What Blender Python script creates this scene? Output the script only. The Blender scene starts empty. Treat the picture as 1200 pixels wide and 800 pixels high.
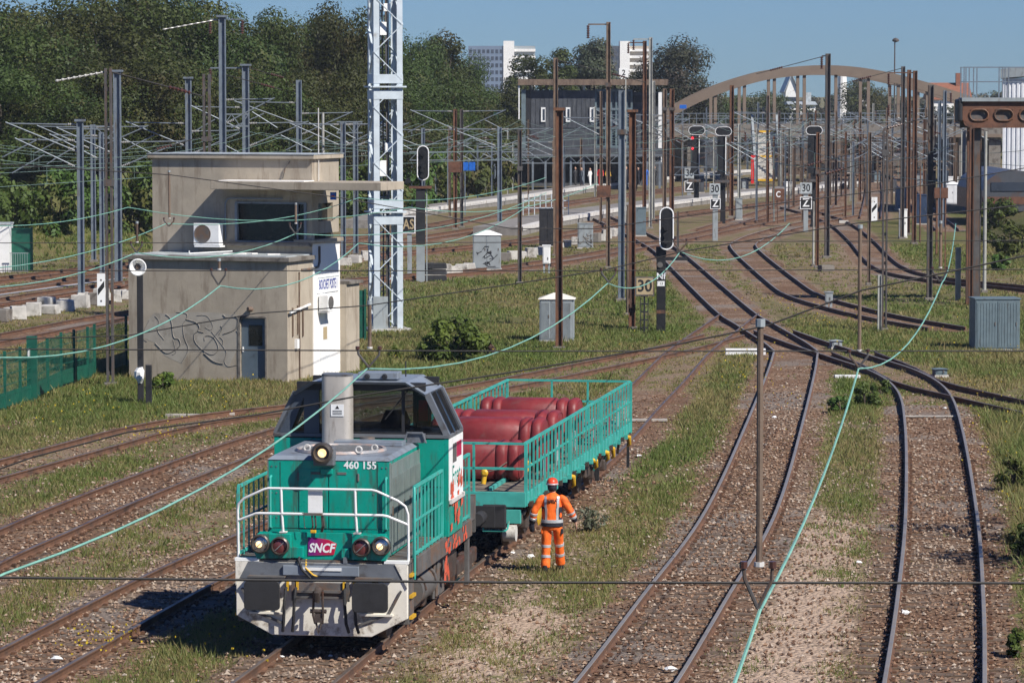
import bpy, bmesh, math, random
import numpy as np
from mathutils import Vector, Matrix, Euler
R = math.radians
random.seed(7)
scene = bpy.context.scene
COL = scene.collection

# ------------------------------------------------------------------ camera, sky, sun, exposure
F = 4200.0                      # focal length in photograph pixels (photograph is 1200 wide)
CH = 9.05                       # camera height above the ground (a road bridge over the yard)
HORIZON = 110.0
PITCH = math.atan((400 - HORIZON) / F)
cam_d = bpy.data.cameras.new('camera')
cam = bpy.data.objects.new('camera', cam_d)
COL.objects.link(cam)
cam.location = (0, 0, CH)
cam.rotation_euler = (math.pi / 2 - PITCH, 0, 0)
cam_d.sensor_width = 36.0
cam_d.lens = 36.0 * F / 1200.0
cam_d.clip_start = 1.0
cam_d.clip_end = 20000
scene.camera = cam

SUN_AZ = R(42)                  # sun to the right of the view, this far round towards the camera
SUN_EL = R(43)
world = bpy.data.worlds.new('World')
scene.world = world
world.use_nodes = True
wn = world.node_tree.nodes
wl = world.node_tree.links
sky = wn.new('ShaderNodeTexSky')
sky.sky_type = 'NISHITA'
sky.sun_disc = False
sky.sun_elevation = SUN_EL
sky.sun_rotation = math.pi / 2 + SUN_AZ
sky.altitude = 0
sky.air_density = 1.0
sky.dust_density = 0.0
sky.ozone_density = 2.0
bg = wn['Background']
bg.inputs['Strength'].default_value = 0.064
tint = wn.new('ShaderNodeMix'); tint.data_type = 'RGBA'; tint.blend_type = 'MULTIPLY'; tint.inputs[0].default_value = 1.0
tint.inputs[7].default_value = (0.29, 0.52, 1.0, 1.0)      # a clear, slightly polarised blue over the whole sky
wl.new(sky.outputs[0], tint.inputs[6])
wl.new(tint.outputs[2], bg.inputs['Color'])

sun_d = bpy.data.lights.new('sun', 'SUN')
sun_d.energy = 5.0
sun_d.angle = R(0.5)
sun_d.color = (1.0, 0.95, 0.87)
sun = bpy.data.objects.new('sun', sun_d)
COL.objects.link(sun)
sv = Vector((math.cos(SUN_AZ) * math.cos(SUN_EL), -math.sin(SUN_AZ) * math.cos(SUN_EL), math.sin(SUN_EL)))
sun.rotation_euler = sv.to_track_quat('Z', 'Y').to_euler()
sun.location = (60, 20, 60)

scene.view_settings.view_transform = 'Standard'
scene.view_settings.look = 'None'
scene.view_settings.gamma = 1.0
scene.view_settings.exposure = 0.34
scene.cycles.use_denoising = True
scene.cycles.max_bounces = 6
scene.cycles.transparent_max_bounces = 12

# ------------------------------------------------------------------ measuring: photograph pixels to places
_c, _s = math.cos(PITCH), math.sin(PITCH)
def ray(px, py):
    u, v = (px - 600) / F, (py - 400) / F
    return (u, _c - v * _s, -_s - v * _c)
def G(px, py, z=0.0):
    d = ray(px, py)
    t = (z - CH) / d[2]
    return Vector((d[0] * t, d[1] * t, z))
def at(px, py, y):
    d = ray(px, py)
    t = y / d[1]
    return Vector((d[0] * t, y, CH + d[2] * t))
def pix(x, y, z):
    dz = z - CH
    depth = y * _c - dz * _s
    up = y * _s + dz * _c
    return 600 + F * x / depth, 400 - F * up / depth
def depth_of(py, z=0.0):
    return G(600, py, z).y

# ------------------------------------------------------------------ scene-graph helpers
def tag(o, label=None, cat=None, group=None, kind=None):
    if label: o['label'] = label
    if cat: o['category'] = cat
    if group: o['group'] = group
    if kind: o['kind'] = kind
    return o
def empty(name, loc=(0, 0, 0), rz=0.0, label=None, cat=None, group=None):
    o = bpy.data.objects.new(name, None)
    o.empty_display_size = 0.3
    COL.objects.link(o)
    o.location = loc
    o.rotation_euler = (0, 0, rz)
    return tag(o, label, cat, group)
def link_mesh(name, me, mats, parent=None, loc=None, rot=None):
    o = bpy.data.objects.new(name, me)
    COL.objects.link(o)
    if mats is not None and len(me.materials) == 0:
        for m in (mats if isinstance(mats, (list, tuple)) else [mats]):
            me.materials.append(m)
    if parent is not None: o.parent = parent
    if loc is not None: o.location = loc
    if rot is not None: o.rotation_euler = rot
    return o
def kids(o):
    return [c for c in bpy.data.objects if c.parent == o]
def copy_tree(o, parent=None):
    c = o.copy()
    COL.objects.link(c)
    if parent is not None: c.parent = parent
    for k in list(o.children):
        copy_tree(k, c)
    return c

def frame_of(d):
    d = d.normalized()
    a = Vector((0, 0, 1)) if abs(d.z) < 0.9 else Vector((0, 1, 0))
    x = d.cross(a).normalized()
    return x, x.cross(d).normalized()

class MB:
    """collects solids into one mesh"""
    def __init__(self):
        self.v, self.f, self.m = [], [], []
        self.cur = 0
    def add(self, vs, fs):
        b = len(self.v)
        self.v.extend([tuple(p) for p in vs])
        for f in fs:
            self.f.append([b + i for i in f])
            self.m.append(self.cur)
        return self
    def hexa(self, p):
        return self.add(p, [(0, 3, 2, 1), (4, 5, 6, 7), (0, 1, 5, 4), (1, 2, 6, 5), (2, 3, 7, 6), (3, 0, 4, 7)])
    def box(self, c, s, rz=0.0, taper=1.0):
        hx, hy, hz = s[0] / 2, s[1] / 2, s[2] / 2
        ca, sa = math.cos(rz), math.sin(rz)
        p = []
        for z, k in ((-hz, 1.0), (hz, taper)):
            for x, y in ((-hx, -hy), (hx, -hy), (hx, hy), (-hx, hy)):
                x, y = x * k, y * k
                p.append((c[0] + x * ca - y * sa, c[1] + x * sa + y * ca, c[2] + z))
        return self.hexa(p)
    def span(self, x0, x1, y0, y1, z0, z1):
        return self.box(((x0 + x1) / 2, (y0 + y1) / 2, (z0 + z1) / 2), (x1 - x0, y1 - y0, z1 - z0))
    def bar(self, a, b, w, h=None):
        """rectangular bar from a to b"""
        a, b = Vector(a), Vector(b)
        h = h or w
        x, y = frame_of(b - a)
        x, y = x * w / 2, y * h / 2
        return self.hexa([a - x - y, a + x - y, a + x + y, a - x + y, b - x - y, b + x - y, b + x + y, b - x + y])
    def cyl(self, a, b, r0, r1=None, n=10, caps=True):
        a, b = Vector(a), Vector(b)
        r1 = r0 if r1 is None else r1
        x, y = frame_of(b - a)
        vs = []
        for p, r in ((a, r0), (b, r1)):
            for i in range(n):
                t = 2 * math.pi * i / n
                vs.append(p + x * (r * math.cos(t)) + y * (r * math.sin(t)))
        fs = [(i, (i + 1) % n, n + (i + 1) % n, n + i) for i in range(n)]
        if caps:
            fs += [tuple(range(n - 1, -1, -1)), tuple(range(n, 2 * n))]
        return self.add(vs, fs)
    def tube(self, pts, r, n=6, caps=True):
        pts = [Vector(p) for p in pts]
        vs, fs = [], []
        k = len(pts)
        rr = r if isinstance(r, (list, tuple)) else [r] * k
        d0 = pts[1] - pts[0]
        x, y = frame_of(d0)
        for i, p in enumerate(pts):
            d = (pts[min(i + 1, k - 1)] - pts[max(i - 1, 0)]).normalized()
            x = (x - d * x.dot(d)).normalized()
            y = x.cross(d)
            for j in range(n):
                t = 2 * math.pi * j / n
                vs.append(p + x * (rr[i] * math.cos(t)) + y * (rr[i] * math.sin(t)))
        for i in range(k - 1):
            for j in range(n):
                fs.append((i * n + j, i * n + (j + 1) % n, (i + 1) * n + (j + 1) % n, (i + 1) * n + j))
        if caps:
            fs += [tuple(range(n - 1, -1, -1)), tuple(range((k - 1) * n, k * n))]
        return self.add(vs, fs)
    def lathe(self, prof, o=(0, 0, 0), axis=(0, 0, 1), n=16):
        """prof: list of (radius, distance along axis)"""
        o, ax = Vector(o), Vector(axis).normalized()
        x, y = frame_of(ax)
        vs, fs = [], []
        for r, h in prof:
            for j in range(n):
                t = 2 * math.pi * j / n
                vs.append(o + ax * h + x * (r * math.cos(t)) + y * (r * math.sin(t)))
        for i in range(len(prof) - 1):
            for j in range(n):
                fs.append((i * n + j, i * n + (j + 1) % n, (i + 1) * n + (j + 1) % n, (i + 1) * n + j))
        fs += [tuple(range(n - 1, -1, -1)), tuple(range((len(prof) - 1) * n, len(prof) * n))]
        return self.add(vs, fs)
    def prism(self, poly, y0, y1, axis='y'):
        """polygon in (x,z) pushed from y0 to y1 (axis y), or (y,z) along x, or (x,y) along z"""
        n = len(poly)
        def mk(p, t):
            return (p[0], t, p[1]) if axis == 'y' else ((t, p[0], p[1]) if axis == 'x' else (p[0], p[1], t))
        vs = [mk(p, y0) for p in poly] + [mk(p, y1) for p in poly]
        fs = [tuple(range(n)), tuple(range(2 * n - 1, n - 1, -1))]
        fs += [(i, n + i, n + (i + 1) % n, (i + 1) % n) for i in range(n)]
        return self.add(vs, fs)
    def loft(self, secs, n=12):
        """secs: (cx, cy, cz, rx, ry) level elliptical sections"""
        vs, fs = [], []
        for cx, cy, cz, rx, ry in secs:
            for j in range(n):
                t = 2 * math.pi * j / n
                vs.append((cx + rx * math.cos(t), cy + ry * math.sin(t), cz))
        k = len(secs)
        for i in range(k - 1):
            for j in range(n):
                fs.append((i * n + j, i * n + (j + 1) % n, (i + 1) * n + (j + 1) % n, (i + 1) * n + j))
        fs += [tuple(range(n - 1, -1, -1)), tuple(range((k - 1) * n, k * n))]
        return self.add(vs, fs)
    def quad(self, a, b, c, d):
        return self.add([a, b, c, d], [(0, 1, 2, 3)])
    def build(self, name, mats, parent=None, loc=None, rot=None, smooth=False, bevel=0.0, recalc=True):
        me = bpy.data.meshes.new(name)
        me.from_pydata(self.v, [], self.f)
        if any(self.m): me.polygons.foreach_set('material_index', self.m)
        if recalc:
            bm = bmesh.new(); bm.from_mesh(me)
            bmesh.ops.recalc_face_normals(bm, faces=bm.faces)
            bm.to_mesh(me); bm.free()
        if smooth:
            me.polygons.foreach_set('use_smooth', [True] * len(me.polygons))
            me.set_sharp_from_angle(angle=R(40))
        me.update()
        o = link_mesh(name, me, mats, parent, loc, rot)
        if bevel > 0:
            b = o.modifiers.new('bevel', 'BEVEL')
            b.width = bevel; b.segments = 2; b.limit_method = 'ANGLE'; b.angle_limit = R(50)
        return o

def big_mesh(name, verts, faces, mats, parent=None, attr=None, smooth=False):
    """verts (n,3), faces (m,k) as numpy arrays; attr: name -> per-vertex float colour (n,4)"""
    me = bpy.data.meshes.new(name)
    n, m, k = len(verts), len(faces), faces.shape[1]
    me.vertices.add(n); me.loops.add(m * k); me.polygons.add(m)
    me.vertices.foreach_set('co', np.ascontiguousarray(verts, dtype=np.float32).ravel())
    me.loops.foreach_set('vertex_index', np.ascontiguousarray(faces, dtype=np.int32).ravel())
    me.polygons.foreach_set('loop_start', np.arange(0, m * k, k, dtype=np.int32))
    me.polygons.foreach_set('use_smooth', np.full(m, smooth))
    me.update(calc_edges=True)
    for an, av in (attr or {}).items():
        a = me.attributes.new(an, 'FLOAT_COLOR', 'POINT')
        a.data.foreach_set('color', np.ascontiguousarray(av, dtype=np.float32).ravel())
    me.validate()
    return link_mesh(name, me, mats, parent)

def text_part(name, body, size, m, parent, loc, rot, depth=0.004, align='CENTER', shear=0.0, sx=1.0, bold=0.0):
    cu = bpy.data.curves.new(name, 'FONT')
    cu.body = body; cu.size = size; cu.extrude = depth; cu.align_x = align; cu.align_y = 'CENTER'
    cu.shear = shear; cu.offset = bold; cu.resolution_u = 3
    t = bpy.data.objects.new(name, cu); COL.objects.link(t)
    dg = bpy.context.evaluated_depsgraph_get()
    me = bpy.data.meshes.new_from_object(t.evaluated_get(dg))
    bpy.data.objects.remove(t); bpy.data.curves.remove(cu)
    o = link_mesh(name, me, m, parent, loc, rot)
    o.scale = (sx, 1, 1)
    return o

# ------------------------------------------------------------------ materials
def new_mat(name):
    m = bpy.data.materials.new(name)
    m.use_nodes = True
    nt = m.node_tree
    return m, nt, nt.nodes, nt.links, nt.nodes['Principled BSDF']
def rgba(c): return (c[0], c[1], c[2], 1.0)
def mix_c(N, L, fac, a, b, kind='MIX'):
    x = N.new('ShaderNodeMix'); x.data_type = 'RGBA'; x.blend_type = kind
    for s, v in ((x.inputs[0], fac), (x.inputs[6], a), (x.inputs[7], b)):
        if hasattr(v, 'is_output'): L.new(v, s)
        else: s.default_value = v if isinstance(v, float) else rgba(v)
    return x.outputs[2]
def ramp(N, L, src, a, b, va=0.0, vb=1.0):
    r = N.new('ShaderNodeMapRange'); r.interpolation_type = 'SMOOTHSTEP'
    L.new(src, r.inputs[0])
    r.inputs[1].default_value = a; r.inputs[2].default_value = b
    r.inputs[3].default_value = va; r.inputs[4].default_value = vb
    return r.outputs[0]
def noise(N, L, vec, scale, detail=4, rough=0.6, dist=0.0):
    n = N.new('ShaderNodeTexNoise'); n.inputs['Scale'].default_value = scale
    n.inputs['Detail'].default_value = detail; n.inputs['Roughness'].default_value = rough
    n.inputs['Distortion'].default_value = dist
    if vec is not None: L.new(vec, n.inputs['Vector'])
    return n.outputs[0]
def coords(N, L, stretch=None):
    tc = N.new('ShaderNodeTexCoord'); oi = N.new('ShaderNodeObjectInfo')
    ad = N.new('ShaderNodeVectorMath'); ad.operation = 'ADD'
    mu = N.new('ShaderNodeMath'); mu.operation = 'MULTIPLY'; mu.inputs[1].default_value = 37.0
    L.new(oi.outputs['Random'], mu.inputs[0])
    L.new(tc.outputs['Object'], ad.inputs[0]); L.new(mu.outputs[0], ad.inputs[1])
    if stretch:
        mp = N.new('ShaderNodeVectorMath'); mp.operation = 'MULTIPLY'
        mp.inputs[1].default_value = stretch
        L.new(ad.outputs[0], mp.inputs[0]); return mp.outputs[0]
    return ad.outputs[0]
def mat(name, col, rough=0.6, metal=0.0, var=0.2, scale=2.5, dirt=None, amt=0.35, dscale=1.2, bump=0.15, bscale=25, streak=False, emit=None, estr=0.0):
    """paint / metal / stone with uneven tone, dirt or rust that has its own shape, and a fine relief"""
    m, nt, N, L, B = new_mat(name)
    v = coords(N, L)
    n1 = noise(N, L, v, scale, 5)
    dark = tuple(c * (1 - var) for c in col); light = tuple(min(1, c * (1 + var)) for c in col)
    c = mix_c(N, L, ramp(N, L, n1, 0.3, 0.7), dark, light)
    if dirt is not None:
        sv_ = coords(N, L, (1, 1, 0.18)) if streak else v
        n2 = noise(N, L, sv_, dscale * (3 if streak else 1), 8, 0.7)
        lo = 0.68 - amt * 0.5
        f = ramp(N, L, n2, lo, lo + 0.16)
        c = mix_c(N, L, f, c, dirt)
    L.new(c, B.inputs['Base Color'])
    B.inputs['Metallic'].default_value = metal
    n3 = noise(N, L, v, scale * 3, 3)
    L.new(ramp(N, L, n3, 0.25, 0.75, max(0.05, rough - 0.12), min(1, rough + 0.12)), B.inputs['Roughness'])
    if bump > 0:
        bp = N.new('ShaderNodeBump'); bp.inputs['Strength'].default_value = bump
        bp.inputs['Distance'].default_value = 0.02
        L.new(noise(N, L, v, bscale, 4), bp.inputs['Height'])
        L.new(bp.outputs[0], B.inputs['Normal'])
    if emit is not None:
        B.inputs['Emission Color'].default_value = rgba(emit)
        B.inputs['Emission Strength'].default_value = estr
    return m
def glass_mat(name, tint=(0.85, 0.9, 0.9)):
    m, nt, N, L, B = new_mat(name)
    out = N['Material Output']
    gl = N.new('ShaderNodeBsdfGlossy'); gl.inputs['Roughness'].default_value = 0.03
    tr = N.new('ShaderNodeBsdfTransparent'); tr.inputs['Color'].default_value = rgba(tint)
    fr = N.new('ShaderNodeFresnel'); fr.inputs['IOR'].default_value = 1.45
    mx = N.new('ShaderNodeMixShader')
    L.new(fr.outputs[0], mx.inputs[0]); L.new(tr.outputs[0], mx.inputs[1]); L.new(gl.outputs[0], mx.inputs[2])
    L.new(mx.outputs[0], out.inputs['Surface'])
    return m
def leaf_mat(name, dark, light, attr='tint', trans=0.3, third=None):
    m, nt, N, L, B = new_mat(name)
    out = N['Material Output']
    at_ = N.new('ShaderNodeAttribute'); at_.attribute_name = attr
    sp = N.new('ShaderNodeSeparateColor'); L.new(at_.outputs['Color'], sp.inputs[0])
    c = mix_c(N, L, sp.outputs[0], dark, light)
    if third is not None:
        c = mix_c(N, L, sp.outputs[1], c, third)
    oi = N.new('ShaderNodeObjectInfo')
    hs = N.new('ShaderNodeHueSaturation'); L.new(c, hs.inputs['Color'])
    L.new(ramp(N, L, oi.outputs['Random'], 0, 1, 0.47, 0.53), hs.inputs['Hue'])
    L.new(ramp(N, L, oi.outputs['Random'], 0, 1, 0.75, 1.25), hs.inputs['Value'])
    L.new(hs.outputs[0], B.inputs['Base Color'])
    B.inputs['Roughness'].default_value = 0.55
    B.inputs['Specular IOR Level'].default_value = 0.25
    t = N.new('ShaderNodeBsdfTranslucent'); L.new(hs.outputs[0], t.inputs['Color'])
    mx = N.new('ShaderNodeMixShader'); mx.inputs[0].default_value = trans
    L.new(B.outputs[0], mx.inputs[1]); L.new(t.outputs[0], mx.inputs[2])
    L.new(mx.outputs[0], out.inputs['Surface'])
    return m

M = {}
RUST = (0.11, 0.045, 0.025)
M['loco_green'] = mat('loco_green', (0.0, 0.285, 0.215), 0.36, var=0.10, dirt=(0.04, 0.13, 0.10), amt=0.40, dscale=1.6, bump=0.06, streak=True)
M['wagon_green'] = mat('wagon_green', (0.055, 0.36, 0.31), 0.5, var=0.15, dirt=(0.10, 0.06, 0.04), amt=0.22, dscale=3, bump=0.1)
M['rail_green'] = mat('rail_green', (0.045, 0.37, 0.31), 0.5, var=0.15, dirt=(0.13, 0.11, 0.08), amt=0.28, dscale=3, bump=0.05)
M['cream'] = mat('cream', (0.74, 0.70, 0.61), 0.5, var=0.08, dirt=(0.27, 0.22, 0.165), amt=0.30, dscale=2.4, bump=0.08)
M['white'] = mat('white', (0.78, 0.78, 0.76), 0.4, var=0.05, dirt=(0.45, 0.4, 0.33), amt=0.1, dscale=2, bump=0.04)
M['loco_grey'] = mat('loco_grey', (0.13, 0.14, 0.155), 0.45, var=0.15, dirt=(0.07, 0.06, 0.055), amt=0.3, dscale=2, bump=0.08)
M['roof_grey'] = mat('roof_grey', (0.20, 0.23, 0.27), 0.4, var=0.12, dirt=(0.12, 0.11, 0.1), amt=0.25, dscale=2, bump=0.06)
M['hood_side'] = mat('hood_side', (0.17, 0.20, 0.19), 0.45, var=0.12, dirt=(0.24, 0.14, 0.08), amt=0.2, dscale=3, bump=0.08, streak=True)
M['frame_grey'] = mat('frame_grey', (0.10, 0.095, 0.09), 0.7, var=0.25, dirt=(0.14, 0.085, 0.055), amt=0.4, dscale=2, bump=0.2)
M['black'] = mat('black', (0.018, 0.018, 0.02), 0.55, var=0.25, bump=0.1)
M['rubber'] = mat('rubber', (0.022, 0.022, 0.024), 0.75, var=0.2, dirt=(0.07, 0.065, 0.06), amt=0.2, bump=0.1)
M['steel_dark'] = mat('steel_dark', (0.09, 0.07, 0.06), 0.6, metal=0.4, var=0.3, dirt=RUST, amt=0.4, bump=0.2)
M['exhaust'] = mat('exhaust', (0.50, 0.46, 0.41), 0.36, metal=0.25, var=0.1, dirt=(0.2, 0.15, 0.12), amt=0.25, streak=True, bump=0.05)
M['dirty_white'] = mat('dirty_white', (0.55, 0.53, 0.5), 0.6, var=0.1, dirt=(0.2, 0.17, 0.15), amt=0.3, dscale=3)
M['mesh_grey'] = mat('mesh_grey', (0.35, 0.35, 0.34), 0.4, metal=0.6, var=0.25, scale=20, bump=0.3, bscale=60)
M['orange_ring'] = mat('orange_ring', (0.50, 0.36, 0.30), 0.5, var=0.2, dirt=(0.26, 0.26, 0.27), amt=0.6, dscale=5)
M['graffiti_red'] = mat('graffiti_red', (0.62, 0.10, 0.05), 0.5, var=0.15, dirt=(0.3, 0.12, 0.08), amt=0.3, dscale=6)
M['yellow'] = mat('yellow', (0.62, 0.36, 0.02), 0.5, var=0.15, dirt=(0.25, 0.15, 0.04), amt=0.25, dscale=4)
M['logo_red'] = mat('logo_red', (0.45, 0.01, 0.07), 0.4, var=0.05, bump=0)
M['text_white'] = mat('text_white', (0.8, 0.8, 0.8), 0.5, var=0.03, bump=0)
M['text_black'] = mat('text_black', (0.015, 0.015, 0.015), 0.5, var=0.1, bump=0)
M['lamp_rim'] = mat('lamp_rim', (0.10, 0.085, 0.075), 0.4, metal=0.5, var=0.2)
M['lamp_warm'] = mat('lamp_warm', (0.9, 0.7, 0.45), 0.2, var=0.1, bump=0, emit=(1.0, 0.62, 0.25), estr=1.3)
M['lamp_off'] = mat('lamp_off', (0.55, 0.5, 0.45), 0.12, metal=0.8, var=0.2, scale=12, bump=0.2)
M['lamp_red'] = mat('lamp_red', (0.20, 0.06, 0.06), 0.15, metal=0.3, var=0.2, bump=0)
M['drum_red'] = mat('drum_red', (0.20, 0.022, 0.024), 0.55, var=0.15, dirt=(0.16, 0.055, 0.05), amt=0.3, dscale=1.5, bump=0.08)
M['deck_wood'] = mat('deck_wood', (0.17, 0.14, 0.11), 0.8, var=0.25, dirt=(0.07, 0.06, 0.05), amt=0.4, dscale=3, bump=0.3)
M['glass'] = glass_mat('glass', (0.68, 0.73, 0.74))
M['dark_glass'] = mat('dark_glass', (0.012, 0.014, 0.016), 0.06, var=0.3, bump=0)
M['interior'] = mat('interior', (0.05, 0.055, 0.06), 0.6, var=0.2)
M['concrete'] = mat('concrete', (0.39, 0.335, 0.26), 0.85, var=0.12, scale=1.2, dirt=(0.27, 0.22, 0.165), amt=0.36, dscale=0.9, bump=0.25, streak=True)
M['concrete_dark'] = mat('concrete_dark', (0.21, 0.19, 0.165), 0.85, var=0.2, scale=1.5, dirt=(0.10, 0.085, 0.07), amt=0.45, dscale=1.5, bump=0.3)
M['render_white'] = mat('render_white', (0.82, 0.80, 0.76), 0.75, var=0.04, scale=1, dirt=(0.6, 0.55, 0.46), amt=0.15, dscale=1, bump=0.1, streak=True)
M['membrane'] = mat('membrane', (0.42, 0.46, 0.47), 0.5, var=0.15, dirt=(0.25, 0.25, 0.24), amt=0.4, dscale=1.5)
M['door_blue'] = mat('door_blue', (0.10, 0.135, 0.165), 0.5, var=0.1, dirt=(0.06, 0.07, 0.08), amt=0.25)
M['graffiti_line'] = mat('graffiti_line', (0.21, 0.19, 0.165), 0.7, var=0.2, bump=0)
M['graffiti_fill'] = mat('graffiti_fill', (0.38, 0.345, 0.29), 0.75, var=0.1, dirt=(0.25, 0.22, 0.18), amt=0.3, bump=0.1)
M['sign_blue'] = mat('sign_blue', (0.03, 0.05, 0.25), 0.5, var=0.1, bump=0)
M['panel_white'] = mat('panel_white', (0.80, 0.80, 0.78), 0.5, var=0.05, dirt=(0.5, 0.46, 0.4), amt=0.2)
M['tower_paint'] = mat('tower_paint', (0.50, 0.56, 0.60), 0.5, var=0.08, dirt=(0.35, 0.35, 0.34), amt=0.25, dscale=2, bump=0.05)
M['mast_grey'] = mat('mast_grey', (0.16, 0.19, 0.225), 0.55, metal=0.2, var=0.15, dirt=(0.12, 0.11, 0.10), amt=0.3, dscale=1.5, bump=0.08, streak=True)
M['cab_frame'] = mat('cab_frame', (0.06, 0.075, 0.10), 0.4, var=0.15)
M['mast_light'] = mat('mast_light', (0.19, 0.22, 0.245), 0.5, metal=0.2, var=0.1, bump=0)
M['mast_dark'] = mat('mast_dark', (0.075, 0.07, 0.068), 0.6, var=0.25, dirt=(0.11, 0.06, 0.035), amt=0.4, dscale=1.5, bump=0.12, streak=True)
M['mast_rust'] = mat('mast_rust', (0.145, 0.064, 0.032), 0.7, var=0.25, dirt=(0.07, 0.04, 0.03), amt=0.45, dscale=1.5, bump=0.2, streak=True)
M['mast_brown'] = mat('mast_brown', (0.165, 0.115, 0.08), 0.7, var=0.2, dirt=(0.08, 0.05, 0.035), amt=0.4, dscale=1.5, bump=0.2, streak=True)
M['mast_pale'] = mat('mast_pale', (0.34, 0.34, 0.31), 0.7, var=0.15, dirt=(0.2, 0.18, 0.15), amt=0.3, dscale=1.5, bump=0.1, streak=True)
M['wire_far'] = mat('wire_far', (0.16, 0.24, 0.21), 0.6, var=0.15, bump=0)
M['wire_green'] = mat('wire_green', (0.20, 0.42, 0.33), 0.5, var=0.15, bump=0)
M['wire_dark'] = mat('wire_dark', (0.035, 0.032, 0.03), 0.6, var=0.2, bump=0)
M['insulator'] = mat('insulator', (0.075, 0.032, 0.024), 0.3, var=0.2, bump=0)
M['porcelain'] = mat('porcelain', (0.33, 0.32, 0.30), 0.3, var=0.1, bump=0)
M['rail_side'] = mat('rail_side', (0.135, 0.066, 0.036), 0.8, var=0.25, scale=4, dirt=(0.07, 0.04, 0.026), amt=0.4, dscale=2, bump=0.2)
M['rail_dull'] = mat('rail_dull', (0.20, 0.155, 0.125), 0.45, metal=0.5, var=0.2, scale=1.0, dirt=(0.13, 0.07, 0.04), amt=0.4, dscale=0.6, bump=0.05)
M['rail_top'] = mat('rail_top', (0.25, 0.225, 0.20), 0.45, metal=0.2, var=0.1, scale=1.0, dirt=(0.20, 0.15, 0.11), amt=0.25, dscale=0.6, bump=0.02)
M['sleeper'] = mat('sleeper', (0.11, 0.075, 0.05), 0.9, var=0.3, scale=4, dirt=(0.16, 0.11, 0.075), amt=0.4, dscale=3, bump=0.4)
M['block'] = mat('block', (0.46, 0.44, 0.40), 0.85, var=0.18, dirt=(0.2, 0.18, 0.15), amt=0.35, dscale=2, bump=0.3)
M['cab_grey'] = mat('cab_grey', (0.27, 0.30, 0.31), 0.6, var=0.1, dirt=(0.17, 0.16, 0.14), amt=0.3, dscale=1.5, bump=0.08, streak=True)
M['cab_blue'] = mat('cab_blue', (0.12, 0.165, 0.185), 0.55, var=0.12, dirt=(0.08, 0.09, 0.09), amt=0.3, dscale=2, bump=0.06, streak=True)
M['fence_green'] = mat('fence_green', (0.006, 0.085, 0.055), 0.5, var=0.2, bump=0.03)
M['orange'] = mat('orange', (0.88, 0.15, 0.012), 0.75, var=0.1, scale=6, dirt=(0.72, 0.10, 0.01), amt=0.35, dscale=5, bump=0.4, bscale=14)
M['helmet'] = mat('helmet', (0.75, 0.07, 0.02), 0.35, var=0.06, bump=0)
M['reflective'] = mat('reflective', (0.55, 0.57, 0.58), 0.35, metal=0.3, var=0.1, bump=0.05)
M['navy'] = mat('navy', (0.012, 0.014, 0.025), 0.8, var=0.2, bump=0.2)
M['skin'] = mat('skin', (0.50, 0.29, 0.20), 0.5, var=0.06, bump=0.03)
M['signal_black'] = mat('signal_black', (0.012, 0.012, 0.013), 0.5, var=0.2, bump=0.03)
M['signal_red'] = mat('signal_red', (0.6, 0.01, 0.02), 0.3, var=0.05, bump=0, emit=(1.0, 0.02, 0.03), estr=1.6)
M['signal_violet'] = mat('signal_violet', (0.3, 0.02, 0.3), 0.3, var=0.05, bump=0, emit=(0.6, 0.03, 0.55), estr=0.5)
M['tan_sign'] = mat('tan_sign', (0.40, 0.31, 0.18), 0.6, var=0.06, dirt=(0.25, 0.19, 0.12), amt=0.2, bump=0.02)
M['rust_plate'] = mat('rust_plate', (0.13, 0.055, 0.03), 0.75, var=0.2, dirt=(0.07, 0.035, 0.025), amt=0.4, dscale=2, bump=0.2)
M['bark'] = mat('bark', (0.075, 0.058, 0.042), 0.9, var=0.3, bump=0.4)
M['platform'] = mat('platform', (0.22, 0.205, 0.19), 0.9, var=0.15, dirt=(0.14, 0.13, 0.12), amt=0.35)
M['platform_edge'] = mat('platform_edge', (0.58, 0.56, 0.53), 0.8, var=0.1, dirt=(0.35, 0.31, 0.27), amt=0.3)
M['slate'] = mat('slate', (0.055, 0.06, 0.07), 0.6, var=0.25, scale=1.0, dirt=(0.12, 0.125, 0.13), amt=0.3, dscale=1, bump=0.1, streak=True)
M['arch'] = mat('arch', (0.185, 0.14, 0.105), 0.85, var=0.12, scale=0.4, dirt=(0.18, 0.13, 0.10), amt=0.3, dscale=0.3, bump=0.1)
M['corrugated'] = mat('corrugated', (0.72, 0.73, 0.75), 0.5, var=0.06, dirt=(0.5, 0.5, 0.5), amt=0.15, streak=True)
M['tile_red'] = mat('tile_red', (0.24, 0.095, 0.055), 0.8, var=0.15, bump=0.1)
M['tower_shade'] = mat('tower_shade', (0.15, 0.20, 0.28), 0.6, var=0.08, scale=0.05)  # blue-grey shade of the tower's unlit face, painted as colour
M['window_dark'] = mat('window_dark', (0.04, 0.05, 0.07), 0.2, var=0.3, scale=0.3, bump=0)
M['blue_sign'] = mat('blue_sign', (0.01, 0.12, 0.5), 0.5, var=0.1, bump=0)
M['red_paint'] = mat('red_paint', (0.6, 0.02, 0.02), 0.5, var=0.1, bump=0)
M['tarp_blue'] = mat('tarp_blue', (0.02, 0.04, 0.085), 0.5, var=0.2)
M['flower'] = mat('flower', (0.52, 0.38, 0.02), 0.7, var=0.15, bump=0)
M['litter'] = mat('litter', (0.75, 0.75, 0.73), 0.7, var=0.1, bump=0)
M['plank'] = mat('plank', (0.36, 0.33, 0.29), 0.8, var=0.2, dirt=(0.2, 0.18, 0.15), amt=0.35)
M['train_grey'] = mat('train_grey', (0.07, 0.075, 0.085), 0.4, var=0.1, dirt=(0.09, 0.06, 0.05), amt=0.35)
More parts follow.
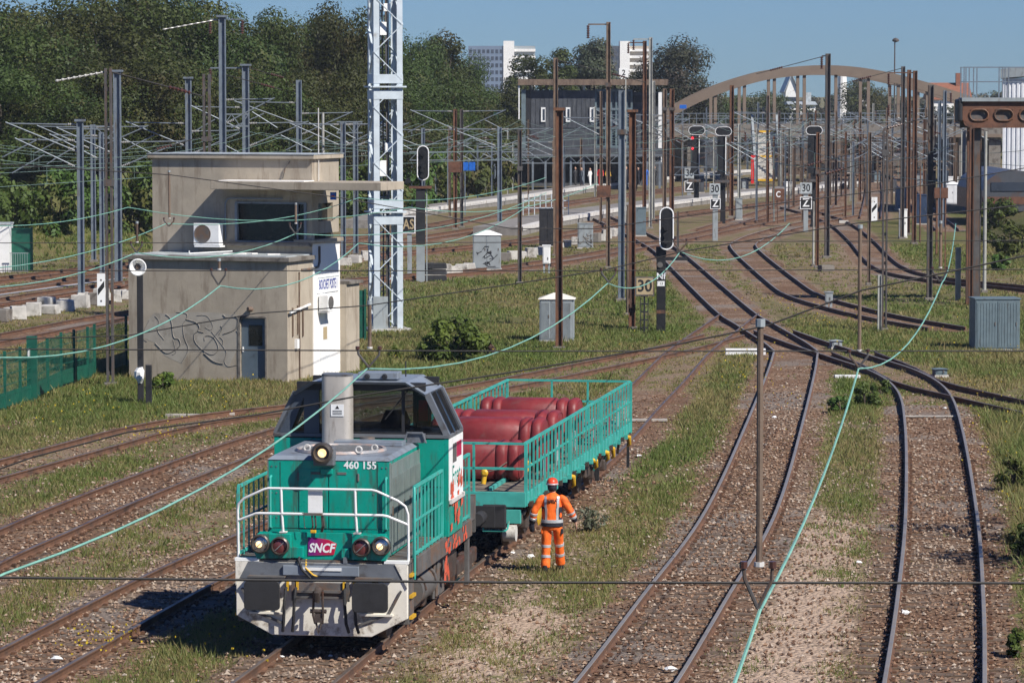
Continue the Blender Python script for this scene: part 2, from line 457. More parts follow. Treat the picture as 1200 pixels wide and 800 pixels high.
M['leaf_wood'] = leaf_mat('leaf_wood', (0.040, 0.056, 0.013), (0.070, 0.088, 0.021), third=(0.092, 0.082, 0.024))
M['leaf_bush'] = leaf_mat('leaf_bush', (0.045, 0.078, 0.016), (0.105, 0.145, 0.03), third=(0.13, 0.12, 0.035))
M['leaf_far'] = leaf_mat('leaf_far', (0.035, 0.048, 0.03), (0.09, 0.10, 0.055), third=(0.12, 0.10, 0.07))
M['leaf_shrub'] = leaf_mat('leaf_shrub', (0.055, 0.11, 0.018), (0.16, 0.25, 0.045), third=(0.2, 0.22, 0.05))
M['grass_blade'] = leaf_mat('grass_blade', (0.075, 0.105, 0.02), (0.175, 0.215, 0.05), trans=0.35, third=(0.25, 0.185, 0.085))
# ------------------------------------------------------------------ tracks: where their centre lines run
def spline(pts, step):
    """Catmull-Rom through ground points, resampled evenly"""
    P = [Vector(p) for p in pts]
    P = [P[0] * 2 - P[1]] + P + [P[-1] * 2 - P[-2]]
    out = []
    for i in range(1, len(P) - 2):
        a, b, c, d = P[i - 1], P[i], P[i + 1], P[i + 2]
        n = max(2, int((c - b).length / 0.5))
        for k in range(n):
            t = k / n
            out.append(0.5 * ((2 * b) + (c - a) * t + (2 * a - 5 * b + 4 * c - d) * t * t + (3 * b - a - 3 * c + d) * t ** 3))
    out.append(P[-2])
    res, acc = [out[0]], 0.0
    for p, q in zip(out, out[1:]):
        L_ = (q - p).length
        while acc + L_ >= step:
            f = (step - acc) / L_
            p = p.lerp(q, f); res.append(p); L_ = (q - p).length; acc = 0.0
        acc += L_
    return res
RZ = 0.165                      # rail top above the ground
def gp(px): return [G(x, y, RZ).xy.to_3d() for x, y in px]
TRACKS = [
    # name for look-up, pixel centre line, sleepers as single pieces up to this depth, label
    ('engine', [(250, 862), (330, 800), (380, 761), (499, 670), (640, 569), (697, 522), (741, 477), (777, 442), (806, 412), (838, 388), (868, 366)], 118,
     'rusty track running underneath the turquoise locomotive and the flat wagon'),
    ('middle', [(665, 880), (732, 800), (801, 700), (867, 600), (906, 500), (931, 420), (926, 405), (886, 380), (856, 360), (790, 300), (770, 286), (735, 268), (690, 247)], 135,
     'polished track curving up the middle of the photo, right of the walking worker'),
    ('right', [(1085, 900), (1095, 800), (1102, 700), (1103, 600), (1094, 500), (1081, 457), (1050, 435), (1000, 418), (950, 402), (905, 386)], 118,
     'polished track at the right edge beside the pink sand path and dark grass'),
    ('front_left', [(-120, 860), (-40, 812), (52, 762), (231, 667), (400, 592), (560, 531), (690, 487)], 88,
     'brown rusty track in the lower left corner with the locomotive shadow on it'),
    ('left', [(-120, 700), (-40, 655), (41, 620), (86, 600), (183, 561), (325, 510), (470, 470), (600, 446), (700, 426), (790, 407), (850, 391)], 105,
     'brown rusty track on the left running behind the locomotive cab'),
    ('weedy', [(-120, 580), (0, 548), (100, 521), (180, 500), (270, 485), (380, 473), (540, 459)], 96,
     'half overgrown track with yellow flowers in front of the concrete signal box'),
    ('branch', [(1000, 412), (1045, 430), (1078, 447), (1140, 462), (1230, 482)], 0, 'rusty branch track leaving to the right below the dark blue cabinet'),
    ('far_curve', [(1110, 383), (1040, 371), (985, 358), (945, 346), (921, 332), (873, 291), (878, 281), (905, 271), (945, 261), (1000, 250)], 0,
     'S shaped track bending between the signal post and the C plate'),
    ('right_far', [(1260, 343), (1200, 336), (1092, 325), (1040, 311), (1008, 280), (985, 262), (955, 250), (925, 242)], 0,
     'dark track curving behind the pair of rusty posts on the right'),
    ('yard_near', [(-60, 406), (0, 395), (148, 367), (300, 345), (430, 326), (600, 312), (760, 286), (900, 258), (1010, 240)], 0,
     'rusty yard track behind the row of white concrete blocks'),
    ('yard_second', [(-60, 362), (0, 352), (148, 331), (430, 300), (620, 280), (800, 250), (950, 232)], 0, 'yard track with the red cable passing behind the lattice tower'),
    ('yard_third', [(-60, 347), (0, 338), (148, 319), (430, 287), (560, 268), (700, 247), (850, 229)], 0, 'yard track next to the grey gravel strip in front of the wood'),
    ('throat_a', [(640, 240), (760, 224), (880, 209), (950, 195), (985, 180)], 0, 'far track along the second platform towards the arch'),
    ('throat_b', [(830, 268), (930, 236), (975, 207), (992, 188)], 0, 'far track passing in front of the C plate towards the arch'),
    ('throat_c', [(962, 244), (988, 214), (1002, 192)], 0, 'far track between the two Z boards on the right under the arch'),
    ('throat_d', [(1020, 254), (1024, 222), (1022, 192)], 0, 'far straight track behind the white marker board'),
    ('throat_e', [(1110, 268), (1068, 228), (1048, 192)], 0, 'far track left of the white shed under the arch end'),
    ('yard_last', [(-60, 333), (0, 326), (148, 309), (430, 276), (560, 254), (700, 232), (800, 221)], 0, 'farthest yard track along the foot of the wooded slope'),
]
CENTRE = {}
for nm, px, dmax, lab in TRACKS:
    CENTRE[nm] = spline(gp(px), 0.62)
_tp = np.array([(p.x, p.y) for nm in CENTRE for p in CENTRE[nm]])
OVERGROWN = {'left': 96, 'weedy': 78, 'front_left': 84, 'branch': 0, 'engine': 108, 'right': 103}      # beyond this depth the bed is lost in grass
_clean = np.array([(p.x, p.y) for nm in CENTRE for p in CENTRE[nm] if p.y < OVERGROWN.get(nm, 9e9)])
def track_dist(x, y, pts=None):
    pts = _tp if pts is None else pts
    out = np.full(len(x), 99.0)
    order = np.argsort(y); ys = y[order]
    tord = np.argsort(pts[:, 1]); T_ = pts[tord]
    for i in range(0, len(x), 3000):
        idx = order[i:i + 3000]
        lo, hi = y[idx].min() - 4, y[idx].max() + 4
        a, b = np.searchsorted(T_[:, 1], lo), np.searchsorted(T_[:, 1], hi)
        if b <= a: continue
        d = (x[idx][:, None] - T_[None, a:b, 0]) ** 2 + (y[idx][:, None] - T_[None, a:b, 1]) ** 2
        out[idx] = np.sqrt(d.min(1))
    return out

# ------------------------------------------------------------------ what grows where
PATCH = [  # polygon in photograph pixels (projected to the ground), grass, bare sand
    ([(-200, 520), (0, 465), (150, 435), (345, 440), (335, 470), (250, 478), (180, 486), (90, 506), (0, 530), (-200, 590)], .84, 0),
    ([(-200, 640), (0, 560), (90, 536), (200, 503), (300, 490), (325, 497), (200, 543), (60, 590), (0, 605), (-200, 690)], .56, .0),
    ([(-200, 720), (0, 672), (100, 635), (250, 570), (300, 580), (240, 632), (100, 700), (0, 742), (-200, 840)], .40, .4),
    ([(70, 820), (140, 770), (270, 700), (300, 750), (290, 765), (240, 830)], .62, .2),
    ([(410, 450), (425, 392), (470, 340), (560, 325), (700, 315), (790, 320), (800, 345), (830, 375), (800, 392), (700, 412), (600, 432), (480, 456)], .86, 0),
    ([(560, 450), (720, 436), (810, 418), (780, 440), (735, 452), (560, 470)], .55, 0),
    ([(770, 520), (845, 415), (905, 418), (890, 460), (868, 520), (820, 595), (760, 610), (700, 600), (715, 560)], .78, 0),
    ([(640, 600), (760, 595), (810, 600), (700, 760), (640, 840), (430, 830), (540, 700)], .52, .2),
    ([(545, 730), (650, 690), (665, 740), (610, 800), (480, 830)], .1, .95),
    ([(655, 600), (730, 582), (745, 612), (660, 650)], .25, .65),
    ([(965, 430), (1048, 447), (1052, 490), (1000, 500), (945, 490)], .88, 0),
    ([(940, 490), (1052, 490), (1052, 555), (915, 560)], .62, .1),
    ([(925, 610), (1005, 590), (1015, 690), (1000, 840), (830, 830)], .08, .95),
    ([(985, 360), (1260, 340), (1260, 450), (1160, 446), (1090, 425), (1000, 400)], .88, 0),
    ([(1118, 468), (1260, 470), (1300, 860), (1180, 830), (1168, 650), (1150, 540)], .97, 0),
    ([(870, 380), (950, 372), (1060, 395), (1080, 420), (1000, 402), (950, 392)], .8, 0),
    ([(1010, 262), (1260, 235), (1260, 325), (1110, 318), (1060, 300)], .8, 0),
    ([(600, 308), (760, 285), (790, 300), (740, 312), (600, 325)], .5, 0),
    ([(800, 300), (870, 300), (930, 350), (870, 352)], .45, .1),
    ([(830, 250), (960, 252), (950, 262), (850, 285), (800, 290)], .5, .1),
    ([(1000, 290), (1020, 300), (1010, 350), (960, 330), (930, 300)], .35, .25),
    ([(990, 350), (1100, 332), (1260, 345), (1260, 352), (1000, 362)], .6, .1),
]
_hl = [(-300, 345), (0, 305), (180, 291), (330, 272), (430, 260), (600, 225), (640, 214)]
_he = np.array([(G(x, y).y, G(x, y).x) for x, y in _hl])
_hr = np.array([(150.0, 30.0), (199.0, 27.0), (291.0, 38.0), (400.0, 70.0)])
def height(x, y):
    xe = np.interp(y, _he[:, 0], _he[:, 1], left=-200, right=_he[-1, 1] + 6)
    d = np.clip((xe - x) * 0.75 - 0.5, 0, 60)
    z = 7.5 * (1 - np.exp(-d / 16.0)) * (y < 900)
    xr = np.interp(y, _hr[:, 0], _hr[:, 1])
    dr = np.clip(x - xr, 0, 40) * ((y > 160) & (y < 330))
    z = z + 2.2 * (1 - np.exp(-dr / 4.0))
    w = np.clip(1.2 - track_dist(x, y) / 4.0, 0, 1)
    und = 0.05 * np.sin(x * 0.9 + 1.3 * np.sin(y * 0.21)) * np.sin(y * 0.33 + x * 0.17) * (1 - w)
    return z + und
def inside(poly, X, Y):
    r = np.zeros(len(X), bool); n = len(poly)
    for i in range(n):
        x0, y0 = poly[i]; x1, y1 = poly[(i + 1) % n]
        if y0 == y1: continue
        c = ((y0 > Y) != (y1 > Y)) & (X < (x1 - x0) * (Y - y0) / (y1 - y0) + x0)
        r ^= c
    return r
PPOLY = [([tuple(G(a, b).xy) for a, b in pl], g, s) for pl, g, s in PATCH]
def masks(x, y, jit=6, spread=0.9, seed=3):
    rng = np.random.default_rng(seed)
    g = np.zeros(len(x)); s = np.zeros(len(x))
    td = track_dist(x, y)
    tc_ = track_dist(x, y, _clean)
    for k in range(jit):
        a = x + rng.normal(0, spread * .5, len(x)); b = y + rng.normal(0, spread * 1.6, len(x))
        gg = np.full(len(x), .50); ss = np.full(len(x), .12)
        xe = np.interp(b, _he[:, 0], _he[:, 1], left=-200, right=_he[-1, 1] + 6)
        gg[(a < xe) & (b < 900)] = .95
        for pl, pg, ps in PPOLY:
            i = inside(pl, a, b); gg[i] = pg; ss[i] = ps
        g += gg; s += ss
    g /= jit; s /= jit
    b = np.clip((1.62 - tc_) / 0.5, 0, 1)
    b = np.maximum(b, .42 * np.clip((1.5 - td) / 0.6, 0, 1))
    g = g * (1 - b * 0.86); s = s * (1 - b)
    return g, b, s, td

# ------------------------------------------------------------------ the ground: one sheet to the horizon
def ground_material():
    m, nt, N, L, B = new_mat('ground')
    tc = N.new('ShaderNodeTexCoord'); v = tc.outputs['Object']
    a = N.new('ShaderNodeAttribute'); a.attribute_name = 'mask'
    sp = N.new('ShaderNodeSeparateColor'); L.new(a.outputs['Color'], sp.inputs[0])
    g, b, s = sp.outputs[0], sp.outputs[1], sp.outputs[2]
    def math_(op, x, y, c=False):
        n = N.new('ShaderNodeMath'); n.operation = op; n.use_clamp = c
        for i, q in enumerate((x, y)):
            if hasattr(q, 'is_output'): L.new(q, n.inputs[i])
            else: n.inputs[i].default_value = q
        return n.outputs[0]
    n_mid = noise(N, L, v, 0.9, 6, 0.65)
    n_fine = noise(N, L, v, 7, 5, 0.7)
    n_big = noise(N, L, v, 0.16, 4, 0.6)
    # stones
    vo = N.new('ShaderNodeTexVoronoi'); vo.inputs['Scale'].default_value = 12; L.new(v, vo.inputs['Vector'])
    vs = N.new('ShaderNodeSeparateColor'); L.new(vo.outputs['Color'], vs.inputs[0])
    cr = N.new('ShaderNodeValToRGB'); L.new(vs.outputs[0], cr.inputs[0])
    e = cr.color_ramp.elements
    e[0].position = 0.0; e[0].color = rgba((0.05, 0.03, 0.02))
    e[1].position = 1.0; e[1].color = rgba((0.42, 0.33, 0.25))
    for p_, c_ in ((.3, (0.15, 0.083, 0.048)), (.6, (0.235, 0.14, 0.085)), (.82, (0.31, 0.21, 0.145))):
        x = e.new(p_); x.color = rgba(c_)
    stone = mix_c(N, L, ramp(N, L, n_big, .42, .62), cr.outputs[0], (0.165, 0.10, 0.063))
    pale = mix_c(N, L, math_('MULTIPLY', ramp(N, L, n_mid, .5, .66), .55), stone, (0.32, 0.26, 0.20))
    rusty = mix_c(N, L, math_('MULTIPLY', ramp(N, L, noise(N, L, v, .45, 4), .45, .62), .5), pale, (0.125, 0.066, 0.038))
    # grey ballast here and there
    rusty = mix_c(N, L, math_('MULTIPLY', ramp(N, L, noise(N, L, v, .11, 3), .52, .6), .6), rusty, (0.225, 0.205, 0.185))
    # bare earth and sand
    earth = mix_c(N, L, ramp(N, L, n_mid, .3, .7), (0.18, 0.125, 0.083), (0.285, 0.21, 0.148))
    earth = mix_c(N, L, math_('MULTIPLY', ramp(N, L, n_fine, .45, .7), .6), earth, (0.26, 0.19, 0.13))
    sand = mix_c(N, L, ramp(N, L, n_fine, .35, .7), (0.37, 0.265, 0.19), (0.49, 0.375, 0.285))
    sand = mix_c(N, L, math_('MULTIPLY', ramp(N, L, n_mid, .55, .68), .55), sand, (0.17, 0.12, 0.085))
    # turf between the blades
    turf = mix_c(N, L, ramp(N, L, n_mid, .32, .68), (0.075, 0.088, 0.024), (0.14, 0.145, 0.046))
    turf = mix_c(N, L, math_('MULTIPLY', ramp(N, L, n_big, .42, .6), .7), turf, (0.155, 0.125, 0.058))
    turf = mix_c(N, L, math_('MULTIPLY', ramp(N, L, n_fine, .5, .72), .45), turf, (0.165, 0.13, 0.07))
    nb = math_('SUBTRACT', n_mid, .5); nf = math_('SUBTRACT', n_fine, .5)
    jit = math_('ADD', math_('MULTIPLY', nb, 1.5), math_('MULTIPLY', nf, .9))
    def soft(w, k=1.0): return ramp(N, L, math_('ADD', w, math_('MULTIPLY', jit, k)), .32, .66)
    c = mix_c(N, L, soft(s), earth, sand)
    c = mix_c(N, L, soft(b, .6), c, rusty)
    c = mix_c(N, L, soft(g), c, turf)
    L.new(c, B.inputs['Base Color'])
    B.inputs['Roughness'].default_value = 0.95
    B.inputs['Specular IOR Level'].default_value = 0.15
    bp = N.new('ShaderNodeBump'); bp.inputs['Strength'].default_value = 0.9; bp.inputs['Distance'].default_value = 0.05
    h = math_('ADD', math_('MULTIPLY', vo.outputs['Distance'], -1.2), n_fine)
    L.new(h, bp.inputs['Height']); L.new(bp.outputs[0], B.inputs['Normal'])
    return m
M['ground'] = ground_material()
rows = list(20 * (1.0075 ** np.arange(0, 420)))
while rows[-1] < 9000: rows.append(rows[-1] * 1.09)
rows = np.array(rows); NC = 300
u = np.linspace(-1, 1, NC)
W_ = 13 + 0.21 * rows
W_ = np.where(rows > 480, W_ * (1 + (rows - 480) / 900), W_)
GX = (u[None, :] * W_[:, None]).ravel(); GY = np.repeat(rows, NC)
near = GY < 470
gz = np.zeros(len(GX)); gz[near] = height(GX[near], GY[near])
gz[~near] = height(GX[~near], np.full((~near).sum(), 469.0)) * np.clip(1 - (GY[~near] - 470) / 200, 0, 1)
gm = np.zeros((len(GX), 4)); gm[:, 3] = 1
g_, b_, s_, t_ = masks(GX[near], GY[near])
gm[near, 0], gm[near, 1], gm[near, 2] = g_, b_, s_
gm[~near, 0] = .6
ii = (np.arange(len(rows) - 1)[:, None] * NC + np.arange(NC - 1)[None, :]).ravel()
ground = big_mesh('ground', np.stack([GX, GY, gz], 1), np.stack([ii, ii + 1, ii + 1 + NC, ii + NC], 1), M['ground'], attr={'mask': gm}, smooth=True)
tag(ground, kind='structure')
def gh(x, y): return float(height(np.array([x]), np.array([y]))[0])

# ------------------------------------------------------------------ rails and sleepers
PROF = [(-.065, 0), (.065, 0), (.065, .018), (.012, .04), (.012, .115), (.036, .128), (.036, .155), (.028, .162), (-.028, .162), (-.036, .155), (-.036, .128), (-.012, .115), (-.012, .04), (-.065, .018)]
def rail_mesh(cl, off, z0):
    vs, fs, mi = [], [], []
    n = len(PROF)
    for i, p in enumerate(cl):
        d = (cl[min(i + 1, len(cl) - 1)] - cl[max(i - 1, 0)]).normalized()
        r = Vector((d.y, -d.x, 0))
        for a, h in PROF:
            q = p + r * (off + a)
            vs.append((q.x, q.y, z0 + h))
    for i in range(len(cl) - 1):
        for j in range(n):
            k = (j + 1) % n
            fs.append((i * n + j, i * n + k, (i + 1) * n + k, (i + 1) * n + j))
            mi.append(1 if 6 <= j <= 8 else 0)
    fs.append(tuple(range(n - 1, -1, -1))); fs.append(tuple(range((len(cl) - 1) * n, len(cl) * n))); mi += [0, 0]
    me = bpy.data.meshes.new('rail')
    me.from_pydata(vs, [], fs); me.polygons.foreach_set('material_index', mi); me.update()
    return me
slp = MB().box((0, 0, 0), (2.55, 0.24, 0.14)).build('sleeper', M['sleeper'])
sleeper_me = slp.data
bpy.data.objects.remove(slp)
chair = MB()
for sx in (-1, 1):
    chair.box((sx * 0.76, 0, 0.078), (0.32, 0.16, 0.02))
    for q in (-.11, .11): chair.cyl((sx * 0.76 + q, 0, .085), (sx * 0.76 + q, 0, .13), .02, n=6)
    chair.box((sx * 0.66, 0.0, 0.10), (0.05, 0.1, 0.05)).box((sx * 0.86, 0.0, 0.10), (0.05, 0.1, 0.05))
ch = chair.build('rail_chair', M['rail_side']); chair_me = ch.data; bpy.data.objects.remove(ch)
rs = random.Random(5)
for nm, px, dmax, lab in TRACKS:
    cl = CENTRE[nm]
    o = cl[0]
    root = empty('railway_track', (0, 0, 0), 0, lab, 'railway track', 'tracks of the yard')
    coarse = cl[::2] if dmax else cl[::4]
    if coarse[-1] != cl[-1]: coarse = coarse + [cl[-1]]
    for sgn in (-1, 1):
        link_mesh('rail', rail_mesh(coarse, sgn * 0.7535, 0.003), [M['rail_side'], M['rail_top'] if 'polished' in lab or 'S shaped' in lab else M['rail_dull']], root)
    cnt = 0
    far = MB()
    for i in range(0, len(cl) - 1):
        p = cl[i]
        d = cl[i + 1] - p
        a = -math.atan2(d.x, d.y)
        if p.y < 47: continue
        if p.y < dmax and cnt < 290:
            s_ob = link_mesh('sleeper', sleeper_me, None, root, (p.x, p.y, (-0.060 if p.y < 72 else (-.074 if p.y < 88 else -.086)) + rs.uniform(-.026, .016)), (0, 0, a + rs.uniform(-.015, .015)))
            cnt += 1
        elif p.y < 210 and dmax == 0 or p.y < 160 and dmax:
            far.box((p.x, p.y, -0.086 + rs.uniform(-.03, .016)), (2.5, .24, .14), a)
    if far.v:
        tag(far.build('distant_sleepers', M['sleeper'], root), kind='stuff')
    if dmax:
        fast = MB()
        for i in range(0, len(cl) - 1):
            p = cl[i]
            if not 47 < p.y < min(dmax, 90): continue
            d = (cl[i + 1] - p).normalized(); r = Vector((d.y, -d.x, 0))
            for sx in (-1, 1):
                for q in (-.11, .11):
                    c_ = p + r * (sx * .7535 + q)
                    fast.box((c_.x, c_.y, .035), (.07, .09, .05), -math.atan2(d.x, d.y))
        tag(fast.build('rail_fasteners', M['rail_side'], root), kind='stuff')

# ------------------------------------------------------------------ loose ballast stones on the near beds
rng = np.random.default_rng(11)
def stones():
    pts = []
    for nm, dm, dens in (('engine', 92, 62), ('middle', 104, 62), ('right', 98, 58), ('front_left', 82, 62), ('left', 90, 50), ('weedy', 88, 22)):
        cl = [p for p in CENTRE[nm] if 47 < p.y < dm + 18]
        for p, q in zip(cl, cl[1:]):
            d = (q - p); n = int(dens * min(1.0, max(0.04, (dm + 18 - p.y) / 30)))
            t = rng.random(n); o_ = rng.normal(0, 1.05, n)
            r = Vector((d.y, -d.x, 0)).normalized()
            pts.append(np.stack([p.x + d.x * t + r.x * o_, p.y + d.y * t + r.y * o_], 1))
    # scattered gravel off the beds
    n = 16000
    yy = rng.uniform(48, 100, n); xx = rng.uniform(-.17, .17, n) * yy
    pts.append(np.stack([xx, yy], 1))
    P_ = np.concatenate(pts); n = len(P_)
    s = rng.uniform(.020, .050, n) * np.where(rng.random(n) < .06, 1.35, 1)
    base = np.array([(1, 0, 0), (0, 1, 0), (-1, 0, 0), (0, -1, 0), (0, 0, .8), (0, 0, -.6)], float)
    V = base[None] * s[:, None, None] * rng.uniform(.6, 1.3, (n, 6, 1))
    a = rng.uniform(0, 6.28, n); ca, sa = np.cos(a), np.sin(a)
    x = V[:, :, 0] * ca[:, None] - V[:, :, 1] * sa[:, None]; y = V[:, :, 0] * sa[:, None] + V[:, :, 1] * ca[:, None]
    V = np.stack([x + P_[:, 0, None], y + P_[:, 1, None], V[:, :, 2] + .022 + height(P_[:, 0], P_[:, 1])[:, None]], 2).reshape(-1, 3)
    tri = np.array([(0, 1, 4), (1, 2, 4), (2, 3, 4), (3, 0, 4), (1, 0, 5), (2, 1, 5), (3, 2, 5), (0, 3, 5)])
    Fc = (tri[None] + (np.arange(n) * 6)[:, None, None]).reshape(-1, 3)
    c = np.repeat(rng.random((n, 1)), 6, 0)
    patch = np.repeat((np.sin(P_[:, 0] * .9 + 2 * np.sin(P_[:, 1] * .13)) * np.sin(P_[:, 1] * .21) * .5 + .5)[:, None], 6, 0)
    col = np.concatenate([c, patch, c, np.ones_like(c)], 1)
    m, nt, N, L, B = new_mat('ballast_stone')
    at_ = N.new('ShaderNodeAttribute'); at_.attribute_name = 'tint'
    sp = N.new('ShaderNodeSeparateColor'); L.new(at_.outputs['Color'], sp.inputs[0])
    cr = N.new('ShaderNodeValToRGB'); L.new(sp.outputs[0], cr.inputs[0])
    e = cr.color_ramp.elements
    e[0].color = rgba((0.07, 0.04, 0.026)); e[1].color = rgba((0.44, 0.37, 0.30)); e[1].position = 1
    for p_, c_ in ((.35, (0.15, 0.08, 0.047)), (.62, (0.235, 0.14, 0.085)), (.85, (0.32, 0.235, 0.17))):
        k = e.new(p_); k.color = rgba(c_)
    cc = mix_c(N, L, ramp(N, L, sp.outputs[1], .62, .9, 0, .45), cr.outputs[0], (0.33, 0.27, 0.21))
    L.new(cc, B.inputs['Base Color']); B.inputs['Roughness'].default_value = .9
    o = big_mesh('ballast_stones', V, Fc, m, attr={'tint': col})
    tag(o, 'loose brown and tan ballast stones over the near track beds', 'ballast', kind='stuff')
stones()

# ------------------------------------------------------------------ grass
def grass():
    cand = []
    # even in area, thinning with distance; blades grow coarser far away
    for y0, y1, n in ((46, 62, 42000), (62, 80, 58000), (80, 105, 78000), (105, 140, 76000), (140, 215, 40000)):
        yy = np.sqrt(rng.uniform(y0 ** 2, y1 ** 2, n)); xx = rng.uniform(-.16, .165, n) * yy
        cand.append(np.stack([xx, yy], 1))
    P_ = np.concatenate(cand)
    g, b, s, td = masks(P_[:, 0], P_[:, 1], jit=3)
    clump = (np.sin(P_[:, 0] * 1.7 + 3 * np.sin(P_[:, 1] * .35)) * np.sin(P_[:, 1] * .9 + 2 * np.sin(P_[:, 0] * .8)) + .6 * np.sin(P_[:, 0] * 4.1 + P_[:, 1] * 1.1) * np.sin(P_[:, 1] * 2.3)) / 1.6
    prob = np.clip(g + clump * .55 * (1 - g * .7) - .07, 0, 1)
    prob *= np.where(b > .6, np.where(td < .95, .12, np.where(td < 1.2, .4, 1)), 1)
    patch = np.sin(P_[:, 0] * 1.1 + 2.1 * np.sin(P_[:, 1] * .17 + 1)) * np.sin(P_[:, 1] * .31 + 1.4 * np.sin(P_[:, 0] * .6)) + .5 * np.sin(P_[:, 0] * 2.7 - P_[:, 1] * .8)
    prob *= np.where(P_[:, 1] < 112, np.clip(.85 + patch * .7, .1, 1.2), 1)
    keep = rng.random(len(P_)) < prob
    P_ = P_[keep]; g = g[keep]; clump = clump[keep]; td = td[keep]; n = len(P_)
    k = 6
    dist = P_[:, 1]
    hgt = (.05 + .085 * g) * rng.uniform(.5, 1.5, n) * np.where(g > .9, 1.7, 1) * np.where(rng.random(n) < .06, 1.8, 1)
    hgt *= np.where(td < 1.5, .6, 1)
    zz = height(P_[:, 0], P_[:, 1])
    B0 = np.repeat(np.stack([P_[:, 0], P_[:, 1], zz], 1), k, 0)
    N_ = n * k
    B0[:, 0] += rng.normal(0, .09, N_); B0[:, 1] += rng.normal(0, .13, N_)
    a = rng.uniform(0, 6.28, N_); lean = rng.uniform(.1, 1.1, N_)
    h = np.repeat(hgt, k) * rng.uniform(.5, 1.2, N_)
    w = np.maximum(.008, np.repeat(dist, k) * .00017) * rng.uniform(.7, 1.5, N_)
    fa = rng.normal(0, .5, N_)
    tx, ty = np.cos(fa), np.sin(fa)
    V = np.empty((N_, 3, 3))
    V[:, 0] = B0 + np.stack([-tx * w, -ty * w, np.full(N_, -.02)], 1)
    V[:, 1] = B0 + np.stack([tx * w, ty * w, np.full(N_, -.02)], 1)
    V[:, 2] = B0 + np.stack([np.cos(a) * h * lean, np.sin(a) * h * lean, h], 1)
    big = np.sin(P_[:, 0] * .55 + 1.7 * np.sin(P_[:, 1] * .11)) * np.sin(P_[:, 1] * .19 + .7 * np.sin(P_[:, 0] * .4))
    dry = np.clip(rng.random(n) * 1.0 - g * .5 + .32 - clump * .2 + big * .38, 0, 1) ** 1.2
    t = np.repeat(np.clip(rng.normal(.5, .22, n), 0, 1), k) + rng.normal(0, .12, N_)
    col = np.stack([np.clip(t, 0, 1), np.repeat(dry, k), np.zeros(N_), np.ones(N_)], 1)
    o = big_mesh('grass', V.reshape(-1, 3), np.arange(N_ * 3).reshape(-1, 3), M['grass_blade'], attr={'tint': np.repeat(col, 3, 0)})
    tag(o, 'patchy green and straw coloured grass between the tracks', 'grass', kind='stuff')
grass()
def flowers():
    V, Fc = [], []
    r = random.Random(4)
    spots = [(170, 520, 26, 7, 70), (120, 483, 30, 8, 40), (220, 510, 40, 8, 60), (250, 463, 40, 10, 60), (110, 770, 22, 8, 90), (140, 762, 14, 5, 40),
             (250, 770, 50, 15, 30), (880, 430, 24, 10, 80), (850, 450, 24, 14, 60), (930, 362, 40, 8, 80), (960, 384, 40, 6, 80), (1180, 520, 24, 30, 60), (1150, 460, 20, 10, 30),
             (1100, 412, 60, 12, 70), (30, 500, 40, 16, 40), (1185, 600, 10, 30, 20), (760, 385, 60, 20, 50), (560, 420, 80, 14, 50), (280, 480, 20, 5, 30), (905, 475, 20, 25, 40)]
    for cx, cy, sx, sy, n in spots:
        for _ in range(int(n * .55)):
            p = G(r.gauss(cx, sx), max(200, r.gauss(cy, sy)))
            z = gh(p.x, p.y) + r.uniform(.18, .42)
            s = r.uniform(.008, .016) * (1 + p.y / 260)
            for q in range(2):
                a = r.uniform(0, 3.14)
                dx, dy = math.cos(a) * s, math.sin(a) * s
                b = len(V)
                V += [(p.x - dx, p.y - dy, z - s), (p.x + dx, p.y + dy, z - s * .6), (p.x + dx, p.y + dy, z + s * .7), (p.x - dx, p.y - dy, z + s)]
                Fc.append((b, b + 1, b + 2, b + 3))
    o = big_mesh('wildflowers', np.array(V), np.array(Fc), M['flower'])
    tag(o, 'small yellow ragwort flowers scattered through the grass', 'flowers', kind='stuff')
flowers()
